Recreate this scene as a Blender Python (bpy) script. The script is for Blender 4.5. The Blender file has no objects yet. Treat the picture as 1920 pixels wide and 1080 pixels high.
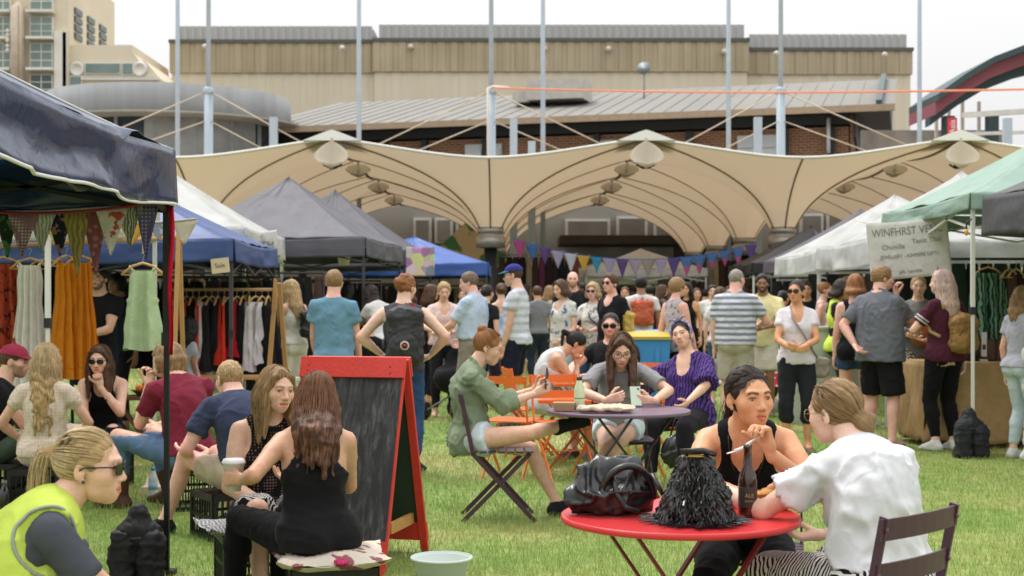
import bpy, bmesh, math, random, time
import numpy as np
from mathutils import Vector, Matrix

T0 = time.time()
scene = bpy.context.scene
COL = scene.collection
R = math.radians
rng = random.Random(7)

# ------------------------------------------------------------------ camera
F_PX, CAM_H, HOR = 2600.0, 1.43, 565.0        # focal length in photo pixels, eye height, horizon row
cam_data = bpy.data.cameras.new('camera')
cam_data.sensor_width = 36.0
cam_data.lens = 36.0 * F_PX / 1920.0
cam_data.shift_y = (HOR - 540.0) / 1920.0
cam_data.clip_start, cam_data.clip_end = 0.1, 2000.0
cam_data.dof.use_dof = True
cam_data.dof.focus_distance = 6.0
cam_data.dof.aperture_fstop = 5.0
cam = bpy.data.objects.new('camera', cam_data)
cam.location = (0, 0, CAM_H)
cam.rotation_euler = (R(90), 0, 0)
COL.objects.link(cam)
scene.camera = cam

# ------------------------------------------------------------------ sky, sun, exposure: bright overcast
SUN_EL, SUN_AZ = 62.0, -38.0                  # sun stands to the left and a little behind the camera's subject side
world = bpy.data.worlds.new('World')
scene.world = world
world.use_nodes = True
wn, wl = world.node_tree.nodes, world.node_tree.links
wn.clear()
w_out = wn.new('ShaderNodeOutputWorld')
w_bg = wn.new('ShaderNodeBackground')
w_sky = wn.new('ShaderNodeTexSky')
w_sky.sky_type = 'NISHITA'
w_sky.sun_disc = False
w_sky.sun_elevation = R(SUN_EL)
w_sky.sun_rotation = R(SUN_AZ)
w_sky.air_density = 1.0
w_sky.dust_density = 5.0
w_mul = wn.new('ShaderNodeVectorMath'); w_mul.operation = 'SCALE'; w_mul.inputs['Scale'].default_value = 0.10
w_hsv = wn.new('ShaderNodeHueSaturation'); w_hsv.inputs['Saturation'].default_value = 0.15
# standard overcast sky: three times as bright overhead as at the horizon
w_tc = wn.new('ShaderNodeTexCoord'); w_sep = wn.new('ShaderNodeSeparateXYZ'); w_max = wn.new('ShaderNodeMath'); w_max.operation = 'MAXIMUM'; w_max.inputs[1].default_value = 0.0
w_cie = wn.new('ShaderNodeMath'); w_cie.operation = 'MULTIPLY_ADD'; w_cie.inputs[1].default_value = 2.0; w_cie.inputs[2].default_value = 1.0
w_cloud = wn.new('ShaderNodeVectorMath'); w_cloud.operation = 'SCALE'; w_cloud.inputs[0].default_value = (0.54, 0.54, 0.545)
w_mix = wn.new('ShaderNodeMix'); w_mix.data_type = 'RGBA'
w_mix.inputs[0].default_value = 0.9            # nine tenths of the sky is a closed cloud sheet
w_bg.inputs['Strength'].default_value = 1.0
wl.new(w_tc.outputs['Generated'], w_sep.inputs[0]); wl.new(w_sep.outputs[2], w_max.inputs[0]); wl.new(w_max.outputs[0], w_cie.inputs[0]); wl.new(w_cie.outputs[0], w_cloud.inputs['Scale'])
wl.new(w_sky.outputs[0], w_mul.inputs[0]); wl.new(w_mul.outputs[0], w_hsv.inputs['Color'])
wl.new(w_hsv.outputs[0], w_mix.inputs[6]); wl.new(w_cloud.outputs[0], w_mix.inputs[7]); wl.new(w_mix.outputs[2], w_bg.inputs['Color'])
wl.new(w_bg.outputs[0], w_out.inputs[0])

sun_data = bpy.data.lights.new('sun', 'SUN')
sun_data.energy = 1.5
sun_data.angle = R(12)
sun_data.color = (1.0, 0.97, 0.92)
sun = bpy.data.objects.new('sun', sun_data)
_el, _az = R(SUN_EL), R(SUN_AZ)
_sd = Vector((math.sin(_az) * math.cos(_el), math.cos(_az) * math.cos(_el), math.sin(_el)))
sun.rotation_euler = _sd.to_track_quat('Z', 'Y').to_euler()
sun.location = _sd * 50
COL.objects.link(sun)

scene.view_settings.view_transform = 'Standard'
scene.view_settings.look = 'None'
scene.view_settings.exposure = 0.48
scene.view_settings.gamma = 1.0
scene.view_settings.use_curve_mapping = False
scene.cycles.use_denoising = True
scene.cycles.max_bounces = 6
scene.cycles.diffuse_bounces = 3
scene.cycles.glossy_bounces = 3
scene.cycles.transparent_max_bounces = 12
scene.cycles.sample_clamp_indirect = 8.0

# ------------------------------------------------------------------ helpers
def px(x, d):                                  # photo column at distance d -> world x
 return (x - 960.0) / F_PX * d
def pz(y, d):                                  # photo row at distance d -> world z
 return CAM_H - (y - HOR) / F_PX * d
def at(x, y, d):
 return Vector((px(x, d), d, pz(y, d)))

def hx(s, m=1.0):
 s = s.lstrip('#')
 out = []
 for i in (0, 2, 4):
  c = int(s[i:i + 2], 16) / 255.0
  c = c / 12.92 if c <= 0.04045 else ((c + 0.055) / 1.055) ** 2.4
  out.append(min(0.9, c * m))
 return tuple(out)

def link(o, parent=None):
 COL.objects.link(o)
 if parent is not None:
  o.parent = parent
 return o

def tag(o, label=None, cat=None, group=None, kind=None):
 if label: o['label'] = label
 if cat: o['category'] = cat
 if group: o['group'] = group
 if kind: o['kind'] = kind
 return o

def empty(name, loc=(0, 0, 0), rz=0.0, label=None, cat=None, group=None):
 o = bpy.data.objects.new(name, None)
 o.empty_display_size = 0.2
 o.location = loc
 o.rotation_euler = (0, 0, rz)
 COL.objects.link(o)
 return tag(o, label, cat, group)

def np_mesh(name, v, f, mat=None, parent=None, smooth=True, col=None, fmat=None):
 """one mesh object from numpy vertices and equal-sided faces"""
 v = np.asarray(v, np.float32); f = np.asarray(f, np.int32)
 me = bpy.data.meshes.new(name)
 n = f.shape[1]
 me.vertices.add(len(v)); me.vertices.foreach_set('co', v.ravel())
 me.loops.add(f.size); me.loops.foreach_set('vertex_index', f.ravel())
 me.polygons.add(len(f))
 me.polygons.foreach_set('loop_start', np.arange(0, f.size, n, dtype=np.int32))
 me.polygons.foreach_set('use_smooth', np.full(len(f), smooth, bool))
 if col is not None:
  a = me.color_attributes.new('Col', 'FLOAT_COLOR', 'POINT')
  c = np.ones((len(v), 4), np.float32); c[:, :3] = col
  a.data.foreach_set('color', c.ravel())
 if mat is not None:
  for m in (mat if isinstance(mat, (list, tuple)) else [mat]):
   me.materials.append(m)
 if fmat is not None:
  me.polygons.foreach_set('material_index', np.asarray(fmat, np.int32))
 me.update(calc_edges=True)
 return link(bpy.data.objects.new(name, me), parent)

class MB:
 """collects shapes into one mesh"""
 def __init__(s):
  s.v, s.f, s.sm, s.mi = [], [], [], []
  s.cur = 0
 def _add(s, vs, fs, smooth=False):
  o = len(s.v)
  s.v += [tuple(p) for p in vs]
  for f in fs:
   s.f.append(tuple(i + o for i in f)); s.sm.append(smooth); s.mi.append(s.cur)
  return s
 def box(s, c, size, rot=None, taper=1.0):
  hxs, hy, hz = size[0] / 2, size[1] / 2, size[2] / 2
  vs = []
  for z in (-1, 1):
   t = taper if z > 0 else 1.0
   for (x, y) in ((-1, -1), (1, -1), (1, 1), (-1, 1)):
    p = Vector((x * hxs * t, y * hy * t, z * hz))
    if rot is not None: p = rot @ p
    vs.append(p + Vector(c))
  return s._add(vs, [(0, 3, 2, 1), (4, 5, 6, 7), (0, 1, 5, 4), (1, 2, 6, 5), (2, 3, 7, 6), (3, 0, 4, 7)])
 def bar(s, a, b, w, t, up=(0, 0, 1)):
  """rectangular bar from a to b, w wide across, t thick along up"""
  a, b = Vector(a), Vector(b)
  d = (b - a); L = d.length; d.normalize()
  u = Vector(up); x = d.cross(u)
  if x.length < 1e-4: x = d.cross(Vector((0, 1, 0)))
  x.normalize(); z = x.cross(d)
  vs = []
  for p in (a, b):
   for (i, j) in ((-1, -1), (1, -1), (1, 1), (-1, 1)):
    vs.append(p + x * (i * w / 2) + z * (j * t / 2))
  return s._add(vs, [(0, 1, 2, 3), (7, 6, 5, 4), (0, 4, 5, 1), (1, 5, 6, 2), (2, 6, 7, 3), (3, 7, 4, 0)])
 def tube(s, pts, r, n=8, cap=True, closed=False):
  pts = [Vector(p) for p in pts]
  m = len(pts)
  rs = list(r) if isinstance(r, (list, tuple)) else [r] * m
  vs, fs = [], []
  ref = None
  for i, p in enumerate(pts):
   if closed: d = pts[(i + 1) % m] - pts[i - 1]
   else: d = pts[min(i + 1, m - 1)] - pts[max(i - 1, 0)]
   if d.length < 1e-9: d = Vector((0, 0, 1))
   d.normalize()
   if ref is None:
    ref = d.cross(Vector((0, 0, 1)))
    if ref.length < 1e-3: ref = d.cross(Vector((0, 1, 0)))
   ref = ref - d * ref.dot(d)
   if ref.length < 1e-6: ref = d.orthogonal()
   ref.normalize(); w = d.cross(ref)
   for k in range(n):
    a = 2 * math.pi * k / n
    vs.append(p + (ref * math.cos(a) + w * math.sin(a)) * rs[i])
  for i in range(m if closed else m - 1):
   j = (i + 1) % m
   for k in range(n):
    l = (k + 1) % n
    fs.append((i * n + k, i * n + l, j * n + l, j * n + k))
  if cap and not closed:
   fs.append(tuple(reversed(range(n))))
   fs.append(tuple((m - 1) * n + k for k in range(n)))
  return s._add(vs, fs, n > 4)
 def lathe(s, prof, c=(0, 0, 0), n=24, axis=None, smooth=True):
  """profile of (radius, height) about a vertical axis through c"""
  vs, fs = [], []
  for (r, z) in prof:
   for k in range(n):
    a = 2 * math.pi * k / n
    p = Vector((r * math.cos(a), r * math.sin(a), z))
    if axis is not None: p = axis @ p
    vs.append(p + Vector(c))
  m = len(prof)
  for i in range(m - 1):
   for k in range(n):
    l = (k + 1) % n
    fs.append((i * n + k, i * n + l, (i + 1) * n + l, (i + 1) * n + k))
  if prof[0][0] > 1e-6: fs.append(tuple(reversed(range(n))))
  if prof[-1][0] > 1e-6: fs.append(tuple((m - 1) * n + k for k in range(n)))
  return s._add(vs, fs, smooth)
 def grid(s, fn, nu, nv, smooth=True, thick=None):
  """sheet fn(u,v)->point, u,v in 0..1"""
  vs = [fn(i / nu, j / nv) for i in range(nu + 1) for j in range(nv + 1)]
  w = nv + 1
  fs = [(i * w + j, (i + 1) * w + j, (i + 1) * w + j + 1, i * w + j + 1) for i in range(nu) for j in range(nv)]
  return s._add(vs, fs, smooth)
 def prism(s, pts, off):
  """polygon pts extruded by vector off"""
  n = len(pts); off = Vector(off)
  vs = [Vector(p) for p in pts] + [Vector(p) + off for p in pts]
  fs = [tuple(reversed(range(n))), tuple(range(n, 2 * n))]
  fs += [(i, (i + 1) % n, n + (i + 1) % n, n + i) for i in range(n)]
  return s._add(vs, fs)
 def build(s, name, mat, parent=None, loc=None, solid=None):
  me = bpy.data.meshes.new(name)
  me.from_pydata(s.v, [], s.f)
  for m in (mat if isinstance(mat, (list, tuple)) else [mat]): me.materials.append(m)
  me.polygons.foreach_set('use_smooth', np.array(s.sm, bool))
  if any(s.mi): me.polygons.foreach_set('material_index', np.array(s.mi, np.int32))
  me.update()
  o = link(bpy.data.objects.new(name, me), parent)
  if loc is not None: o.location = loc
  if solid:
   md = o.modifiers.new('thickness', 'SOLIDIFY'); md.thickness = solid; md.offset = 0
  return o

def copy_tree(o, parent=None):
 c = o.copy(); COL.objects.link(c); c.parent = parent
 for ch in list(o.children):
  copy_tree(ch, c)
 return c

# ------------------------------------------------------------------ numpy value noise
def _hash(i, j, k, seed):
 n = (i * 374761393 + j * 668265263 + k * 2147483647 + seed * 974711) & 0xFFFFFFFF
 n = ((n ^ (n >> 13)) * 1274126177) & 0xFFFFFFFF
 return ((n ^ (n >> 16)) & 0xFFFF) / 32767.5 - 1.0
def vnoise(p, seed=0):
 p = np.asarray(p, np.float64)
 b = np.floor(p).astype(np.int64); f = p - b
 f = f * f * (3 - 2 * f)
 out = 0
 for di in (0, 1):
  wx = f[:, 0] if di else 1 - f[:, 0]
  for dj in (0, 1):
   wy = f[:, 1] if dj else 1 - f[:, 1]
   for dk in (0, 1):
    wz = f[:, 2] if dk else 1 - f[:, 2]
    out = out + wx * wy * wz * _hash(b[:, 0] + di, b[:, 1] + dj, b[:, 2] + dk, seed)
 return out
def n1(x, y=0.0, z=0.0, seed=0):
 return float(vnoise(np.array([[x, y, z]]), seed)[0])

def sheet(name, fn, nu, nv, m, parent=None, thick=0.0, smooth=True):
 """cloth-like sheet: fn(U, V) -> (n, 3) array of points"""
 u, v = np.meshgrid(np.linspace(0, 1, nu + 1), np.linspace(0, 1, nv + 1), indexing='ij')
 p = fn(u.ravel(), v.ravel()); w = nv + 1
 i, j = np.meshgrid(np.arange(nu), np.arange(nv), indexing='ij'); a = (i * w + j).ravel()
 f = np.stack([a, a + w, a + w + 1, a + 1], 1)
 o = np_mesh(name, p, f, m, parent, smooth)
 if thick:
  md = o.modifiers.new('thickness', 'SOLIDIFY'); md.thickness = thick; md.offset = 0
 return o

def text_mesh(name, body, size, m, parent=None, loc=(0, 0, 0), rot=(0, 0, 0), bend=None, sx=1.0):
 t = bpy.data.curves.new(name, 'FONT'); t.body = body; t.size = size; t.align_x = 'CENTER'; t.align_y = 'CENTER'; t.extrude = 0.0006
 o = bpy.data.objects.new(name, t); COL.objects.link(o)
 dg = bpy.context.evaluated_depsgraph_get()
 me = bpy.data.meshes.new_from_object(o.evaluated_get(dg))
 bpy.data.objects.remove(o); bpy.data.curves.remove(t)
 me.name = name; me.materials.clear(); me.materials.append(m)
 if bend or sx != 1.0:
  for v in me.vertices:
   v.co.x *= sx
   if bend: v.co.z += bend(v.co.x, v.co.y)
 r = link(bpy.data.objects.new(name, me), parent); r.location = loc; r.rotation_euler = rot
 return r

# ------------------------------------------------------------------ materials
_MC = {}
def _new(name):
 m = bpy.data.materials.new(name); m.use_nodes = True
 nt = m.node_tree
 return m, nt, nt.nodes['Principled BSDF']
def _node(nt, t, **kw):
 n = nt.nodes.new(t)
 for k, v in kw.items():
  if k in n.inputs: n.inputs[k].default_value = v
  else: setattr(n, k, v)
 return n
def _coord(nt, scale=(1, 1, 1), kind='Object'):
 tc = nt.nodes.new('ShaderNodeTexCoord'); mp = nt.nodes.new('ShaderNodeMapping')
 mp.inputs['Scale'].default_value = scale
 nt.links.new(tc.outputs[kind], mp.inputs['Vector'])
 return mp.outputs[0]
def _ramp(nt, fac, stops, interp='LINEAR'):
 r = nt.nodes.new('ShaderNodeValToRGB'); r.color_ramp.interpolation = interp
 e = r.color_ramp.elements
 while len(e) < len(stops): e.new(0.5)
 for el, (p, c) in zip(e, stops):
  el.position = p; el.color = (c[0], c[1], c[2], 1)
 nt.links.new(fac, r.inputs[0])
 return r.outputs[0]
def _bump(nt, bs, height, strength=0.3, dist=0.01):
 b = nt.nodes.new('ShaderNodeBump'); b.inputs['Strength'].default_value = strength; b.inputs['Distance'].default_value = dist
 nt.links.new(height, b.inputs['Height']); nt.links.new(b.outputs[0], bs.inputs['Normal'])
def sc3(c, k): return tuple(min(0.95, max(0.0, x * k)) for x in c)

def mat(name, c, rough=0.6, var=0.15, scale=4.0, bump=0.0, bscale=40.0, metal=0.0, spec=0.4, stretch=(1, 1, 1), trans=0.0, sheen=0.0, dist=0.01, tcol=None):
 """plain surface: colour that drifts a little, optional fine relief"""
 key = (name, c, rough, var, scale, bump)
 if key in _MC: return _MC[key]
 m, nt, bs = _new(name)
 bs.inputs['Roughness'].default_value = rough
 bs.inputs['Metallic'].default_value = metal
 bs.inputs['Specular IOR Level'].default_value = spec
 if sheen: bs.inputs['Sheen Weight'].default_value = sheen
 co = _coord(nt, stretch)
 if var > 0:
  nz = _node(nt, 'ShaderNodeTexNoise', Scale=scale, Detail=5.0, Roughness=0.6)
  nt.links.new(co, nz.inputs['Vector'])
  o = _ramp(nt, nz.outputs['Fac'], [(0.25, sc3(c, 1 - var)), (0.75, sc3(c, 1 + var))])
  nt.links.new(o, bs.inputs['Base Color'])
 else:
  bs.inputs['Base Color'].default_value = (*c, 1)
 if bump > 0:
  nb = _node(nt, 'ShaderNodeTexNoise', Scale=bscale, Detail=4.0)
  nt.links.new(co, nb.inputs['Vector'])
  _bump(nt, bs, nb.outputs['Fac'], bump, dist)
 if trans > 0:
  out = nt.nodes['Material Output']
  tr = _node(nt, 'ShaderNodeBsdfTranslucent'); tr.inputs['Color'].default_value = (*(tcol or sc3(c, 1.0)), 1)
  mx = _node(nt, 'ShaderNodeMixShader'); mx.inputs[0].default_value = trans
  nt.links.new(bs.outputs[0], mx.inputs[1]); nt.links.new(tr.outputs[0], mx.inputs[2]); nt.links.new(mx.outputs[0], out.inputs[0])
 _MC[key] = m
 return m

def cloth(c, rough=0.85, kind='plain', c2=None, s=1.0, sheen=0.03):
 """clothing fabric: plain weave, stripes, prints; coordinates are the wearer's own"""
 key = ('cloth', c, rough, kind, c2, s)
 if key in _MC: return _MC[key]
 m, nt, bs = _new('fabric')
 bs.inputs['Roughness'].default_value = rough
 bs.inputs['Specular IOR Level'].default_value = 0.12
 bs.inputs['Sheen Weight'].default_value = sheen
 co = _coord(nt)
 nz = _node(nt, 'ShaderNodeTexNoise', Scale=9.0, Detail=6.0, Roughness=0.65); nt.links.new(co, nz.inputs['Vector'])
 base = _ramp(nt, nz.outputs['Fac'], [(0.25, sc3(c, 0.86)), (0.75, sc3(c, 1.12))])
 if kind != 'plain':
  c2 = c2 or sc3(c, 0.4)
  if kind == 'stripe':
   w = _node(nt, 'ShaderNodeTexWave', Scale=s, Distortion=0.6); w.bands_direction = 'Z'; w.inputs['Detail Scale'].default_value = 3.0
   nt.links.new(co, w.inputs['Vector']); f = _ramp(nt, w.outputs['Fac'], [(0.5, (0, 0, 0)), (0.56, (1, 1, 1))])
  elif kind == 'print':
   w = _node(nt, 'ShaderNodeTexVoronoi', Scale=s); nt.links.new(co, w.inputs['Vector'])
   f = _ramp(nt, w.outputs['Distance'], [(0.32, (1, 1, 1)), (0.42, (0, 0, 0))])
  elif kind == 'tribal':
   v = _node(nt, 'ShaderNodeTexVoronoi', Scale=s * 0.25); nt.links.new(co, v.inputs['Vector'])
   av = _node(nt, 'ShaderNodeVectorMath', operation='MULTIPLY_ADD'); av.inputs[1].default_value = (4, 4, 4)
   nt.links.new(v.outputs['Color'], av.inputs[0]); nt.links.new(co, av.inputs[2])
   rt = _node(nt, 'ShaderNodeVectorRotate'); rt.rotation_type = 'AXIS_ANGLE'
   sp = _node(nt, 'ShaderNodeSeparateColor'); nt.links.new(v.outputs['Color'], sp.inputs[0])
   ml = _node(nt, 'ShaderNodeMath', operation='MULTIPLY'); ml.inputs[1].default_value = 6.0
   nt.links.new(sp.outputs[0], ml.inputs[0]); nt.links.new(ml.outputs[0], rt.inputs['Angle']); nt.links.new(av.outputs[0], rt.inputs['Vector'])
   w = _node(nt, 'ShaderNodeTexWave', Scale=s, Distortion=3.0); w.inputs['Detail'].default_value = 1.0
   nt.links.new(rt.outputs[0], w.inputs['Vector']); f = _ramp(nt, w.outputs['Fac'], [(0.45, (0, 0, 0)), (0.55, (1, 1, 1))])
  elif kind == 'floral':
   w = _node(nt, 'ShaderNodeTexNoise', Scale=s, Detail=2.0); nt.links.new(co, w.inputs['Vector'])
   f = _ramp(nt, w.outputs['Fac'], [(0.55, (0, 0, 0)), (0.6, (1, 1, 1))])
  elif kind == 'wave':
   w = _node(nt, 'ShaderNodeTexWave', Scale=s, Distortion=6.0); w.inputs['Detail'].default_value = 2.0
   nt.links.new(co, w.inputs['Vector']); f = _ramp(nt, w.outputs['Fac'], [(0.4, (0, 0, 0)), (0.6, (1, 1, 1))])
  elif kind == 'mesh':
   w = _node(nt, 'ShaderNodeTexVoronoi', Scale=s); w.inputs['Randomness'].default_value = 0.0; nt.links.new(co, w.inputs['Vector'])
   f = _ramp(nt, w.outputs['Distance'], [(0.3, (1, 1, 1)), (0.38, (0, 0, 0))])
  mx = _node(nt, 'ShaderNodeMix', data_type='RGBA')
  nt.links.new(f, mx.inputs[0]); nt.links.new(base, mx.inputs[6]); mx.inputs[7].default_value = (*c2, 1)
  base = mx.outputs[2]
 nt.links.new(base, bs.inputs['Base Color'])
 nb = _node(nt, 'ShaderNodeTexNoise', Scale=420.0, Detail=2.0); nt.links.new(co, nb.inputs['Vector'])
 n2 = _node(nt, 'ShaderNodeTexNoise', noise_type='RIDGED_MULTIFRACTAL', normalize=True, Scale=9.0, Detail=4.0, Distortion=1.4); nt.links.new(co, n2.inputs['Vector'])
 ad = _node(nt, 'ShaderNodeMath', operation='MULTIPLY_ADD'); ad.inputs[1].default_value = 0.08
 nt.links.new(nb.outputs['Fac'], ad.inputs[0]); nt.links.new(n2.outputs['Fac'], ad.inputs[2])
 _bump(nt, bs, ad.outputs[0], 0.40, 0.022)
 _MC[key] = m
 return m

def skin_mat():
 if 'skin' in _MC: return _MC['skin']
 m, nt, bs = _new('skin')
 at_ = _node(nt, 'ShaderNodeAttribute', attribute_name='Col')
 co = _coord(nt)
 nz = _node(nt, 'ShaderNodeTexNoise', Scale=22.0, Detail=5.0, Roughness=0.7); nt.links.new(co, nz.inputs['Vector'])
 f = _ramp(nt, nz.outputs['Fac'], [(0.3, (0.88, 0.80, 0.76)), (0.7, (1.08, 1.06, 1.05))])
 mx = _node(nt, 'ShaderNodeMix', data_type='RGBA', blend_type='MULTIPLY'); mx.inputs[0].default_value = 1.0
 nt.links.new(at_.outputs['Color'], mx.inputs[6]); nt.links.new(f, mx.inputs[7])
 nt.links.new(mx.outputs[2], bs.inputs['Base Color'])
 bs.inputs['Roughness'].default_value = 0.48
 bs.inputs['Specular IOR Level'].default_value = 0.35
 bs.inputs['Subsurface Weight'].default_value = 0.12
 bs.inputs['Subsurface Radius'].default_value = (0.012, 0.005, 0.003)
 nb = _node(nt, 'ShaderNodeTexNoise', Scale=160.0, Detail=3.0); nt.links.new(co, nb.inputs['Vector'])
 _bump(nt, bs, nb.outputs['Fac'], 0.12, 0.003)
 _MC['skin'] = m
 return m

def hair_mat(c, c2=None):
 key = ('hair', c, c2)
 if key in _MC: return _MC[key]
 m, nt, bs = _new('hair')
 co = _node(nt, 'ShaderNodeAttribute', attribute_name='flow').outputs['Vector']
 nz = _node(nt, 'ShaderNodeTexNoise', Scale=1.0, Detail=5.0, Roughness=0.75); nt.links.new(co, nz.inputs['Vector'])
 c2 = c2 or sc3(c, 1.7)
 o = _ramp(nt, nz.outputs['Fac'], [(0.34, sc3(c, 0.30)), (0.5, c), (0.66, c2)])
 nt.links.new(o, bs.inputs['Base Color'])
 bs.inputs['Roughness'].default_value = 0.5
 bs.inputs['Specular IOR Level'].default_value = 0.28
 _bump(nt, bs, nz.outputs['Fac'], 0.7, 0.006)
 _MC[key] = m
 return m

def emit_free_glass(name, c, rough=0.08):
 return mat(name, c, rough=rough, var=0.0, spec=0.8)

# ================================================================== setting
def grass_mat(blade=False):
 m, nt, bs = _new('grass blade' if blade else 'lawn')
 co = _coord(nt, kind='Object')
 n1_ = _node(nt, 'ShaderNodeTexNoise', Scale=0.55, Detail=5.0, Roughness=0.6); nt.links.new(co, n1_.inputs['Vector'])
 n2_ = _node(nt, 'ShaderNodeTexNoise', Scale=9.0, Detail=4.0); nt.links.new(co, n2_.inputs['Vector'])
 if blade:
  at_ = _node(nt, 'ShaderNodeAttribute', attribute_name='Col')
  f = _ramp(nt, n1_.outputs['Fac'], [(0.36, (0.80, 1.0, 0.85)), (0.50, (1.0, 1.0, 1.0)), (0.62, (1.32, 1.06, 1.25))])
  mx = _node(nt, 'ShaderNodeMix', data_type='RGBA', blend_type='MULTIPLY'); mx.inputs[0].default_value = 1.0
  nt.links.new(at_.outputs['Color'], mx.inputs[6]); nt.links.new(f, mx.inputs[7]); base = mx.outputs[2]
 else:
  a = _ramp(nt, n1_.outputs['Fac'], [(0.36, (0.20, 0.28, 0.065)), (0.52, (0.27, 0.33, 0.095)), (0.66, (0.38, 0.37, 0.15))])
  b = _ramp(nt, n2_.outputs['Fac'], [(0.3, (0.72, 0.74, 0.7)), (0.7, (1.25, 1.22, 1.2))])
  mx = _node(nt, 'ShaderNodeMix', data_type='RGBA', blend_type='MULTIPLY'); mx.inputs[0].default_value = 1.0
  nt.links.new(a, mx.inputs[6]); nt.links.new(b, mx.inputs[7]); base = mx.outputs[2]
 nt.links.new(base, bs.inputs['Base Color'])
 bs.inputs['Roughness'].default_value = 0.6; bs.inputs['Specular IOR Level'].default_value = 0.25
 if blade:
  out = nt.nodes['Material Output']; tr = _node(nt, 'ShaderNodeBsdfTranslucent'); nt.links.new(base, tr.inputs['Color'])
  ms = _node(nt, 'ShaderNodeMixShader'); ms.inputs[0].default_value = 0.35
  nt.links.new(bs.outputs[0], ms.inputs[1]); nt.links.new(tr.outputs[0], ms.inputs[2]); nt.links.new(ms.outputs[0], out.inputs[0])
 else:
  nb = _node(nt, 'ShaderNodeTexNoise', Scale=60.0, Detail=3.0); nt.links.new(co, nb.inputs['Vector'])
  _bump(nt, bs, nb.outputs['Fac'], 0.8, 0.03)
 return m

GRASS_END = 29.6
g = MB(); g.grid(lambda u, v: (-26 + 52 * u, -6 + (GRASS_END + 6) * v, 0), 52, 36)
tag(g.build('ground', grass_mat()), kind='structure')
g = MB(); g.box((0, 200 + GRASS_END, -0.03), (900, 400, 0.05))
tag(g.build('pavement', mat('paving', (0.16, 0.145, 0.13), 0.85, 0.25, 1.5, 0.3)), kind='structure')
g = MB(); g.box((0, -60, -0.03), (400, 105, 0.05)); tag(g.build('terrain', mat('far lawn', (0.14, 0.19, 0.06), 0.9, 0.2, 0.5)), kind='structure')

def blades():
 rg = np.random.default_rng(3)
 X, Y, Hh, Wd = [], [], [], []
 for (d0, d1, dens, h, w) in ((6.4, 9.5, 2600, 0.042, 0.0040), (9.5, 13, 1500, 0.042, 0.0055), (13, 19, 620, 0.045, 0.009), (19, GRASS_END, 220, 0.05, 0.016)):
  a = (d1 - d0) * (d0 + d1) / 2 * (1920 / F_PX) * 1.44
  n = int(a * dens)
  d = np.sqrt(rg.uniform(d0 ** 2, d1 ** 2, n)); x = rg.uniform(-0.72, 0.72, n) * d * 1920 / F_PX
  X.append(x); Y.append(d); Hh.append(h * rg.uniform(0.35, 1.25, n)); Wd.append(w * rg.uniform(0.6, 1.3, n))
 X, Y, Hh, Wd = map(np.concatenate, (X, Y, Hh, Wd)); n = len(X)
 cl = vnoise(np.stack([X * 2.2, Y * 2.2, X * 0], 1), 4); Hh = Hh * (1 + 0.35 * cl)
 a = rg.uniform(0, 2 * np.pi, n); ln = rg.uniform(0.1, 0.9, n) * Hh; la = rg.uniform(0, 2 * np.pi, n)
 dx, dy = np.cos(a) * Wd / 2, np.sin(a) * Wd / 2
 lx, ly = np.cos(la) * ln, np.sin(la) * ln
 z0 = np.zeros(n) - 0.002
 p = [np.stack([X - dx, Y - dy, z0], 1), np.stack([X + dx, Y + dy, z0], 1),
   np.stack([X + dx * 0.7 + lx * 0.4, Y + dy * 0.7 + ly * 0.4, Hh * 0.6], 1), np.stack([X - dx * 0.7 + lx * 0.4, Y - dy * 0.7 + ly * 0.4, Hh * 0.6], 1),
   np.stack([X + lx, Y + ly, Hh], 1)]
 v = np.stack(p, 1).reshape(-1, 3)
 i = np.arange(n)[:, None] * 5
 f = np.concatenate([np.concatenate([i, i + 1, i + 2, i + 3], 1), np.concatenate([i + 3, i + 2, i + 4, i + 4], 1)])
 tone = rg.uniform(0.75, 1.3, n); dry = (rg.random(n) < 0.06)
 c = np.stack([0.29 * tone, 0.40 * tone, 0.11 * tone], 1); c[dry] = np.stack([0.56 * tone, 0.48 * tone, 0.25 * tone], 1)[dry]
 c5 = np.repeat(c, 5, 0)
 # quads plus tip triangles, as triangles
 q = f[:n]; t = f[n:, :3]
 nr = Y < 13
 far = i[~nr]
 tri = np.concatenate([q[nr][:, [0, 1, 2]], q[nr][:, [0, 2, 3]], t[nr], np.concatenate([far, far + 1, far + 4], 1)])
 o = np_mesh('grass', v, tri, grass_mat(True), None, True, c5)
 tag(o, 'short bright green lawn grass with dry straw-coloured patches', 'grass', kind='stuff')
blades()

# ---------------------------------------------------------------- far beige hall
M_ = {}
def stain_mat(name, c, dark, amount=0.5, sx=2.0):
 m, nt, bs = _new(name)
 co = _coord(nt, (sx, sx, 0.05)); n = _node(nt, 'ShaderNodeTexNoise', Scale=1.0, Detail=6.0, Roughness=0.7); nt.links.new(co, n.inputs['Vector'])
 co2 = _coord(nt, (0.15, 0.15, 0.2)); n2 = _node(nt, 'ShaderNodeTexNoise', Scale=1.0, Detail=3.0); nt.links.new(co2, n2.inputs['Vector'])
 ml = _node(nt, 'ShaderNodeMath', operation='ADD'); nt.links.new(n.outputs['Fac'], ml.inputs[0]); nt.links.new(n2.outputs['Fac'], ml.inputs[1])
 o = _ramp(nt, ml.outputs[0], [(0.40, dark), (0.60, tuple(0.5 * (a + b) for a, b in zip(c, dark))), (0.78, c)])
 ml.inputs[0].default_value = 0
 dv = _node(nt, 'ShaderNodeMath', operation='MULTIPLY'); dv.inputs[1].default_value = 0.6
 nt.links.new(ml.outputs[0], dv.inputs[0]); nt.links.new(dv.outputs[0], o.node.inputs[0])
 nt.links.new(o, bs.inputs['Base Color']); bs.inputs['Roughness'].default_value = 0.8
 return m
cream = stain_mat('cream wall sheet', hx('#d6ccb6'), hx('#cabfa6'))
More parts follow.
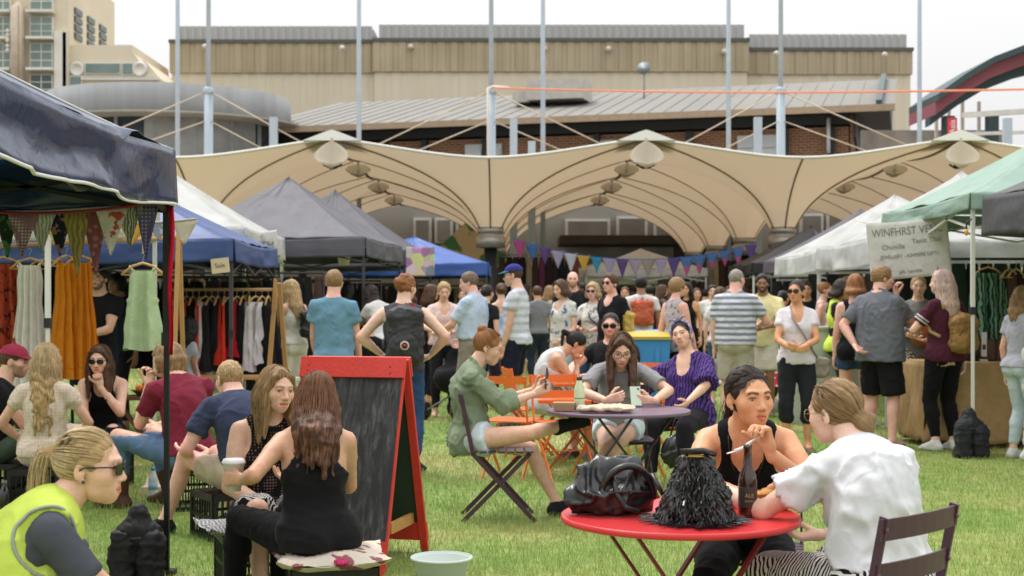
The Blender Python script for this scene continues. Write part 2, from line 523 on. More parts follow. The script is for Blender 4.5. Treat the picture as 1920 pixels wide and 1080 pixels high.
stain = stain_mat('weathered beige sheet', hx('#b9ab90'), hx('#94866a'))
greyband = mat('ribbed grey parapet', hx('#a9a9a8'), 0.6, 0.06, 1.0, stretch=(3, 3, .1))

def hall():
 D = 92.0; s = F_PX / D
 root = empty('exhibition_hall', (px(1017, D), D, 0), 0, 'huge beige hall with stained upper wall and ribbed grey parapet behind the brick shed', 'building')
 X = lambda p: (p - 1017) / s
 Z = lambda y: pz(y, D)
 def rib(mb, x0, x1, z0, z1, y, step, dep, drop0=0, drop1=0):
  n = max(1, int(round((x1 - x0) / step)))
  for i in range(n):
   a = x0 + (x1 - x0) * i / n; b = x0 + (x1 - x0) * (i + 0.55) / n; c = x0 + (x1 - x0) * (i + 1) / n
   t = i / n
   zz = z1 - (drop0 + (drop1 - drop0) * t)
   mb._add([(a, y, z0), (b, y, z0), (b, y, zz), (a, y, zz), (b, y + dep, z0), (c, y + dep, z0), (c, y + dep, zz), (b, y + dep, zz)], [(0, 1, 2, 3), (4, 5, 6, 7), (1, 4, 7, 2)])
 segs = [(322, 704, 0.0, 50), (704, 1398, -0.5, 50), (1398, 1712, 0.6, 62)]
 for (a, b, yo, top) in segs:
  w = MB(); zt = Z(top + 30)
  w.box(((X(a) + X(b)) / 2, 6 + yo, Z(137) / 2), (X(b) - X(a), 12, Z(137)))
  rib(w, X(a), X(b), 0, Z(137), yo - 0.02, 1.1, 0.08); w.build('wall', cream, root)
  u = MB(); u.box(((X(a) + X(b)) / 2, 6 + yo, (Z(137) + zt) / 2), (X(b) - X(a) + 0.2, 12.3, zt - Z(137))); rib(u, X(a) - .1, X(b) + .1, Z(137), zt, yo - 0.2, 0.85, 0.10)
  u.build('wall_panel', stain, root)
  l = MB(); l.box(((X(a) + X(b)) / 2, 6 + yo, zt + 0.06), (X(b) - X(a) + 0.3, 12.6, 0.22)); l.build('ledge', mat('dark flashing', (0.10, 0.10, 0.09), 0.6), root)
  g_ = MB(); x0 = X(a) + (0.3 if a < 400 else 0.3); x1 = X(b) - (0.2 if b < 1700 else 0.3)
  g_.box(((x0 + x1) / 2, 6 + yo + 0.4, (zt + Z(top)) / 2), (x1 - x0, 11, Z(top) - zt)); rib(g_, x0, x1, zt + .17, Z(top), yo + 0.3 - .5, 0.5, 0.06)
  g_.build('parapet', greyband, root)
 for p, y in ((390, 92), (645, 95), (772, 92), (1020, 96), (1139, 96), (1354, 101), (1451, 105), (1652, 107)):
  m = MB(); m.lathe([(0.0, 0.2), (0.16, 0.12), (0.2, 0.0), (0.16, -0.12), (0.0, -0.2)], (X(p), -0.9, Z(y)), 12); m.box((X(p), -0.6, Z(y) + .1), (0.1, 0.5, 0.1))
  m.build('wall_lamp', mat('opal lamp', hx('#cfc8be'), 0.4, 0.05), root)
hall()

# ---------------------------------------------------------------- art deco block on the left
def deco():
 D = 85.0; s = F_PX / D
 X = lambda p: px(p, D) - px(150, D); Z = lambda y: pz(y, D)
 root = empty('deco_building', (px(150, D), D, 0), 0, 'cream art deco block with green glass tower and stepped gable, far left', 'building')
 crm = mat('cream render', hx('#d9cdb4'), 0.8, 0.06, 0.6); wht = mat('white trim', hx('#dcd8cc'), 0.7, 0.05)
 glass = mat('green window glass', hx('#6f837b'), 0.15, 0.25, 0.5, spec=0.7)
 dk = mat('dark blind', hx('#4c5a5a'), 0.3, 0.2, 0.8)
 t = MB(); t.box((X(62), 5, Z(-60) / 2), (X(128) - X(-4), 9.8, Z(-60))); t.build('tower', crm, root)
 for (x0, x1) in ((-6, 22), (58, 101)):
  for (y0, y1, kk) in ((-35, 22, 0), (33, 72, 0), (82, 130, 0), (141, 182, 1)):
   f = MB(); f.box(((X(x0) + X(x1)) / 2, -0.05, (Z(y0) + Z(y1)) / 2), (X(x1) - X(x0), 0.3, Z(y0) - Z(y1))); fr = f.build('window', wht, root)
   n = 3
   for i in range(n):
    a, b = Z(y1) + (Z(y0) - Z(y1)) * (i + 0.07) / n, Z(y1) + (Z(y0) - Z(y1)) * (i + 0.93) / n
    for k in range(2):
     xa = X(x0) + 0.06 + (X(x1) - X(x0) - 0.06) * k / 2; xb = xa + (X(x1) - X(x0)) / 2 - 0.1
     g_ = MB(); g_.box(((xa + xb) / 2, -0.18, (a + b) / 2), (xb - xa, 0.08, b - a)); g_.build('pane', glass if not kk else dk, fr)
   l = MB(); l.box(((X(x0) + X(x1)) / 2, -0.35, Z(y1) - 0.06), (X(x1) - X(x0) + 0.2, 0.7, 0.16)); l.build('ledge', wht, root)
 for y in range(8, 60, 16):                    # side windows receding on the right flank
  for k in range(3):
   m = MB(); m.box((X(128) + 0.02, 1.8 + 2.6 * k, Z(y + 4)), (0.2, 1.4, 0.36)); m.build('side_window', dk, root)
 f = MB(); f.tube([(X(38), -0.5, Z(165)), (X(38), -0.5, Z(18)), (X(38), -0.2, Z(4))], [0.42, 0.42, 0.1], 10); f.build('fin', mat('pale fin', hx('#c9b9a4'), 0.6), root)
 f = MB(); f.box((X(42), -0.62, Z(92)), (0.14, 0.5, Z(14) - Z(165))); f.build('fin_edge', mat('brown fin edge', hx('#8a6434'), 0.6), root)
 for y in (62, 70, 80, 90, 98):
  for xo in (22, 35):
   m = MB(); m.lathe([(0, .16), (.16, 0), (0, -.16)], (X(xo), -0.7, Z(y)), 10); m.build('ball_ornament', wht, root)
 w = MB()
 top = [(X(105), Z(82)), (X(244), Z(82)), (X(246), Z(97)), (X(258), Z(112)), (X(268), Z(112)), (X(298), Z(146)), (X(300), 0), (X(105), 0)]
 w.prism([(a, 0.4, b) for a, b in top], (0, 9, 0)); w.build('wing', crm, root)
 for (x0, x1, y0, y1) in ((158, 222, 118, 135), (228, 246, 118, 137), (130, 149, 143, 172)):
  f = MB(); f.box(((X(x0) + X(x1)) / 2, 0.36, (Z(y0) + Z(y1)) / 2), (X(x1) - X(x0) + .15, 0.16, Z(y0) - Z(y1) + .15)); fr = f.build('window', wht, root)
  f = MB(); f.box(((X(x0) + X(x1)) / 2, 0.26, (Z(y0) + Z(y1)) / 2), (X(x1) - X(x0), 0.06, Z(y0) - Z(y1))); f.build('pane', glass, fr)
 for (x, y) in ((141, 128), (259, 128)):
  m = MB(); m.lathe([(0.0, 0.0), (0.25, 0.02), (0.3, 0.1), (0.42, 0.14), (0.5, 0.0)], (X(x), 0.36, Z(y)), 20, axis=Matrix.Rotation(R(90), 3, 'X')); m.build('roundel', wht, root)
 m = MB()
 for i in range(28): m.box((X(153) + i * (X(292) - X(153)) / 27, 0.3, Z(144)), (0.09, 0.2, 0.16))
 m.box(((X(150) + X(296)) / 2, 0.3, Z(147.5)), (X(296) - X(150), 0.25, 0.08)); o = m.build('dentil_band', wht, root); o['kind'] = 'stuff'
 m = MB(); m.box((X(115), 0.2, Z(60) / 2), (0.75, 0.9, Z(58))); m.box((X(123), 0.1, Z(62) / 2), (0.22, 0.7, Z(62))); m.build('pilaster', wht, root)
deco()

# ---------------------------------------------------------------- round concrete drum
def drum():
 D = 62.0; s = F_PX / D
 cx, r = px(318, D), 225 / s
 Z = lambda y: pz(y, D - r * 0.9)
 root = empty('round_building', (cx, D, 0), 0, 'low round grey concrete building with wide flat eave and dark curved windows', 'building')
 con = stain_mat('grey concrete', hx('#a3a5a5'), hx('#7d8082'), sx=0.9)
 m = MB(); m.lathe([(r - .1, Z(215)), (r, Z(213)), (r, Z(157)), (r - .3, Z(156)), (r - .4, Z(160)), (0, Z(160))], n=72); m.build('drum_wall', con, root)
 m = MB(); m.lathe([(0, Z(219)), (r + .75, Z(218)), (r + .85, Z(214)), (r - .1, Z(212))], n=72); m.build('eave', mat('pale eave', hx('#b5b1a4'), .7), root)
 m = MB(); m.lathe([(r - .5, 0), (r - .5, Z(218))], n=72); m.build('window_band', mat('dark curved glass', hx('#4d5660'), 0.12, 0.2, .4, spec=.7), root)
 for i in range(18):
  a = R(-178 + 10 * i * 1.9)
  m = MB(); m.box(((r - .46) * math.cos(a), (r - .46) * math.sin(a), Z(218) / 2), (0.14, 0.14, Z(218))); m.build('mullion', mat('grey mullion', hx('#8f9496'), .5), root)
 a0, a1 = R(-88), R(-30)
 m = MB(); m.grid(lambda u, v: ((r - .4) * math.cos(a0 + (a1 - a0) * u), (r - .4) * math.sin(a0 + (a1 - a0) * u), Z(218) * v), 14, 1); m.build('concrete_bay', mat('blotched concrete', hx('#8f8f8c'), .8, .4, .5), root)
 # two small finials on the roof's left edge
drum()

# ---------------------------------------------------------------- brick shed
def brick_mat():
 m, nt, bs = _new('brown brick')
 tc = nt.nodes.new('ShaderNodeTexCoord'); sx = nt.nodes.new('ShaderNodeSeparateXYZ'); cb = nt.nodes.new('ShaderNodeCombineXYZ')
 nt.links.new(tc.outputs['Object'], sx.inputs[0]); nt.links.new(sx.outputs[0], cb.inputs[0]); nt.links.new(sx.outputs[2], cb.inputs[1])
 b = _node(nt, 'ShaderNodeTexBrick', Scale=1.0); nt.links.new(cb.outputs[0], b.inputs['Vector'])
 b.inputs['Color1'].default_value = (*hx('#8f6346'), 1); b.inputs['Color2'].default_value = (*hx('#7a5036'), 1); b.inputs['Mortar'].default_value = (*hx('#a08670'), 1)
 b.inputs['Brick Width'].default_value = 0.30; b.inputs['Row Height'].default_value = 0.115; b.inputs['Mortar Size'].default_value = 0.018
 nt.links.new(b.outputs['Color'], bs.inputs['Base Color']); bs.inputs['Roughness'].default_value = 0.9
 return m
def shed():
 DL, DR = 62.0, 55.0
 A = Vector((px(500, DL), DL, 0)); B = Vector((px(1600, DR), DR, 0))
 L = (B - A).length; ang = math.atan2(B.y - A.y, B.x - A.x)
 root = empty('brick_shed', A, ang, 'long brick shed with low grey metal roof and pale louvred windows behind the canopy', 'building')
 ez = pz(205, DR)                       # eave height
 br, dk, gr, wh = brick_mat(), mat('dark steel', (0.025, 0.03, 0.032), 0.6), mat('grey sheet roof', hx('#7c7973'), 0.65, 0.12, 0.4, stretch=(1, .15, 1)), mat('pale louvre', hx('#c9cfd0'), 0.6, 0.05)
 m = MB(); m.box((L / 2, 4.2, ez / 2 - .3), (L - .4, 7.2, ez - .6)); m.build('wall', br, root)
 m = MB(); m.box((L / 2, 0.52, ez - 0.30), (L - .3, 0.2, 0.42)); m.build('header_beam', dk, root)
 # roof sheets: eave to ridge, with standing seams
 rz = ez + 2.75; ry = 10.5
 nsh = 40
 for i in range(nsh):
  x0 = -1.0 + (L + 2.6) * i / nsh; x1 = -1.0 + (L + 2.6) * (i + 1) / nsh
  m = MB(); m._add([(x0, -.9, ez - .02), (x1 - .03, -.9, ez - .02), (x1 - .03, ry, rz), (x0, ry, rz), (x1 - .03, -.9, ez + .0), (x1, -.9, ez + .0), (x1, ry, rz + .02), (x1 - .03, ry, rz + .02)], [(0, 1, 2, 3), (4, 5, 6, 7), (1, 4, 7, 2)])
  m.build('roof_sheet', gr, root)
 m = MB(); m.box((L / 2 + .3, -.95, ez - .1), (L + 2.6, 0.16, 0.26)); m.build('gutter', mat('tan fascia', hx('#a08c74'), .6), root)
 m = MB(); m.prism([(-1.0, -.7, ez - .12), (-1.0, ry, rz - .15), (-1.0, 8, ez - .2)], (L + 2.4, 0, 0)); m.build('roof_underside', dk, root)
 # right gable end
 m = MB(); m.prism([(L - .15, 0.7, 0), (L - .15, 7.7, 0), (L - .15, 7.7, ez + 1.7), (L - .15, 0.7, ez - .1)], (0.12, 0, 0)); m.build('gable_wall', br, root)
 m = MB(); m.prism([(L - .02, 0.7, ez - 1.0), (L - .02, 7.7, ez - 1.9), (L - .02, 7.7, ez + 1.8), (L - .02, 0.7, ez - .05)], (0.1, 0, 0)); m.build('gable_cladding', mat('dark cladding', hx('#4b4a4d'), .7, .2, 1.0), root)
 m = MB(); m.bar((L + 1.0, -1.0, ez + .02), (L + 1.0, ry, rz + .1), 0.22, 0.36); m.build('verge_beam', mat('teal steel', hx('#3c5152'), .5), root)
 # columns and windows of the long wall, by photo column
 def along(p):
  t = 0.0
  for _ in range(30):
   q = A + (B - A) * t; xx = 960 + q.x / q.y * F_PX
   t += (p - xx) / 1100.0
  return t * L
 for p in (520, 715, 790, 905, 1115, 1290, 1470, 1558):
  m = MB(); m.box((along(p), 0.42, ez / 2 - .3), (0.26, 0.3, ez - .6)); m.build('column', dk, root)
 for (p0, p1) in ((676, 700), (866, 900), (905, 935), (1112, 1150), (1153, 1190), (1380, 1412), (1420, 1456)):
  x0, x1 = along(p0), along(p1); z1, z0 = ez - .85, ez - 2.9
  f = MB(); f.box(((x0 + x1) / 2, 0.5, (z0 + z1) / 2), (x1 - x0, 0.16, z1 - z0)); fr = f.build('window', wh, root)
  for k in range(4):
   g_ = MB(); za = z0 + .08 + (z1 - z0 - .1) * k / 4
   g_.box(((x0 + x1) / 2, 0.40, za + .2), (x1 - x0 - .12, 0.05, 0.42), Matrix.Rotation(R(-14), 3, 'X')); g_.build('louvre', wh if p0 < 1300 else (wh if k > 1 else mat('dim glass', hx('#6b7272'), .2)), fr)
 m = MB(); c = Vector((along(1000), 4.6, ez + 1.9)); m.box(c, (2.6, 2.0, 0.9)); m.box(c + Vector((-1.6, .3, -.2)), (1.0, 1.5, .5)); m.build('roof_plant_box', mat('roof box', hx('#b3b0a8'), .6), root)
 m = MB(); m.lathe([(0, 0), (.22, .03), (.32, .09)], (along(1158), 6, ez + 3.0), 16, axis=Matrix.Rotation(R(70), 3, 'X')); m.tube([(along(1158), 6, ez + 1.6), (along(1158), 6, ez + 3.0)], .04, 6); m.build('satellite_dish', mat('dish grey', hx('#8d9496'), .5), root)
 # wooden sign board on the wall near the right end
 m = MB(); m.tube([(along(1553), 0.1, ez - .3), (along(1553), 0.1, ez - 1.7)], 0.08, 8); m.build('downpipe', wh, root)
shed()

# ---------------------------------------------------------------- curved red roof on the right
def red_roof():
 D = 44.0
 root = empty('arched_roof_pavilion', (px(1850, D), D, 0), 0, 'pavilion with curved dusty red roof and dark green steel at the right edge', 'building')
 X = lambda p: px(p, D) - px(1850, D); Z = lambda y: pz(y, D)
 teal = mat('dark green steel', hx('#33474a'), .5, .1); red = mat('dusty red soffit', hx('#7d4650'), .7, .15, .6)
 top = [(1738, 186), (1762, 168), (1790, 148), (1840, 118), (1900, 95), (1960, 80), (2040, 74)]
 def strip(dy0, dy1, y0, y1, name, m_):
  mb = MB(); n = len(top)
  vs = []
  for (p, y) in top:
   vs += [(X(p), y0, Z(y + dy0)), (X(p), y1, Z(y + dy0)), (X(p), y0, Z(y + dy1)), (X(p), y1, Z(y + dy1))]
  fs = []
  for i in range(n - 1):
   a, b = 4 * i, 4 * i + 4
   fs += [(a, b, b + 1, a + 1), (a, a + 2, b + 2, b), (a + 2, a + 3, b + 3, b + 2), (a + 1, b + 1, b + 3, a + 3)]
  fs += [(0, 1, 3, 2), (4 * n - 4, 4 * n - 2, 4 * n - 1, 4 * n - 3)]
  mb._add(vs, fs); return mb.build(name, m_, root)
 strip(0, 12, -1.2, 2, 'roof_edge', teal); strip(12.5, 36, -0.9, 2, 'roof_soffit', red); strip(36.5, 52, -0.3, 0.2, 'arch_beam', teal)
 for p in (1785, 1868):
  m = MB(); m.box((X(p), 0.4, Z(215) / 2), (0.34, 0.34, Z(215))); m.build('post', teal, root)
 m = MB(); m.box((X(1880), 7.5, Z(190) / 2), (5.2, 0.2, Z(190))); m.build('back_wall', mat('dim back wall', hx('#7b746c'), .7, .4, .8), root)
 for p in (1810, 1835, 1862, 1895):
  m = MB(); m.box((X(p), 3, Z(230)), (0.1, 0.1, 2.2)); m.build('mullion', mat('pale mullion', hx('#b9b6ae'), .6), root)
 m = MB(); m.bar((X(1775), -1.5, Z(228)), (X(2000), -1.5, Z(214)), 0.12, 0.16); m.bar((X(1775), -1.5, Z(262)), (X(2000), -1.5, Z(256)), 0.08, 0.1); m.build('handrail', mat('pale rail', hx('#c3c3bd'), .5), root)
 m = MB(); m.box((X(1763), -1.2, Z(246)), (0.28, 0.06, 0.55)); b = m.build('red_banner', mat('red banner', hx('#c23a48'), .7), root)
 # white lettering running up the red banner
 text_mesh('banner_lettering', 'Asia', 0.26, mat('white paint', (.78, .78, .76), .6, 0), b, (X(1763), -1.24, Z(247)), (R(90), R(-90), 0))
red_roof()

# ---------------------------------------------------------------- building front seen through the canopy
def rear_front():
 D = 51.3
 root = empty('rear_facade', (0, D, 0), 0, 'grey building front with tall white-framed windows seen under the canopy', 'building')
 wall = mat('grey wall', hx('#8b867d'), .8, .1, .5); wh = mat('white frame', hx('#c8c6bf'), .6); gl = mat('dull glass', hx('#75716a'), .15, .35, .35, spec=.6)
 X = lambda p: px(p, D); Z = lambda y: pz(y, D)
 m = MB(); m.box((X(960), 1.2, 2.75), (X(1760) - X(260), 2.0, 5.5)); m.build('wall', wall, root)
 for (p0, p1, y0, y1, n) in ((775, 895, 408, 456, 3), (1060, 1150, 410, 450, 1), (1156, 1220, 405, 450, 1), (1226, 1290, 405, 450, 1), (1500, 1600, 400, 450, 2)):
  for i in range(n):
   a, b = X(p0) + (X(p1) - X(p0)) * i / n, X(p0) + (X(p1) - X(p0)) * (i + 1) / n - .12
   f = MB(); f.box(((a + b) / 2, 0.15, (Z(y0) + Z(y1)) / 2), (b - a, .3, Z(y0) - Z(y1))); fr = f.build('window', wh, root)
   f = MB(); f.box(((a + b) / 2, -.02, (Z(y0) + Z(y1)) / 2), (b - a - .2, .08, Z(y0) - Z(y1) - .2)); f.build('pane', gl, fr)
 m = MB(); m.box(((X(1045) + X(1400)) / 2, -1.6, Z(456)), (X(1400) - X(1045), 3.0, .3)); m.build('awning_slab', mat('dark awning', hx('#3b3631'), .6), root)
 for p in (1262, 1304):
  m = MB(); m.box((X(p), -2.6, Z(456) / 2), (.5, .5, Z(456))); m.build('awning_post', mat('dark awning', hx('#3b3631'), .6), root)
 m = MB(); m.box((X(960), 0.0, 0.95), (X(1760) - X(260), .6, 1.9)); m.build('dark_shopfront', mat('dark shopfront', (.03, .028, .026), .5, .4, .6), root)
rear_front()

# ---------------------------------------------------------------- tensile canopy
COLS_X = [px(920, 32) + 6.74 * i for i in (-2, -1, 0, 1, 2)]
ROWS_Y = [32.0 + 5.3 * j for j in range(4)]
CW, CD, FRONT = 6.74 / 2, 5.3 / 2, 2.2
def canopy():
 zc, k, r0 = pz(428, 32), 0.695, 0.30
 fab = mat('tan membrane', hx('#e0cfc0'), 0.75, 0.05, 0.6, trans=0.30, tcol=(.60, .46, .30))
 seam = mat('membrane seam', hx('#8d7d60'), .8, 0); seam2 = mat('pale membrane seam', hx('#9a8768'), .8, 0); steel = mat('galvanised collar', hx('#a8a49c'), .35, .15, 3, metal=.6); blk = mat('black post', (.015, .015, .016), .5)
 white = mat('white edge rope', hx('#e6e2d8'), .6, 0); eye = mat('cream eye panel', hx('#f2e9da'), .7, .02, trans=.5)
 def zf(dx, dy):
  r = max(r0, math.hypot(dx, dy))
  return zc + k * math.log(r / r0)
 for j, yc in enumerate(ROWS_Y):
  for i, xc in enumerate(COLS_X):
   fr = FRONT if j == 0 else CD
   row = ('front', 'second', 'third', 'rearmost')[j]
   where = ('beyond the left tents', 'behind the grey tents', 'left of the central arch', 'right of the central arch', 'above the green tent')[i]
   root = empty('canopy_unit', (xc, yc, 0), 0, 'funnel-shaped tan membrane canopy unit, %s row, %s' % (row, where), 'canopy', 'tensile canopy units')
   m = MB(); n = 72; nr = 16
   vs, fs = [], []
   for a in range(n):
    t = 2 * math.pi * a / n; c, s_ = math.cos(t), math.sin(t)
    ex = CW / max(abs(c), 1e-6); ey = (CD if s_ > 0 else fr) / max(abs(s_), 1e-6)
    R_ = min(ex, ey)
    for b in range(nr + 1):
     u = b / nr; r = r0 * (R_ / r0) ** u
     z = zf(r * c, r * s_) - 0.05 * math.sin(u * math.pi) * (1 + math.cos(8 * t)) * 0.5
     vs.append((r * c, r * s_, z))
   for a in range(n):
    for b in range(nr):
     p, q = a * (nr + 1) + b, ((a + 1) % n) * (nr + 1) + b
     fs.append((p, q, q + 1, p + 1))
   m._add(vs, fs, True); mem = m.build('membrane', fab, root)
   for t in (-90, -45, 225) if j == 0 else (-45, 0, 180, 225):
    c, s_ = math.cos(R(t)), math.sin(R(t))
    if abs(t) in (45, 135, 225):
     s_ = math.copysign(fr if s_ < 0 else CD, s_) / math.hypot(CW, fr); c = math.copysign(CW, c) / math.hypot(CW, fr)
    R_ = min(CW / max(abs(c), 1e-6), (CD if s_ > 0 else fr) / max(abs(s_), 1e-6))
    m = MB(); pts = []
    for b in range(nr + 1):
     r = r0 * (R_ / r0) ** (b / nr); pts.append((r * c, r * s_, zf(r * c, r * s_) - .012 - 0.05 * math.sin(b / nr * math.pi) * 0.5 * (1 + math.cos(8 * R(t)))))
    m.tube(pts, 0.022 if j == 0 else 0.014, 5); m.build('seam', seam if j == 0 else seam2, mem)
   if j == 0:
    m = MB(); m.tube([(x, -fr, zf(x, -fr) + .02) for x in np.linspace(-CW, CW, 25)], 0.035, 6); m.build('edge_rope', white, root)
   for sx in (-1, 1):
    m = MB(); m.tube([(sx * (CW - .01), y, zf(CW, y) - .01) for y in np.linspace(-fr, CD, 15)], 0.035, 6); m.build('side_rope', seam2, root)
   m = MB(); m.lathe([(.27, zc + .02), (.31, zc + .02), (.31, zc - .11), (.28, zc - .13), (.28, zc - .17), (.33, zc - .2), (.34, zc - .44), (.2, zc - .46)], n=28); m.build('collar', steel, root)
   m = MB(); m.lathe([(.15, 0), (.15, zc - .45)], n=20); m.build('post', blk, root)
   # leaf-shaped eye panel and white cap on the right corner of each unit
   if i < 4:
    xe = CW; ye = -fr; ztop = zf(CW, fr) + .02
    for (q, sc, yy) in ((0, 1.0, ye - .06 if j == 0 else ye + .12),):
     hh = 0.62 * (1 if j == 0 else .62); ww = 0.37 * (1 if j == 0 else .85)
     m = MB()
     def leaf(u, v, hh=hh, ww=ww, yy=yy):
      t = v; w = ww * math.sin(math.pi * min(1, t * 0.80 + .06)) ** 0.8 if t < 1 else 0.0
      w = ww * (1 - (1 - min(1, t / .72)) ** 2) if t < .72 else ww * math.sqrt(max(0, 1 - ((t - .72) / .28) ** 2))
      return (xe + (u - .5) * 2 * w, yy + (.02 if j == 0 else .25) * t - .22 * abs(u - .5) * 2 * t, ztop - .06 - hh * t + .10 * (abs(u - .5) * 2) ** 2 * t)
     m.grid(leaf, 10, 12); p = m.build('eye_panel', eye, root); p.modifiers.new('thickness', 'SOLIDIFY').thickness = .02
     m = MB(); m.tube([(xe, yy - .02, ztop), (xe, yy + .2, ztop - hh * .95)], .035, 6); m.build('eye_strut', mat('strut', hx('#c9b48e'), .6), p)
     m = MB()
     for kk in (-2, -1, 0, 1, 2): m.tube([(xe + .02 * kk, yy + .2, ztop - hh - .02), (xe + .10 * kk, yy + .1, ztop - hh + .05)], .022, 5)
     m.build('eye_bracket', blk, p)
    if j == 0:
     m = MB(); m.prism([(xe - .62, ye - .09, ztop - .06), (xe + .62, ye - .09, ztop - .06), (xe + .16, ye - .09, ztop + .12), (xe, ye - .09, ztop + .17), (xe - .16, ye - .09, ztop + .12)], (0, 1.1, 0))
     m.build('peak_cap', mat('white cap', hx('#efece6'), .6, .02), root)
canopy()

# ---------------------------------------------------------------- masts and stay cables behind the canopy
def masts():
 st = mat('blue grey mast', hx('#a4b2bc'), .45, .08); cab = mat('stay cable', hx('#b7ab95'), .6, 0)
 D0 = 42.5
 def mast(x, thick, lab):
  root = empty('mast', (px(x, D0), D0, 0), 0, lab, 'mast', 'masts rising behind the canopy')
  if thick:
   z1 = pz(170, D0)
   m = MB(); m.lathe([(.135, 0), (.135, z1)], n=14); m.build('lower_tube', st, root)
   m = MB(); m.lathe([(.15, z1 - .1), (.17, z1 - .02), (.17, z1 + .06), (.08, z1 + .12)], n=14); m.build('joint_collar', st, root)
   m = MB(); m.lathe([(.075, z1), (.06, pz(-260, D0)), (0, pz(-262, D0))], n=12); m.build('upper_tube', st, root)
   for sx in (-1, 1):
    m = MB(); m.tube([(0, 0, z1), (sx * 3.3, -2, pz(272, D0 - 2))], .022, 5); m.tube([(0, 0, z1 - .9), (sx * 2.2, -2, pz(285, D0 - 2))], .02, 5); m.build('stay_cable', cab, root)
  else:
   m = MB(); m.lathe([(.085, 0), (.06, pz(-200, D0)), (0, pz(-202, D0))], n=12); m.build('tube', st, root)
  return root
 for x, t, lab in ((333, 0, 'thin blue-grey mast left of the thick leftmost mast'), (391, 1, 'leftmost thick blue-grey mast in front of the round building'), (673, 0, 'thin blue-grey mast between the left and middle thick masts'),
       (921, 1, 'middle thick blue-grey mast where the orange string is tied'), (1018, 0, 'thin blue-grey mast just right of the middle thick mast'), (1366, 0, 'thin blue-grey mast just left of the right thick mast'),
       (1464, 1, 'right thick blue-grey mast in front of the brick wall'), (1724, 0, 'thin blue-grey mast furthest right beside the curved roof')):
  mast(x, t, lab)
 for x, y, lab in ((513, 220, 'short blue-grey post beside the round building'), (963, 222, 'short blue-grey post right of the middle thick mast'), (1421, 220, 'short blue-grey post before the louvred window'),
       (997, 265, 'stub post barely rising over the canopy at centre'), (1889, 222, 'short pale post under the handrail at the right edge')):
  m = MB(); m.box((0, 0, pz(y, 41) / 2), (.22, .22, pz(y, 41))); o = m.build('stub_post', st); o.location = (px(x, 41), 41, 0); tag(o, lab, 'post', 'stub posts behind the canopy')
 # orange string sagging from the middle mast to the far right
 m = MB(); a, b = at(921, 165, 42), at(1990, 166, 36)
 m.tube([a + (b - a) * t + Vector((0, 0, -.12 * math.sin(math.pi * t))) for t in np.linspace(0, 1, 24)], .03, 5)
 tag(m.build('orange_string', mat('orange string', hx('#d98a66'), .7, 0)), 'thin orange string stretched from the middle mast to the right edge', 'string')
 m = MB(); p = at(918, 0, 42); m.tube([(p.x - .05, 42, pz(300, 42)), (p.x - .05, 42, pz(166, 42)), (p.x + .1, 42, pz(162, 42)), (p.x + .6, 42, pz(164, 42))], .035, 6)
 tag(m.build('white_pipe', mat('white pipe', hx('#dcdcd8'), .5, 0)), 'white bent pipe running up the middle thick mast', 'pipe')
masts()

# ================================================================== people: implicit bodies, extracted as one surface
V3 = lambda *a: np.array(a, np.float64)
def rotx(a): c, s = math.cos(a), math.sin(a); return np.array([[1, 0, 0], [0, c, -s], [0, s, c]])
def roty(a): c, s = math.cos(a), math.sin(a); return np.array([[c, 0, s], [0, 1, 0], [-s, 0, c]])
def rotz(a): c, s = math.cos(a), math.sin(a); return np.array([[c, -s, 0], [s, c, 0], [0, 0, 1]])
def unit(v):
 v = np.asarray(v, float); n = np.linalg.norm(v)
 return v / n if n > 1e-9 else V3(0, 0, 1)

class Pr:
 def __init__(s, kind, a, b=None, ra=0.0, rb=0.0, k=0.03, n=None, f=1.0, Rm=None, tag='', cuts=()):
  s.kind, s.a, s.ra, s.rb, s.k, s.n, s.f, s.tag, s.cuts = kind, np.asarray(a, float), ra, rb, k, n, f, tag, list(cuts)
  s.b = None if b is None else np.asarray(b, float)
  s.Rm = np.eye(3) if Rm is None else Rm
 def copy(s):
  p = Pr(s.kind, s.a.copy(), None if s.b is None else s.b.copy(), s.ra, s.rb, s.k, s.n, s.f, s.Rm, s.tag, list(s.cuts))
  return p
 def bounds(s, off=0.0):
  if s.kind == 'c':
   r = max(s.ra, s.rb) + off
   return np.minimum(s.a, s.b) - r, np.maximum(s.a, s.b) + r
  e = np.abs(s.Rm) @ (np.asarray(s.ra) + off)
  return s.a - e, s.a + e
def Cn(a, b, ra, rb, k=0.03, tag='', n=None, f=1.0, cuts=()): return Pr('c', a, b, ra, rb, k, n, f, None, tag, cuts)
def El(c, r, k=0.03, tag='', Rm=None, cuts=()): return Pr('e', c, None, np.asarray(r, float), 0, k, None, 1.0, Rm, tag, cuts)

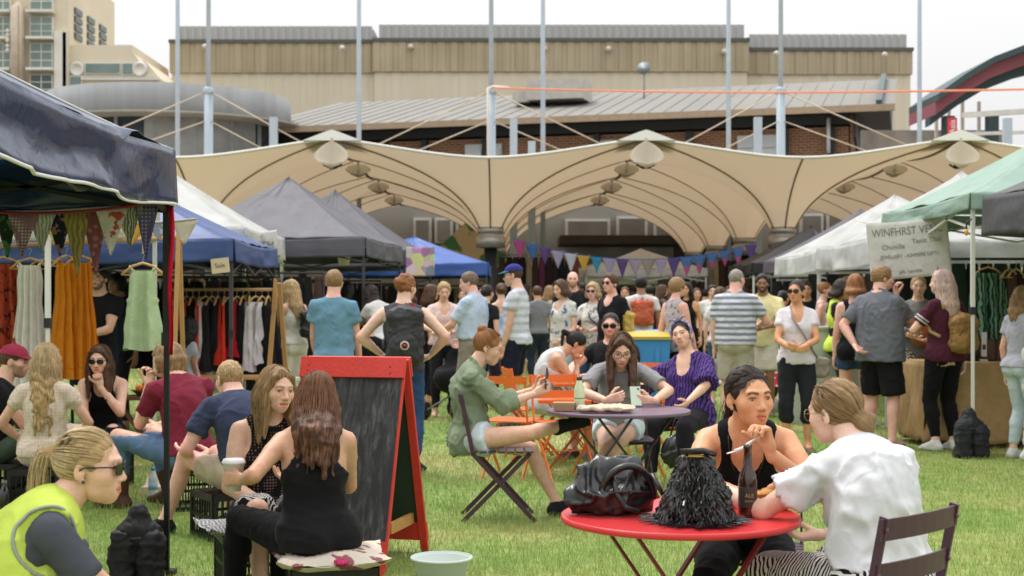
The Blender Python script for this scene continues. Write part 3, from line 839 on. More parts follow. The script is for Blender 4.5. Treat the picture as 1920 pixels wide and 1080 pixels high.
class Field:
 def __init__(s, lo, hi, h):
  s.h = h; s.lo = np.asarray(lo, float)
  n = np.maximum(4, np.ceil((np.asarray(hi) - s.lo) / h).astype(int) + 1)
  s.ax = [(s.lo[i] + np.arange(n[i]) * h).astype(np.float32) for i in range(3)]
  s.d = np.full(n, 0.5, np.float32)
 def sub(s, lo, hi):
  i0 = np.clip(np.floor((lo - s.lo) / s.h).astype(int), 0, None)
  i1 = np.minimum(np.ceil((hi - s.lo) / s.h).astype(int) + 1, s.d.shape)
  if np.any(i1 <= i0): return None
  return tuple(slice(a, b) for a, b in zip(i0, i1))
 def ev(s, p, off=0.0):
  lo, hi = p.bounds(off); pad = p.k + 3 * s.h
  sl = s.sub(lo - pad, hi + pad)
  if sl is None: return None, None
  X = s.ax[0][sl[0]][:, None, None]; Y = s.ax[1][sl[1]][None, :, None]; Z = s.ax[2][sl[2]][None, None, :]
  if p.kind == 'c':
   a = p.a; ba = p.b - a; L2 = float(ba @ ba) + 1e-12
   x, y, z = X - np.float32(a[0]), Y - np.float32(a[1]), Z - np.float32(a[2])
   t = np.clip((x * np.float32(ba[0]) + y * np.float32(ba[1]) + z * np.float32(ba[2])) / np.float32(L2), 0, 1)
   wx = x - t * np.float32(ba[0]); wy = y - t * np.float32(ba[1]); wz = z - t * np.float32(ba[2])
   if p.n is not None:
    n = p.n; g = np.float32(1.0 / p.f - 1.0)
    wn = (wx * np.float32(n[0]) + wy * np.float32(n[1]) + wz * np.float32(n[2])) * g
    wx = wx + wn * np.float32(n[0]); wy = wy + wn * np.float32(n[1]); wz = wz + wn * np.float32(n[2])
    d = (np.sqrt(wx * wx + wy * wy + wz * wz) - (p.ra + off + t * np.float32(p.rb - p.ra))) * np.float32(0.5 + 0.5 * p.f)
   else:
    d = np.sqrt(wx * wx + wy * wy + wz * wz) - (p.ra + off + t * np.float32(p.rb - p.ra))
  else:
   r = np.asarray(p.ra) + off
   x, y, z = X - np.float32(p.a[0]), Y - np.float32(p.a[1]), Z - np.float32(p.a[2])
   M = p.Rm.T.astype(np.float32)
   q = [M[i, 0] * x + M[i, 1] * y + M[i, 2] * z for i in range(3)]
   k0 = np.sqrt(sum((q[i] / np.float32(r[i])) ** 2 for i in range(3)))
   k1 = np.sqrt(sum((q[i] / np.float32(r[i] ** 2)) ** 2 for i in range(3))) + np.float32(1e-6)
   d = k0 * (k0 - 1) / k1
  for (q0, n) in p.cuts:
   d = np.maximum(d, (X - np.float32(q0[0])) * np.float32(n[0]) + (Y - np.float32(q0[1])) * np.float32(n[1]) + (Z - np.float32(q0[2])) * np.float32(n[2]))
  return sl, d
 def add(s, p, off=0.0, k=None):
  sl, d = s.ev(p, off)
  if sl is None: return
  k = p.k if k is None else k
  a = s.d[sl]
  if k > 1e-5:
   h = np.maximum(k - np.abs(a - d), 0) / k
   s.d[sl] = np.minimum(a, d) - h * h * (k * 0.25)
  else:
   s.d[sl] = np.minimum(a, d)
 def cut(s, p, off=0.0, k=None):
  sl, d = s.ev(p, off)
  if sl is None: return
  k = p.k if k is None else k
  a = s.d[sl]; d = -d
  h = np.maximum(k - np.abs(a - d), 0) / max(k, 1e-5)
  s.d[sl] = np.maximum(a, d) + h * h * (k * 0.25)
 def plane(s, q0, n):
  X = s.ax[0][:, None, None]; Y = s.ax[1][None, :, None]; Z = s.ax[2][None, None, :]
  n = unit(n)
  s.d = np.maximum(s.d, ((X - q0[0]) * n[0] + (Y - q0[1]) * n[1] + (Z - q0[2]) * n[2]).astype(np.float32))
 def mesh(s):
  d = s.d
  d[0], d[-1], d[:, 0], d[:, -1], d[:, :, 0], d[:, :, -1] = [0.5] * 6
  ins = d < 0
  c = ins.astype(np.int8)
  cnt = c[:-1] + c[1:]; cnt = cnt[:, :-1] + cnt[:, 1:]; cnt = cnt[:, :, :-1] + cnt[:, :, 1:]
  I, J, K = np.nonzero((cnt > 0) & (cnt < 8))
  idx = np.full(cnt.shape, -1, np.int32); idx[I, J, K] = np.arange(len(I))
  pos = np.zeros((len(I), 3)); num = np.zeros(len(I))
  corn = [(a, b, e) for a in (0, 1) for b in (0, 1) for e in (0, 1)]
  val = {q: d[I + q[0], J + q[1], K + q[2]] for q in corn}
  for q in corn:
   for ax in range(3):
    if q[ax] == 0:
     q2 = list(q); q2[ax] = 1; q2 = tuple(q2)
     v0, v1 = val[q], val[q2]
     m = (v0 < 0) != (v1 < 0)
     t = np.where(m, v0 / np.where(m, v0 - v1, 1), 0)
     w = m.astype(float)
     for b in range(3):
      pos[:, b] += w * (q[b] + (t if b == ax else 0))
     num += w
  pos /= np.maximum(num, 1)[:, None]
  v = s.lo + (np.stack([I, J, K], 1) + pos) * s.h
  quads = []
  for ax in range(3):
   a, b = [(1, 2), (2, 0), (0, 1)][ax]
   sh0 = [slice(None)] * 3; sh1 = [slice(None)] * 3
   sh0[ax] = slice(0, -1); sh1[ax] = slice(1, None)
   s0, s1 = ins[tuple(sh0)], ins[tuple(sh1)]
   E = np.stack(np.nonzero(s0 != s1), 1)
   E = E[(E[:, a] > 0) & (E[:, b] > 0) & (E[:, a] < d.shape[a] - 1) & (E[:, b] < d.shape[b] - 1)]
   if not len(E): continue
   da = np.zeros(3, int); da[a] = 1; db = np.zeros(3, int); db[b] = 1
   g = lambda e: idx[e[:, 0], e[:, 1], e[:, 2]]
   q = np.stack([g(E - da - db), g(E - db), g(E), g(E - da)], 1)
   inside0 = s0[E[:, 0], E[:, 1], E[:, 2]]
   q = np.where(inside0[:, None], q, q[:, ::-1])
   quads.append(q)
  f = np.concatenate(quads) if quads else np.zeros((0, 4), int)
  f = f[(f >= 0).all(1)]
  return v, f

def field_for(prims, h, off=0.0, pad=0.03):
 lo = np.min([p.bounds(off)[0] for p in prims], 0) - pad
 hi = np.max([p.bounds(off)[1] for p in prims], 0) + pad
 return Field(lo, hi, h)

def relax(v, f, it=1, w=0.5):
 n = len(v)
 for _ in range(it):
  acc = np.zeros_like(v); cnt = np.zeros(n)
  for i in range(4):
   j = (i + 1) % 4
   np.add.at(acc, f[:, i], v[f[:, j]]); np.add.at(cnt, f[:, i], 1)
   np.add.at(acc, f[:, j], v[f[:, i]]); np.add.at(cnt, f[:, j], 1)
  v = v * (1 - w) + w * acc / np.maximum(cnt, 1)[:, None]
 return v

def vnormals(v, f):
 n = np.cross(v[f[:, 2]] - v[f[:, 0]], v[f[:, 3]] - v[f[:, 1]])
 out = np.zeros_like(v)
 for i in range(4): np.add.at(out, f[:, i], n)
 return out / (np.linalg.norm(out, axis=1)[:, None] + 1e-12)

def ik(A, T, l1, l2, hint):
 d = T - A; L = np.linalg.norm(d)
 if L > (l1 + l2) * 0.995:
  T = A + d / L * (l1 + l2) * 0.995; d = T - A; L = np.linalg.norm(d)
 L = max(L, abs(l1 - l2) + 0.02)
 u = unit(d)
 h = np.asarray(hint, float); h = h - u * (h @ u); h = unit(h)
 x = (l1 * l1 - l2 * l2 + L * L) / (2 * L)
 y = math.sqrt(max(l1 * l1 - x * x, 0))
 return A + u * x + h * y, T

SKINS = {'fair': (0.74, 0.48, 0.355), 'pale': (0.80, 0.56, 0.44), 'tan': (0.70, 0.375, 0.21), 'olive': (0.60, 0.36, 0.235),
   'brown': (0.32, 0.17, 0.10), 'dark': (0.085, 0.045, 0.03), 'pink': (0.78, 0.47, 0.38)}
HAIRS = {'blonde': ((0.42, 0.27, 0.12), (0.66, 0.50, 0.28)), 'dirty': ((0.26, 0.155, 0.07), (0.46, 0.30, 0.15)), 'brown': ((0.075, 0.036, 0.019), (0.17, 0.085, 0.042)),
   'dark': ((0.022, 0.014, 0.010), (0.06, 0.036, 0.025)), 'black': ((0.010, 0.008, 0.008), (0.03, 0.026, 0.026)), 'ginger': ((0.27, 0.11, 0.04), (0.48, 0.23, 0.09)),
   'auburn': ((0.075, 0.030, 0.016), (0.27, 0.115, 0.048)), 'grey': ((0.28, 0.25, 0.22), (0.48, 0.45, 0.41)), 'pinkblonde': ((0.55, 0.37, 0.31), (0.75, 0.60, 0.54)),
   'greybrown': ((0.16, 0.105, 0.07), (0.32, 0.24, 0.18))}

LOD = {'near': dict(b=0.0160, c=0.0118, h=0.0064, g=0.0060, hr=0.0078), 'mid': dict(b=0.023, c=0.019, h=0.009, g=0.009, hr=0.0125),
    'far': dict(b=0.034, c=0.028, h=0.015, g=0.0135, hr=0.019)}

HAND = {'relax': (22, 28, 18), 'flat': (4, 6, 4), 'grip': (55, 62, 35), 'fist': (78, 88, 50), 'hold': (40, 45, 25)}

def hand_prims(pose='relax', side=1, s=1.0):
 """hand in its own frame: x thumb side, y fingers, z back of hand"""
 c1, c2, c3 = [R(a) for a in HAND[pose]]
 P = []
 xs = (0.027, 0.009, -0.010, -0.027); ln = (0.074, 0.082, 0.076, 0.058); sp = (0.09, 0.02, -0.04, -0.12)
 P.append(Cn(V3(0, -0.03, 0) * s, V3(0, 0.02, 0) * s, 0.026 * s, 0.03 * s, 0.015, n=V3(0, 0, 1), f=0.72))
 for i in range(4):
  b = V3(xs[i], 0.088 - (0.006 if i == 3 else 0.0) - 0.003 * (i == 0), 0) * s
  P.append(Cn(V3(xs[i] * 0.6, 0.012, 0) * s, b, 0.0145 * s, 0.0115 * s, 0.012))
  a = c1 * (1 + 0.08 * i); p = b
  r = (0.0098, 0.0088, 0.0078, 0.0066)
  for j, (fr, dc) in enumerate(((0.45, 0), (0.31, c2), (0.24, c3))):
   a = a + dc
   d = V3(math.sin(sp[i]) * math.cos(a), math.cos(a), -math.sin(a))
   q = p + d * ln[i] * fr * s
   P.append(Cn(p, q, r[j] * s, r[j + 1] * s, 0.004))
   p = q
 cl = 0.35 + 0.5 * min(1.0, c1 / 1.2)
 p = V3(0.014, 0.02, -0.006) * s
 for (L, ra, rb, ax, az) in ((0.042, 0.015, 0.012, 0.85, 0.25), (0.034, 0.0115, 0.010, 0.55, 0.25 + 0.4 * cl), (0.028, 0.010, 0.0078, 0.40 - 0.5 * cl, 0.3 + 0.5 * cl)):
  d = unit(V3(ax, 0.75, -az))
  q = p + d * L * s
  P.append(Cn(p, q, ra * s, rb * s, 0.006)); p = q
 return P

def head_prims(fem=True, jaw=1.0, mouth='closed', nose=1.0):
 P = []
 P.append(El((0, -0.014, 0.028), (0.0735, 0.093, 0.084), 0.02))
 P.append(El((0, 0.034, -0.016), (0.0595, 0.056, 0.082), 0.03))
 jw = (0.046 if fem else 0.052) * jaw
 P.append(El((0, 0.030, -0.066), (jw, 0.050, 0.038), 0.03))
 P.append(El((0, 0.066, -0.093), (0.020 if fem else 0.026, 0.017, 0.016), 0.028))
 for sx in (-1, 1):
  P.append(El((sx * 0.043, 0.056, -0.022), (0.022, 0.022, 0.020), 0.03))
  P.append(Cn((sx * 0.012, 0.0845, 0.026), (sx * 0.042, 0.072, 0.026), 0.0085 if fem else 0.0115, 0.008, 0.014))
 P.append(El((0, 0.076, -0.061), (0.029, 0.017, 0.025), 0.022))
 return P

def build_head(f, fem, sp, hs):
 for p in head_prims(fem, sp.get('jaw', 1.0)): f.add(p)
 for sx in (-1, 1):
  f.cut(El((sx * 0.031, 0.097, 0.004), (0.018, 0.017, 0.0125), 0.014))
  f.add(Cn((sx * 0.018, 0.0825, 0.009), (sx * 0.0315, 0.0835, 0.0135), 0.0042, 0.005, 0.004))
  f.add(Cn((sx * 0.0315, 0.0835, 0.0135), (sx * 0.045, 0.074, 0.008), 0.005, 0.004, 0.004))
  f.add(Cn((sx * 0.020, 0.0815, -0.006), (sx * 0.043, 0.074, -0.005), 0.0045, 0.0045, 0.006))
  if sp.get('squint'):
   f.add(Cn((sx * 0.019, 0.0835, 0.006), (sx * 0.044, 0.075, 0.005), 0.0055, 0.005, 0.003))
  # ear: rim, bowl and lobe
  Re = rotz(sx * R(18)) @ rotx(R(-10))
  f.add(El((sx * 0.0755, -0.012, -0.006), (0.0085, 0.0185, 0.031), 0.006, Rm=Re))
  f.cut(El((sx * 0.0845, -0.008, -0.002), (0.0065, 0.010, 0.017), 0.004, Rm=Re))
  f.add(El((sx * 0.072, -0.004, -0.036), (0.007, 0.009, 0.010), 0.005))
 # nose
 f.add(Cn((0, 0.083, 0.014), (0, 0.1025, -0.026), 0.0082, 0.0105, 0.012))
 f.add(El((0, 0.1035, -0.029), (0.0108, 0.0098, 0.0090), 0.008))
 for sx in (-1, 1):
  f.add(El((sx * 0.0125, 0.0955, -0.033), (0.0085, 0.011, 0.0075), 0.006))
  f.cut(El((sx * 0.0065, 0.1005, -0.0405), (0.0036, 0.005, 0.0035), 0.002))
 # mouth
 mo = sp.get('mouth', 'closed')
 w = 0.0245 if mo != 'pucker' else 0.018
 op = {'closed': 0.0, 'open': 0.004, 'pucker': 0.001, 'smile': 0.001}[mo]
 cz = 0.003 if mo == 'smile' else 0.0
 yo = 0.005 if mo == 'pucker' else 0.0
 for sx in (-1, 1):
  f.add(Cn((0, 0.0925 + yo, -0.0575 + op), (sx * w, 0.0825, -0.0615 + cz), 0.0068, 0.0032, 0.003))
  f.add(Cn((0, 0.0920 + yo, -0.0690 - op), (sx * w, 0.0825, -0.0635 + cz), 0.0082, 0.0032, 0.003))
 f.cut(Cn((-w, 0.090, -0.0628 + cz), (0, 0.0985 + yo, -0.0628), 0.0016 + op, 0.0018 + op, 0.002))
 f.cut(Cn((w, 0.090, -0.0628 + cz), (0, 0.0985 + yo, -0.0628), 0.0016 + op, 0.0018 + op, 0.002))

def head_colors(v, skin, hairc, sp, fem):
 c = np.tile(np.array(skin), (len(v), 1)); x, y, z = v[:, 0], v[:, 1], v[:, 2]
 ax = np.abs(x)
 def blend(m, col): c[:] = c * (1 - m[:, None]) + np.array(col) * m[:, None]
 sm = lambda t: np.clip(t, 0, 1) ** 2 * (3 - 2 * np.clip(t, 0, 1))
 fr = y > 0.03
 blush = np.exp(-(((ax - 0.042) / 0.02) ** 2 + ((z + 0.026) / 0.018) ** 2)) * fr
 blend(0.30 * blush, np.array(skin) * V3(1.06, 0.70, 0.68))
 blend(0.30 * np.exp(-((x / 0.014) ** 2 + ((z + 0.029) / 0.012) ** 2)) * (y > 0.09), np.array(skin) * V3(1.05, 0.72, 0.70))
 # eye hollows and lashes
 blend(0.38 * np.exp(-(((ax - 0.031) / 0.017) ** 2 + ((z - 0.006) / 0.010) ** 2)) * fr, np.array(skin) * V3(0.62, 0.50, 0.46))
 lash = np.exp(-(((ax - 0.032) / 0.0135) ** 4 + ((z - 0.0088 + 0.18 * np.maximum(ax - 0.034, 0)) / 0.0030) ** 2)) * fr
 blend(0.92 * np.clip(lash * 1.5, 0, 1), (0.03, 0.02, 0.015))
 # brows
 bz = 0.0285 + 0.10 * np.clip(ax - 0.016, 0, 0.02) - 0.45 * np.maximum(ax - 0.036, 0)
 if sp.get('frown'): bz = bz + 0.12 * np.clip(ax - 0.02, -1, 0.01) - 0.003
 br = np.exp(-((z - bz) / (0.0040 if fem else 0.0055)) ** 2) * (ax > 0.011) * (ax < 0.050) * fr
 blend(sp.get('brow', 0.75) * np.clip(br * 1.4, 0, 1), np.array(hairc) * 0.6 + 0.004)
 # lips
 w = 0.019 if sp.get('mouth') == 'pucker' else 0.024
 lip = (((x / w) ** 2 + ((z + 0.0632) / 0.0135) ** 2) < 1) * (y > 0.078)
 lc = np.array(skin) * V3(0.84, 0.40, 0.40) if fem else np.array(skin) * V3(0.86, 0.60, 0.56)
 blend(0.85 * lip, lc)
 slit = np.exp(-((z + 0.0628 - (0.003 if sp.get('mouth') == 'smile' else 0) * (ax / 0.022)) / 0.0016) ** 2) * (ax < w * 1.05) * (y > 0.078)
 blend(0.75 * slit, (0.06, 0.02, 0.018))
 if sp.get('mouth') == 'smile':
  blend(0.8 * (((x / 0.016) ** 2 + ((z + 0.0628) / 0.0032) ** 2) < 1) * (y > 0.08), (0.75, 0.70, 0.64))
 blend(0.8 * np.exp(-(((ax - 0.0065) / 0.004) ** 2 + ((z + 0.041) / 0.003) ** 2)) * (y > 0.09), (0.08, 0.03, 0.025))
 st = sp['hair']['st']
 if st != 'bald':
  e = np.sqrt((x / 0.0675) ** 2 + ((y - 0.092) / 0.072) ** 2 + ((z + 0.030 + sp['hair'].get('line', 0)) / 0.104) ** 2)
  nz_ = vnoise(v * np.array((150, 150, 60)), 8) * 0.05
  m = sm((e + nz_ - 0.955) / 0.09) * sm((z - 0.012) / 0.03) * (y > -0.02) * (ax < 0.071)
  m = np.maximum(m, (y <= -0.025) * (z > -0.055) * (ax < 0.072))
  blend(0.7 * m, np.array(hairc))
 bd = sp.get('beard', 0)
 if bd:
  nn = vnoise(v * 160, 3) * 0.25
  m = sm((-0.030 - z + 0.02 * (ax > 0.04) + nn * 0.02) / 0.014) * sm((y + 0.012) / 0.03) * (1 - lip) * sm((z + 0.135) / 0.03)
  m = m * (1 - np.exp(-(((ax - 0.03) / 0.016) ** 2 + ((z + 0.036) / 0.014) ** 2)))
  blend(np.clip(bd * m, 0, 1), np.array(hairc) * 0.7 + 0.004)
 return c

def skeleton(sp):
 H = sp.get('H', 1.68); s = H / 1.70; fem = sp.get('sex', 'f') == 'f'
 J = dict(s=s, fem=fem)
 P = V3(*sp.get('hip', (0, 0, 0.945))) ; P = V3(P[0], P[1], P[2] * (s if not sp.get('sit') else 1.0))
 ln, sd, tw = R(sp.get('lean', 2)), R(sp.get('side', 0)), R(sp.get('twist', 0))
 pt = R(sp.get('ptilt', 0 if not sp.get('sit') else -8)) + ln * (0.35 if sp.get('sit') else 0.25)
 hipyaw = R(sp.get('hipyaw', 0))
 def fr(a, b, t): return rotz(t) @ roty(b) @ rotx(-a)
 Rp = fr(pt, sd * 0.3, hipyaw); Rm = fr((pt + ln) / 2, sd * 0.7, hipyaw + tw * 0.5); Rt = fr(ln, sd, hipyaw + tw)
 hunch = R(sp.get('hunch', 0)); Ru = fr(ln + hunch, sd, hipyaw + tw)
 q = 0.92 if sp.get('sit') else 1.0
 W = P + Rp @ V3(0, 0.005, 0.13 * q) * s
 C = W + Rm @ V3(0, -0.012, 0.19 * q) * s
 N = C + Ru @ V3(0, -0.018, 0.185 * q) * s
 J.update(P=P, W=W, C=C, N=N, Rp=Rp, Rm=Rm, Rt=Rt, Ru=Ru)
 sw = (0.150 if fem else 0.178) * s * sp.get('sw', 1.0)
 hy, hp, hr = sp.get('head', (0, 0, 0))
 Rh = rotz(R(hy)) @ roty(R(hr)) @ rotx(-R(hp))
 up = Ru @ V3(0, 0, 1) * 0.5 + Rh @ V3(0, 0, 1) * 0.5
 J['Rh'] = Rh
 J['Hd'] = N + unit(Ru @ V3(0, 0.42, 1)) * 0.050 * s + Rh @ V3(0, 0.018, 0.100) * s * sp.get('hs', 1.0)
 for nm, sx in (('L', -1), ('R', 1)):
  S = N + Ru @ V3(sx * sw, -0.004, -0.080 + sp.get('shrug', 0)) * s
  J['S' + nm] = S
  l1, l2 = 0.285 * s, 0.25 * s
  arm = sp.get('arm' + nm)
  if arm is None: arm = {}
  if isinstance(arm, tuple): arm = dict(t=arm)
  t = arm.get('t')
  if t == 'mouth': T = J['Hd'] + Rh @ V3(*arm.get('o', (sx * 0.01, 0.125, -0.135))) * s
  else: T = V3(*t) if t is not None else S + Rt @ V3(sx * 0.075, 0.035, -0.52) * s
  hint = V3(*arm.get('e', (sx * 0.35, -1, -0.25)))
  E, T = ik(S, T, l1, l2, hint)
  J['E' + nm], J['Wr' + nm] = E, T
  hd = unit(V3(*arm['hd'])) if 'hd' in arm else unit(T - E)
  th = V3(*arm.get('th', (0, 1, 0.0))); th = th - hd * (th @ hd)
  if np.linalg.norm(th) < 0.05: th = V3(-sx, 0, 0) - hd * (-sx * hd[0])
  th = unit(th)
  back = np.cross(th, hd) * (-1 if sx > 0 else 1)
  J['Hf' + nm] = np.stack([th, hd, back], 1)
  J['Hp' + nm] = arm.get('p', 'relax')
  hj = P + Rp @ V3(sx * (0.088 if fem else 0.085), 0.0, -0.045) * s
  J['H' + nm] = hj
  leg = sp.get('leg' + nm)
  if leg is None: leg = {}
  if isinstance(leg, tuple): leg = dict(t=leg)
  t = leg.get('t')
  A = V3(*t) if t is not None else V3(sx * 0.105 * s + P[0] * 0.5, P[1] * 0.3 - 0.01, 0.085 * s)
  K, A = ik(hj, A, 0.425 * s, 0.405 * s, V3(*leg.get('k', (sx * 0.12, 1, 0.1))))
  J['K' + nm], J['A' + nm] = K, A
  fd = leg.get('fd')
  fdv = unit(V3(*fd)) if fd else unit(V3(sx * 0.22, 1, 0))
  J['Fd' + nm] = fdv
  fu = V3(*leg['fu']) if 'fu' in leg else V3(0, 0, 1)
  fu = unit(fu - fdv * (fu @ fdv)); J['Fu' + nm] = fu
 return J

def body_prims(J, sp):
 s, fem = J['s'], J['fem']; w = sp.get('w', 1.0); fat = sp.get('fat', 0.0)
 P, W, C, N, Rp, Rm, Rt, Ru = (J[k] for k in ('P', 'W', 'C', 'N', 'Rp', 'Rm', 'Rt', 'Ru'))
 o = []
 wa = w * (1 + 0.25 * fat)
 o.append(El(P + Rp @ V3(0, -0.005, -0.02) * s, V3(0.158 if fem else 0.148, 0.108, 0.115) * s * w, 0.05, 'pelvis', Rp))
 o.append(El(W + Rm @ V3(0, 0.008 + 0.045 * fat, -0.01) * s, V3(0.122 if fem else 0.135, 0.092 + 0.045 * fat, 0.135) * s * wa, 0.06, 'belly', Rm))
 o.append(El(C + Rt @ V3(0, 0.0, -0.015) * s, V3(0.132 if fem else 0.155, 0.100 if fem else 0.112, 0.165) * s * w, 0.05, 'rib', Rt))
 o.append(El(C + Ru @ V3(0, -0.012, 0.085) * s, V3(0.125 if fem else 0.150, 0.078 if fem else 0.09, 0.085) * s * w, 0.05, 'upper', Ru))
 nr = (0.051 if fem else 0.060) * s * (0.7 + 0.3 * w)
 o.append(Cn(N + Ru @ V3(0, -0.012, -0.05) * s, J['Hd'] + J['Rh'] @ V3(0, -0.018, -0.035) * s, nr * 1.12, nr * 0.98, 0.03, 'neck'))
 for nm, sx in (('L', -1), ('R', 1)):
  S, E, Wr, H, K, A = (J[k + nm] for k in ('S', 'E', 'Wr', 'H', 'K', 'A'))
  m = 1.0 if fem else 1.13
  aw = sp.get('aw', 1.0) * (0.6 + 0.4 * w)
  o.append(Cn(N + Ru @ V3(sx * 0.02, -0.02, -0.035) * s, S + Ru @ V3(-sx * 0.012, -0.004, 0.008) * s, 0.046 * s * m, 0.036 * s * m, 0.04, 'trap'))
  o.append(Cn(S + Ru @ V3(0, 0, -0.008) * s, S + (E - S) * 0.35, 0.041 * s * m * aw, 0.044 * s * m * aw, 0.012, 'delt' + nm))
  o.append(Cn(S, E, 0.044 * s * m * aw, 0.035 * s * m * aw, 0.008, 'ua' + nm))
  q = E + (Wr - E) * 0.3
  o.append(Cn(E, q, 0.035 * s * m * aw, 0.037 * s * m * aw, 0.006, 'fa' + nm))
  o.append(Cn(q, Wr, 0.037 * s * m * aw, 0.0245 * s * m, 0.004, 'fb' + nm))
  if fem:
   b = sp.get('bust', 1.0)
   o.append(El(C + Rt @ V3(sx * 0.068, 0.078, -0.035) * s, V3(0.058, 0.055, 0.058) * s * b, 0.04, 'bust'))
  else:
   o.append(El(C + Rt @ V3(sx * 0.07, 0.075, 0.005) * s, V3(0.07, 0.035, 0.055) * s * w, 0.05, 'bust'))
  o.append(El(P + Rp @ V3(sx * 0.072, -0.06, -0.045) * s, V3(0.082, 0.075, 0.085) * s * w, 0.05, 'glute', Rp))
  tw = sp.get('tw', 1.0) * (0.5 + 0.5 * w)
  o.append(Cn(H, K, 0.086 * s * tw, 0.053 * s * tw, 0.03, 'th' + nm))
  q = K + (A - K) * 0.33
  bk = unit(np.cross(np.cross(A - K, H - K), A - K)) if np.linalg.norm(np.cross(A - K, H - K)) > 1e-3 else V3(0, -1, 0)
  o.append(Cn(K, q + bk * 0.010 * s, 0.051 * s * tw, 0.0535 * s * tw, 0.008, 'ca' + nm))
  o.append(Cn(q + bk * 0.010 * s, A, 0.0535 * s * tw, 0.034 * s, 0.004, 'cb' + nm))
  fd, fu = J['Fd' + nm], J['Fu' + nm]
  fs = np.cross(fd, fu)
  heel = A - fd * 0.032 * s - fu * 0.048 * s; ball = A + fd * 0.125 * s - fu * 0.060 * s
  o.append(Cn(A, heel, 0.034 * s, 0.032 * s, 0.025, 'ft' + nm))
  o.append(Cn(A + fd * 0.02 * s - fu * 0.012 * s, ball + fu * 0.006, 0.034 * s, 0.030 * s, 0.025, 'ft' + nm, n=fu, f=0.75))
  o.append(Cn(heel, ball, 0.028 * s, 0.032 * s, 0.02, 'ft' + nm, n=fu, f=0.7))
  for i, t in enumerate((-0.022, -0.010, 0.002, 0.013, 0.023)):
   tt = t * (1 if sx > 0 else -1)
   o.append(Cn(ball + fs * tt * s, ball + fs * tt * 1.15 * s + fd * (0.062 - 0.007 * i) * s - fu * 0.006 * s, 0.013 * s, (0.0125 if i == 0 else 0.009) * s, 0.006, 'toe' + nm))
 return o

def noise_fold(v, n, amp, fx=(9, 9, 5), seed=0, wt=1.0):
 q = v * np.array(fx)
 wq = np.stack([vnoise(v * 5, seed + 5), vnoise(v * 5, seed + 6), vnoise(v * 5, seed + 7)], 1)
 a = vnoise(q + wq * 1.3, seed); b = vnoise(q * np.array((0.7, 0.7, 2.6)) + wq * 1.6 + 7, seed + 1); c = vnoise(v * 26 + wq, seed + 2)
 r1 = np.clip(1 - np.abs(a) * 2.6, 0, 1) ** 1.6; r2 = np.clip(1 - np.abs(b) * 2.8, 0, 1) ** 1.6
 return v + n * ((r1 * 0.8 + r2 * 0.7 + c * 0.18 - 0.45) * amp * wt)[:, None]

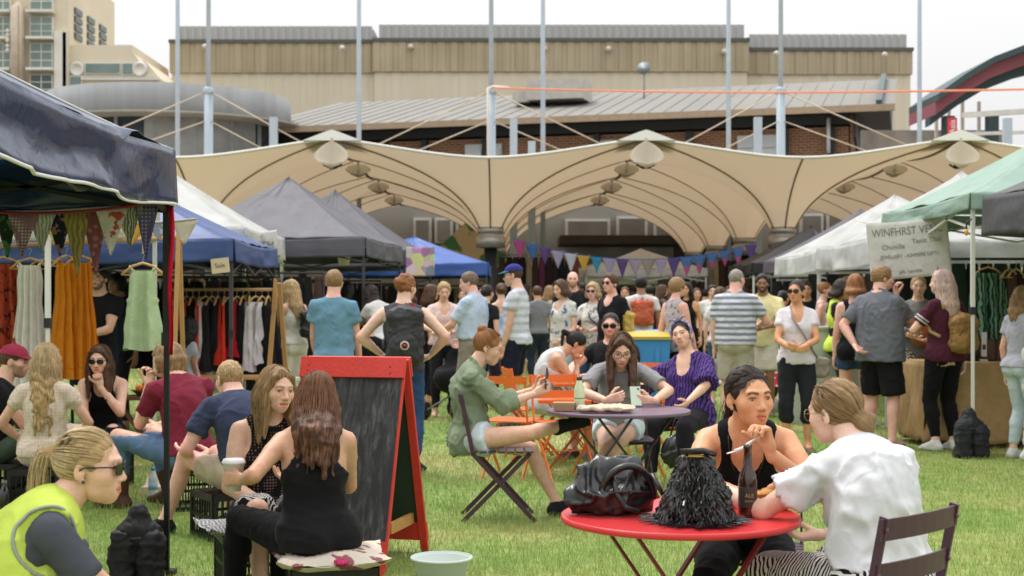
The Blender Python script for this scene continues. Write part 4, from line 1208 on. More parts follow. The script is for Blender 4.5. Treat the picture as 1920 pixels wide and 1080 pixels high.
TORSO = ('pelvis', 'belly', 'rib', 'upper', 'bust', 'glute')
def garment(J, prims, g, lod, seed):
 """one piece of clothing grown from the body under it"""
 s = J['s']; kind = g['k']; h = LOD[lod]['c'] * (1.25 if kind in ('pants', 'shorts') else 1.0); off = max(g.get('off', 0.012), LOD[lod]['b'] * 0.5)
 P, W, C, N, Rp, Rm, Rt, Ru = (J[k] for k in ('P', 'W', 'C', 'N', 'Rp', 'Rm', 'Rt', 'Ru'))
 upP, upT = Rp @ V3(0, 0, 1), Ru @ V3(0, 0, 1)
 use, planes, cuts = [], [], []
 def limb(tags, t, flare, o=None):
  """part of an arm or leg from its root down to fraction t"""
  o = off if o is None else o
  for nm in ('L', 'R'):
   seg = [p for p in prims if p.tag in [x + nm for x in tags]]
   total = sum(np.linalg.norm(p.b - p.a) for p in seg); left = total * t; run = 0.0
   for p in seg:
    L = np.linalg.norm(p.b - p.a)
    if left <= 1e-6: break
    q = p.copy(); fr_ = min(1.0, left / L)
    f0 = run / total; f1 = (run + L * fr_) / total
    q.b = p.a + (p.b - p.a) * fr_; rb = p.ra + (p.rb - p.ra) * fr_
    q.ra = p.ra + o + flare * f0 / max(t, 0.05); q.rb = rb + o + flare * f1 / max(t, 0.05)
    if fr_ < 1.0 or p is seg[-1]: q.cuts.append((q.b, unit(p.b - p.a)))
    q.k = 0.012; use.append((q, 0.0)); left -= L * fr_; run += L * fr_
 if kind in ('tee', 'tank', 'dress', 'shirt'):
  tg = list(TORSO) + ['trap']
  if kind != 'tank': tg += ['deltL', 'deltR']
  for p in prims:
   if p.tag in tg: use.append((p, off + (g.get('loose', 0.006) + (0.010 if p.tag in ('pelvis', 'glute') else 0) if p.tag in ('belly', 'pelvis', 'rib', 'glute') else 0)))
  if kind in ('tee', 'shirt', 'dress') and g.get('sleeve', 0.5) > 0:
   sl = g.get('sleeve', 0.5)
   if sl <= 1.0: limb(['ua'], sl, g.get('sflare', 0.012), off)
   else:
    limb(['ua'], 1.0, 0.006, off); limb(['fa', 'fb'], sl - 1.0, 0.01, off + 0.004)
    for nm in ('L', 'R'):
     for (q, o) in use:
      if q.tag == 'ua' + nm: q.cuts = []
  hem = P + Rp @ V3(0, 0, g.get('hem', -0.04)) * s
  if kind == 'dress':
   hz = g.get('len', 0.35)
   a, b = P + Rp @ V3(0, 0, 0.04) * s, P + V3(0, 0.0, -hz) * s
   if J.get('sit'): pass
   else:
    use.append((Cn(a, b, 0.155 * s, g.get('wide', 0.23) * s, 0.05, n=V3(0, 1, 0), f=0.85), 0))
    planes.append((b, V3(0, 0, -1)))
  else:
   planes.append((hem, -upP))
  nd = g.get('neck', 0.02)                     # how low the neckline runs in front
  nw = g.get('nw', 0.072)
  cuts.append(El(N + Ru @ V3(0, 0.045, 0.050 - nd * 0.3) * s, V3(nw, 0.078, 0.05 + nd * 0.3) * s, 0.008, Rm=Ru @ rotx(R(-25))))
  if nd > 0.04:
   cuts.append(El(N + Ru @ V3(0, 0.12, -0.02 - nd * 0.5) * s, V3(nw * g.get('vee', 0.85), 0.10, 0.03 + nd) * s, 0.01, Rm=Ru))
  bd = g.get('backneck', 0)
  if bd: cuts.append(El(N + Ru @ V3(0, -0.10, -bd * 0.45) * s, V3(nw * 1.0, 0.09, 0.03 + bd) * s, 0.01, Rm=Ru))
  if kind == 'tank':
   for nm, sx in (('L', -1), ('R', 1)):
    ah = g.get('armhole', 0.085)
    cuts.append(El(J['S' + nm] + Ru @ V3(sx * g.get('ahx', 0.035), 0, -0.02) * s, V3(ah, 0.16, ah * 1.25) * s, 0.012, Rm=Ru))
  if g.get('collar'):
   ring = []
   for i in range(9):
    a = R(-155 + 310 * i / 8) + math.pi / 2
    ring.append(N + Ru @ V3(0.074 * math.cos(a), 0.014 + 0.076 * math.sin(a), 0.008 - 0.034 * math.sin(a)) * s)
   g['_ring'] = ring
 elif kind in ('shorts', 'pants', 'skirt'):
  for p in prims:
   if p.tag in ('pelvis', 'glute'): use.append((p, off * 0.8))
   elif p.tag == 'belly': use.append((p, off * 0.5))
  if kind == 'shorts': limb(['th'], g.get('len', 0.6), g.get('flare', 0.012), off)
  elif kind == 'pants':
   limb(['th', 'ca', 'cb'], g.get('len', 0.95), g.get('flare', 0.0), off)
  else:
   a, b = P, P + V3(0, 0, -g.get('len', 0.4)) * s
   use.append((Cn(a, b, 0.15 * s, g.get('wide', 0.20) * s, 0.05, n=V3(0, 1, 0), f=0.85), 0)); planes.append((b, V3(0, 0, -1)))
  planes.append((P + Rp @ V3(0, 0, g.get('waist', 0.09)) * s, upP))
 elif kind in ('shoe', 'boot', 'sock'):
  nm = g['side']
  for p in prims:
   if p.tag in ('ft' + nm, 'toe' + nm): use.append((p, g.get('off', 0.009)))
  A, fd, fu = J['A' + nm], J['Fd' + nm], J['Fu' + nm]
  if kind != 'sock':
   a, b = A - fd * 0.030 * s - fu * 0.070 * s, A + fd * 0.165 * s - fu * 0.070 * s
   use.append((Cn(a, b, 0.036 * s, 0.036 * s, 0.012, n=fu, f=0.42), 0))
  up_ = g.get('up', 0.01)
  for p in prims:
   if p.tag == 'cb' + nm and up_ > 0.02: use.append((p, g.get('off', 0.009) + 0.002))
  planes.append((A + fu * up_ * s, fu if up_ < 0.03 else unit(J['K' + nm] - A)))
  planes.append((A - fu * 0.087 * s, -fu))
 if not use: return None
 if kind in ('tee', 'shirt') and g.get('drape', 0.012) > 0:
  dr = g.get('drape', 0.012)
  wd = max(0.128 if J['fem'] else 0.148, 0)
  use.append((Cn(C + Rt @ V3(0, 0.005, -0.02) * s, hem - upP * 0.02, (wd + 0.002) * s * g.get('_w', 1), (wd + 0.012) * s * g.get('_w', 1), 0.02, n=Rm @ V3(0, 1, 0), f=0.74), dr))
 tmp = []
 for p, o in use:
  q = p.copy(); q.k = min(q.k, 0.014 if q.tag[:2] in ('ua', 'de', 'fa', 'fb') else 0.026)
  if q.kind == 'c': q.ra += o; q.rb += o
  else: q.ra = np.asarray(q.ra) + o
  tmp.append(q)
 f = field_for(tmp, h if kind not in ('shoe', 'boot', 'sock') else min(h, LOD[lod]['h'] * 2.2))
 for q in tmp: f.add(q, 0.0)
 for (q0, n) in planes: f.plane(q0, n)
 for c in cuts: f.cut(c)
 if g.get('_ring'):
  r = g.pop('_ring')
  for a, b in zip(r[:-1], r[1:]): f.add(Cn(a, b, 0.016 * s, 0.016 * s, 0.008, n=unit(a - N - (a - N) @ upT * upT), f=0.5))
 v, fc = f.mesh()
 if not len(v): return None
 v = relax(v, fc, 1, 0.45)
 if kind not in ('shoe', 'boot', 'sock') and lod != 'far':
  v = noise_fold(v, vnormals(v, fc), g.get('fold', 0.008), g.get('ff', (11, 11, 4.5)), seed, np.clip((np.linalg.norm(v - N, axis=1) - 0.10) / 0.10, 0.0, 1) if kind in ('tee', 'shirt', 'tank', 'dress') else 1.0)
 return v, fc

def hair_mesh(sp, J, lod, seed):
 """hair volume in the head's own frame"""
 hr = sp.get('hair'); st = hr['st']
 if st == 'bald': return None
 h = LOD[lod]['hr']; P, cut = [], []
 t = hr.get('t', 0.012)
 cap = El((0, -0.016, 0.028), (0.0735 + t, 0.093 + t, 0.086 + t), 0.02)
 if st in ('bun', 'pony', 'topbun'): tt = max(t * 0.75, 0.0075); cap = El((0, -0.018, 0.028), (0.0735 + tt, 0.093 + tt, 0.085 + tt), 0.02)
 P.append(cap)
 g = J['Rh'].T @ V3(0, 0, -1)
 bk = J['Rh'].T @ (J['Rt'] @ V3(0, -1, 0))
 hl = hr.get('line', 0.0)                       # hairline lower (+) or higher (-)
 face = El((0, 0.092, -0.030 - hl), (0.0675, 0.072, 0.104), 0.022)
 low = []
 if st in ('short', 'crop', 'shaggy'):
  low.append(((0, -0.03, -0.058 if st != 'shaggy' else -0.085), unit(V3(0, 0.45, -1))))
  if st == 'shaggy':
   for a in range(-120, 121, 20):
    b = R(a) - math.pi / 2
    p = V3(0.078 * math.cos(b), -0.016 + 0.098 * math.sin(b), 0.0)
    P.append(Cn(p, p + V3(p[0] * 0.05, p[1] * 0.03, -0.075), 0.026, 0.012, 0.02))
   for a in (-40, -15, 10, 35):
    b = R(a) + math.pi / 2
    P.append(Cn((0.05 * math.cos(b), 0.05, 0.085), (0.075 * math.cos(b), 0.085, 0.045), 0.022, 0.010, 0.02))
 elif st == 'cap_only':
  low.append(((0, -0.03, -0.06), unit(V3(0, 0.5, -1))))
 elif st in ('bun', 'pony', 'topbun'):
  low.append(((0, -0.04, -0.078), unit(V3(0, 0.25, -1))))
  b = V3(*hr.get('bun', (0, -0.125, 0.02)))
  r = hr.get('br', 0.036)
  if st != 'pony':
   for i in range(7):
    a = 2 * math.pi * i / 7
    d1 = unit(np.cross(unit(b), V3(1, 0.1, 0.2))); d2 = np.cross(unit(b), d1)
    q = b + (d1 * math.cos(a) + d2 * math.sin(a)) * r * 0.62
    a2 = a + 0.9; q2 = b + (d1 * math.cos(a2) + d2 * math.sin(a2)) * r * 0.62 + unit(b) * r * (0.3 if i % 2 else -0.1)
    P.append(Cn(q, q2, r * 0.46, r * 0.40, 0.008))
   P.append(El(b, (r * 0.7,) * 3, 0.01))
  P.append(Cn(unit(b) * 0.080, b, 0.036, r * 0.6, 0.03))
  if hr.get('tail'):
   q = b.copy(); d = unit(b) * 0.6 + g * 0.3; L = hr['tail']
   for i in range(6):
    q2 = q + unit(d) * L / 6; P.append(Cn(q, q2, 0.024 * (1 - i / 8), 0.024 * (1 - (i + 1) / 8), 0.012)); q = q2; d = d * 0.5 + g * 0.8
 if st in ('long', 'bob', 'wavy'):
  L = hr.get('len', 0.30); sp_ = hr.get('spread', 118)
  for a in np.arange(-sp_, sp_ + 1, 17.0):
   b = R(a) - math.pi / 2
   p = V3(0.076 * math.cos(b), -0.016 + 0.094 * math.sin(b), 0.030)
   q1 = p + g * 0.08 + V3(p[0] * 0.10, p[1] * 0.05, 0)
   Lk = L * (1 + 0.10 * math.sin(a * 1.7 + seed)) * (0.92 if abs(a) > 80 else 1.0)
   fr_ = hr.get('front', 0.0) if abs(a) > 70 else 0.0
   q2 = q1 + g * Lk * 0.5 + bk * (0.045 * hr.get('back', 1.0)) - bk * fr_ * 0.09
   q3 = q1 + g * Lk + bk * (0.055 * hr.get('back', 1.0)) - bk * fr_ * 0.14 - V3(p[0], 0, 0) * hr.get('gather', 0.25)
   P.append(Cn(p, q1, 0.012, 0.026, 0.02)); P.append(Cn(q1, q2, 0.026, 0.024, 0.02)); P.append(Cn(q2, q3, 0.024, 0.009, 0.015))
  pt = hr.get('part', 0.012)
  for sx in (-1, 1):                          # front curtains from the parting past the temples
   p0 = V3(pt + sx * 0.004, 0.050, 0.105 - 0.002); p1 = V3(pt * 0.3 + sx * 0.052, 0.062, 0.070); p2 = V3(sx * 0.079, 0.040, 0.012); p3 = V3(sx * 0.083, 0.020, -0.03)
   P.append(Cn(p0, p1, 0.012, 0.013, 0.015)); P.append(Cn(p1, p2, 0.013, 0.015, 0.012)); P.append(Cn(p2, p3, 0.015, 0.020, 0.012))
 f = field_for(P, h, pad=0.03)
 f.add(cap)
 for (q, n) in low: f.plane(V3(*q), n)
 f.cut(face)
 if st in ('short', 'crop', 'shaggy', 'bun', 'pony', 'topbun', 'cap_only'):
  for sx in (-1, 1):                          # clear of the ears
   f.cut(El((sx * 0.088, 0.010, -0.036), (0.026, 0.036, 0.040), 0.01))
 for p in P[1:]: f.add(p)
 if lod == 'near':                               # streaky, uneven edge along the strands
  gx, gy, gz = np.meshgrid(*f.ax, indexing='ij'); near = np.abs(f.d) < 0.02
  pts = np.stack([gx[near], gy[near], gz[near]], 1)
  f.d[near] += (vnoise(hair_flow(pts, hr, seed) * 1.6, seed) * 0.0034).astype(np.float32)
 v, fc = f.mesh()
 if not len(v): return None
 v = relax(v, fc, 1, 0.3)
 n = vnormals(v, fc)
 am = hr.get('rough', 0.003)
 fx = (70, 70, 12) if st in ('long', 'bob', 'wavy') else (55, 40, 55)
 if st in ('short', 'crop'): fx = (90, 60, 90)
 dsp = vnoise(v * np.array(fx), seed) * am + vnoise(v * np.array(fx) * 0.4, seed + 3) * am
 if st == 'wavy': dsp = dsp + np.sin(v[:, 2] * 48 + 5.0 * np.arctan2(v[:, 0], -v[:, 1] + .02) + vnoise(v * 22, seed) * 3.5) * 0.0055 * (v[:, 2] < 0.0)
 v = v + n * dsp[:, None]
 return v, fc, hair_flow(v, hr, seed)

def hair_flow(v, hr, seed):
 st = hr['st']
 e = unit(V3(*hr.get('bun', (0, -0.125, 0.02))) - V3(0, -0.016, 0.028)) if st in ('bun', 'pony', 'topbun') else (V3(0, -0.25, 1.0) if st in ('short', 'crop', 'shaggy') else V3(0, 0.0, 1.0))
 e = unit(e); a = unit(np.cross(e, V3(1, 0.2, 0.1))); b = np.cross(e, a)
 q = v - V3(0, -0.016, 0.028)
 x, y, z = q @ a, q @ b, q @ e
 r = np.sqrt(x * x + y * y) + 1e-6
 K = 17.0
 w = 1.0 + 0.0 * z
 if st in ('long', 'bob', 'wavy'):      # below the skull the strands run straight down
  rr = np.maximum(r, 0.06)
  return np.stack([x / rr * K * w, y / rr * K * w, z * 14], 1)
 return np.stack([x / r * K, y / r * K, z * (9 if st not in ('short', 'crop') else 60)], 1)

def strand_mesh(sp, J, seed, n=420):
 """loose single strands lying over the hair volume (head frame)"""
 hr = sp['hair']; st = hr['st']; t = hr.get('t', 0.012)
 rg = np.random.default_rng(seed)
 c = V3(0, -0.016, 0.028); rad = V3(0.0735 + t, 0.093 + t, 0.086 + t) + 0.0015
 g = J['Rh'].T @ V3(0, 0, -1); bk = J['Rh'].T @ (J['Rt'] @ V3(0, -1, 0))
 paths = []
 for i in range(n):
  pts = []
  if st in ('long', 'bob', 'wavy'):
   a = rg.uniform(-1, 1) * hr.get('spread', 118); b = R(a) - math.pi / 2
   dirp = V3(math.cos(b), math.sin(b), 0)
   part = V3(0.006 * np.sign(dirp[0]), 0.05 - 0.12 * rg.random(), 0)
   L = hr.get('len', 0.3) * rg.uniform(0.75, 1.08)
   th0 = rg.uniform(0.02, 0.9)
   for th in np.linspace(th0, 1.45, 6):
    d = V3(dirp[0] * math.sin(th), dirp[1] * math.sin(th), math.cos(th))
    pts.append(c + d * (rad + 0.001 + 0.003 * rg.random()))
   p = pts[-1]; wob = rg.uniform(0, 6); out = 0.028 + rg.uniform(-0.008, 0.007)
   fr_ = hr.get('front', 0.0) if abs(a) > 70 else 0.0
   base = V3(0.080 * dirp[0], -0.016 + 0.098 * dirp[1], 0.01)
   for u in np.linspace(0.12, 1, 9):
    q = base + dirp * out * (1 - 0.55 * u * u) + g * (0.02 + L * u) + bk * 0.05 * u * hr.get('back', 1.0) - bk * fr_ * 0.13 * u - V3(base[0], 0, 0) * hr.get('gather', 0.25) * u * u
    wv = 0.010 if st == 'wavy' else 0.003
    q = q + V3(math.cos(wob + 9 * u), math.sin(wob * 1.7 + 8 * u), 0) * wv * u
    pts.append(q)
  elif st in ('bun', 'pony', 'topbun'):
   b = V3(*hr.get('bun', (0, -0.125, 0.02)))
   e = unit((b - c) / rad)
   a = rg.uniform(0, 2 * math.pi)
   s0 = unit(V3(math.cos(a), 0.62 * math.sin(a) + 0.35, 0.45 + 0.75 * math.sin(a))) if rg.random() < 0.6 else unit(V3(rg.choice([-1, 1]) * 1.0, rg.uniform(-0.6, 0.35), rg.uniform(-0.85, 0.3)))
   if s0[1] > 0.55 and s0[2] < 0.55: continue
   om = math.acos(max(-0.999, min(0.999, s0 @ e)))
   lift = 1 + rg.random() ** 3 * 0.03
   for u in np.linspace(0, 0.97, 9):
    d = (math.sin((1 - u) * om) * s0 + math.sin(u * om) * e) / math.sin(om)
    pts.append(c + d * rad * lift + rg.normal(0, 0.0006, 3))
   if hr.get('tail') and rg.random() < 0.6:
    d = unit(b) * 0.6 + g * 0.3 + rg.normal(0, 0.15, 3); q = b + rg.normal(0, 0.008, 3); L = hr['tail'] * rg.uniform(0.8, 1.35)
    for k in range(6):
     q = q + unit(d) * L / 6; pts.append(q); d = d * 0.5 + g * 0.8 + rg.normal(0, 0.06, 3)
  else:
   d = unit(rg.normal(0, 1, 3))
   if d[1] > 0.45 and d[2] < 0.5 or d[2] < -0.35: continue
   q = c + d * rad
   dirn = unit(d * 0.5 + V3(0.2, 0.5, 0.2) + rg.normal(0, 0.35, 3))
   dirn = unit(dirn - d * (dirn @ d) * 0.85)
   for k in range(4): pts.append(q - d * 0.002 + dirn * 0.0055 * k + g * 0.0008 * k * k)
  paths.append((np.array(pts), rg.uniform(0.7, 1.5)))
 V, Fq, off = [], [], 0
 for pts, wd in paths:
  m = len(pts)
  tg = np.gradient(pts, axis=0); tg /= np.linalg.norm(tg, axis=1)[:, None] + 1e-9
  ref = np.cross(tg, unit(V3(0.3, 0.9, 0.31))); ref /= np.linalg.norm(ref, axis=1)[:, None] + 1e-9
  w2 = np.cross(tg, ref)
  rr = (0.0014 * wd * np.sin(np.linspace(0.5, math.pi - 0.15, m)))[:, None]
  ring = np.stack([pts + rr * (ref * math.cos(a) + w2 * math.sin(a)) for a in (0, 2.094, 4.189)], 1).reshape(-1, 3)
  V.append(ring)
  i = np.arange(m - 1)[:, None] * 3
  for k in range(3):
   l = (k + 1) % 3
   Fq.append(np.concatenate([i + k, i + l, i + 3 + l, i + 3 + k], 1) + off)
  off += 3 * m
 return np.concatenate(V), np.concatenate(Fq)

def tf(v, Rm, o, s=1.0): return (np.asarray(v) * s) @ Rm.T + o

PEOPLE = {}
def person(label, x, y, yaw, sp, group=None, z=0.0):
 """a person standing or sitting at world (x, y), facing yaw (0 = away from the camera)"""
 lod = sp.get('lod', 'mid'); L = LOD[lod]; seed = len(PEOPLE) * 13 + 5
 root = empty('person', (x, y, z), R(yaw), label, 'person', group)
 PEOPLE[label] = root
 J = skeleton(sp); J['sit'] = sp.get('sit'); s = J['s']; fem = J['fem']
 skin = np.array(SKINS[sp.get('skin', 'fair')]); hr = sp.setdefault('hair', dict(st='short', c='brown'))
 hc, hc2 = HAIRS[hr.get('c', 'brown')] if hr['st'] != 'bald' else HAIRS[hr.get('c', 'greybrown')]
 prims = body_prims(J, sp)
 # body surface
 f = field_for(prims, L['b'])
 for p in prims: f.add(p)
 vb, fb = f.mesh(); vb = relax(vb, fb, 1, 0.4)
 V, Fc, Cc = [vb], [fb], [np.tile(skin, (len(vb), 1))]
 kn = np.zeros(len(vb))
 for j in ('EL', 'ER', 'KL', 'KR'): kn = np.maximum(kn, np.exp(-np.sum((vb - J[j]) ** 2, 1) / 0.004))
 Cc[0] = Cc[0] * (1 - 0.22 * kn[:, None] * V3(0.2, 0.8, 0.9))
 off = len(vb)
 # head, fine
 hs = s * sp.get('hs', 0.97)
 fh = Field((-0.105, -0.13, -0.135), (0.105, 0.14, 0.135), sp.get('hh', L['h']))
 build_head(fh, fem, sp, hs)
 vh, fh_ = fh.mesh(); vh = relax(vh, fh_, 1, 0.25)
 ch = head_colors(vh, skin, hc, sp, fem)
 nb = np.clip((-0.07 - vh[:, 2]) / 0.04, 0, 1)
 V.append(tf(vh, J['Rh'], J['Hd'], hs)); Fc.append(fh_ + off); Cc.append(ch); off += len(vh)
 # hands, fine
 for nm, sx in (('L', -1), ('R', 1)):
  hp = hand_prims(J['Hp' + nm], sx, 1.0)
  fg = field_for(hp, L['g'], pad=0.012)
  for p in hp: fg.add(p)
  vg, fgc = fg.mesh()
  M = J['Hf' + nm]
  vw = tf(vg, M, J['Wr' + nm] + M[:, 1] * 0.012, s * (0.93 if fem else 1.04))
  if np.linalg.det(M) < 0: fgc = fgc[:, ::-1]
  V.append(vw); Fc.append(fgc + off); off += len(vg)
  cg = np.tile(skin, (len(vg), 1)) * (1 - 0.12 * np.clip((vg[:, 1] - 0.09) / 0.06, 0, 1)[:, None] * V3(0, 0.6, 0.6))
  Cc.append(cg)
 np_mesh('body', np.concatenate(V), np.concatenate(Fc), skin_mat(), root, True, np.concatenate(Cc))
 # eyes
 if not sp.get('noeyes') and lod != 'far':
  for sx in (-1, 1):
   m = MB(); m.lathe([(0.0118 * math.sin(a), 0.0118 * math.cos(a)) for a in np.linspace(0, math.pi, 12)], n=14)
   va = np.array(m.v); M = rotx(R(-90)) @ np.eye(3)
   gz = sp.get('gaze', (0, 0)); Rg = rotz(R(gz[0])) @ rotx(-R(gz[1]))
   d = va[:, 2] / 0.0118
   col = np.where(d[:, None] > 0.985, V3(0.01, 0.008, 0.008), np.where(d[:, None] > 0.84, V3(0.07, 0.04, 0.022), V3(0.62, 0.58, 0.55)))
   va = va @ (Rg @ M).T
   vv = tf(va + V3(sx * 0.0312, 0.0725, 0.0035), J['Rh'], J['Hd'], hs)
   ff = [q for q in m.f if len(q) == 4]
   np_mesh('eye', vv, ff, _MC.setdefault('eye', eye_mat()), root, True, col)
 # hair
 hm = hair_mesh(sp, J, lod, seed)
 if hm is not None:
  ho = np_mesh('hair', tf(hm[0], J['Rh'], J['Hd'], hs), hm[1], hair_mat(hc, hc2), root)
  fa = ho.data.attributes.new('flow', 'FLOAT_VECTOR', 'POINT'); fa.data.foreach_set('vector', hm[2].astype(np.float32).ravel())
  if lod == 'near' and hr.get('strands', 380):
   sv, sf = strand_mesh(sp, J, seed, int(hr.get('strands', 380) * 0.6))
   so = np_mesh('strand_layer', tf(sv, J['Rh'], J['Hd'], hs), sf, hair_mat(hc2 if hr.get('hi') else tuple(0.5 * a + 0.5 * b for a, b in zip(hc, hc2)), hc2), ho)
   so['kind'] = 'stuff'
   fl = hair_flow(sv, hr, seed); fa = so.data.attributes.new('flow', 'FLOAT_VECTOR', 'POINT'); fa.data.foreach_set('vector', fl.astype(np.float32).ravel())
 # clothes
 for g in sp.get('wear', []):
  g = dict(g); g['_w'] = sp.get('w', 1.0) * (1 + 0.22 * sp.get('fat', 0))
  sides = ('L', 'R') if g['k'] in ('shoe', 'boot', 'sock') else (None,)
  for sd in sides:
   if sd: g['side'] = sd
   r = garment(J, prims, g, lod, seed + len(g['n']))
   if r is None: continue
   o = np_mesh(g['n'], r[0], r[1], g['m'], root)
 J['root'] = root; J['hs'] = hs
 return root, J

def eye_mat():
 m, nt, bs = _new('eye')
 a = _node(nt, 'ShaderNodeAttribute', attribute_name='Col'); nt.links.new(a.outputs['Color'], bs.inputs['Base Color'])
 bs.inputs['Roughness'].default_value = 0.12
 return m

# ---- things worn on the head, in the head frame
def head_mesh(J, name, mb, m, parent=None, smooth=None):
 v = tf(np.array(mb.v), J['Rh'], J['Hd'], J['hs'])
 mb.v = [tuple(p) for p in v]
 return mb.build(name, m, parent if parent is not None else J['root'])

def glasses(J, dark=True, frame=None, wide=1.0, big=1.0, round_=False):
 fm = frame or mat('glasses frame', (0.012, 0.011, 0.011), 0.25, 0.0)
 mb = MB()
 for sx in (-1, 1):
  pts = []
  for i in range(18):
   a = 2 * math.pi * i / 18
   cx, cz = math.cos(a), math.sin(a)
   ex = 0.55 if not round_ else 1.0
   x = sx * 0.0325 + 0.0245 * big * math.copysign(abs(cx) ** ex, cx); z = 0.003 + (0.0175 if not round_ else 0.021) * big * math.copysign(abs(cz) ** (0.7 if not round_ else 1.0), cz)
   pts.append((x, 0.101 - 0.30 * max(0, abs(x) - 0.02) ** 1.0 * 0.6, z))
  mb.tube(pts, 0.0020 if dark else 0.0014, 6, closed=True)
  mb.tube([(sx * 0.057, 0.089, 0.010), (sx * 0.073, 0.070, 0.011), (sx * 0.080, 0.0, 0.006), (sx * 0.078, -0.02, -0.01)], 0.0026 if dark else 0.0015, 6)
 mb.tube([(-0.010, 0.102, 0.006), (0, 0.104, 0.009), (0.010, 0.102, 0.006)], 0.002, 6)
 o = head_mesh(J, 'sunglasses' if dark else 'eyeglasses', mb, fm)
 if dark:
  lm = mat('dark lens', (0.008, 0.007, 0.007), 0.06, 0.0, spec=0.7)
  for sx in (-1, 1):
   l = MB(); pts = []
   for i in range(18):
    a = 2 * math.pi * i / 18; cx, cz = math.cos(a), math.sin(a)
    x = sx * 0.0325 + 0.0240 * big * math.copysign(abs(cx) ** 0.55, cx)
    pts.append((x, 0.1005 - 0.18 * max(0, abs(x) - 0.02), 0.003 + 0.017 * big * math.copysign(abs(cz) ** 0.7, cz)))
   l.prism(pts, (0, 0.0015, 0))
   head_mesh(J, 'lens', l, lm, J['root'])
 return o

def baseball_cap(J, c, brim_c=None, yaw=0):
 m = cloth(c); bm = cloth(brim_c or c)
 mb = MB()
 def dome(u, v):
  a = 2 * math.pi * u; th = v * 1.42
  seam = 1 + 0.008 * math.cos(6 * a)
  return (0.089 * math.sin(th) * math.cos(a) * seam, -0.014 + 0.108 * math.sin(th) * math.sin(a) * seam, 0.036 + 0.094 * math.cos(th))
 mb.grid(dome, 36, 10)
 o = head_mesh(J, 'cap_crown', mb, m)
 b = MB()
 def brim(u, v):
  a = R(25 + 130 * u); r = v
  x = 0.086 * math.cos(a); y = -0.014 + 0.104 * math.sin(a)
  ex = r * 0.075 * math.sin(math.pi * u) ** 0.55
  return (x * (1 + 0.05 * r), y + ex, 0.051 - 0.016 * r * math.sin(math.pi * u) - 0.9 * x * x)
 b.grid(brim, 20, 6)
 head_mesh(J, 'cap_brim', b, bm).modifiers.new('thickness', 'SOLIDIFY').thickness = 0.004
 k = MB(); k.lathe([(0.0, 0.136), (0.006, 0.134), (0.007, 0.128)], (0, -0.014, 0), 10); head_mesh(J, 'cap_button', k, m)
 return o

def limb_point(J, a, b, t): return J[a] + (J[b] - J[a]) * t

# ================================================================== market tents
def fabric_gloss(c, rough=0.45, trans=0.12):
 key = ('tentfab', c, rough)
 if key in _MC: return _MC[key]
 m, nt, bs = _new('tent fabric')
 co = _coord(nt); n = _node(nt, 'ShaderNodeTexNoise', Scale=2.2, Detail=6.0, Distortion=0.8); nt.links.new(co, n.inputs['Vector'])
 o = _ramp(nt, n.outputs['Fac'], [(0.3, sc3(c, .88)), (0.7, sc3(c, 1.12))]); nt.links.new(o, bs.inputs['Base Color'])
 bs.inputs['Roughness'].default_value = rough; bs.inputs['Specular IOR Level'].default_value = 0.45
 n2 = _node(nt, 'ShaderNodeTexNoise', Scale=4.0, Detail=3.0, Distortion=1.0); nt.links.new(co, n2.inputs['Vector'])
 _bump(nt, bs, n2.outputs['Fac'], 0.35, 0.03)
 out = nt.nodes['Material Output']; tr = _node(nt, 'ShaderNodeBsdfTranslucent'); nt.links.new(o, tr.inputs['Color'])
 ms = _node(nt, 'ShaderNodeMixShader'); ms.inputs[0].default_value = trans
 nt.links.new(bs.outputs[0], ms.inputs[1]); nt.links.new(tr.outputs[0], ms.inputs[2]); nt.links.new(ms.outputs[0], out.inputs[0])
 _MC[key] = m
 return m

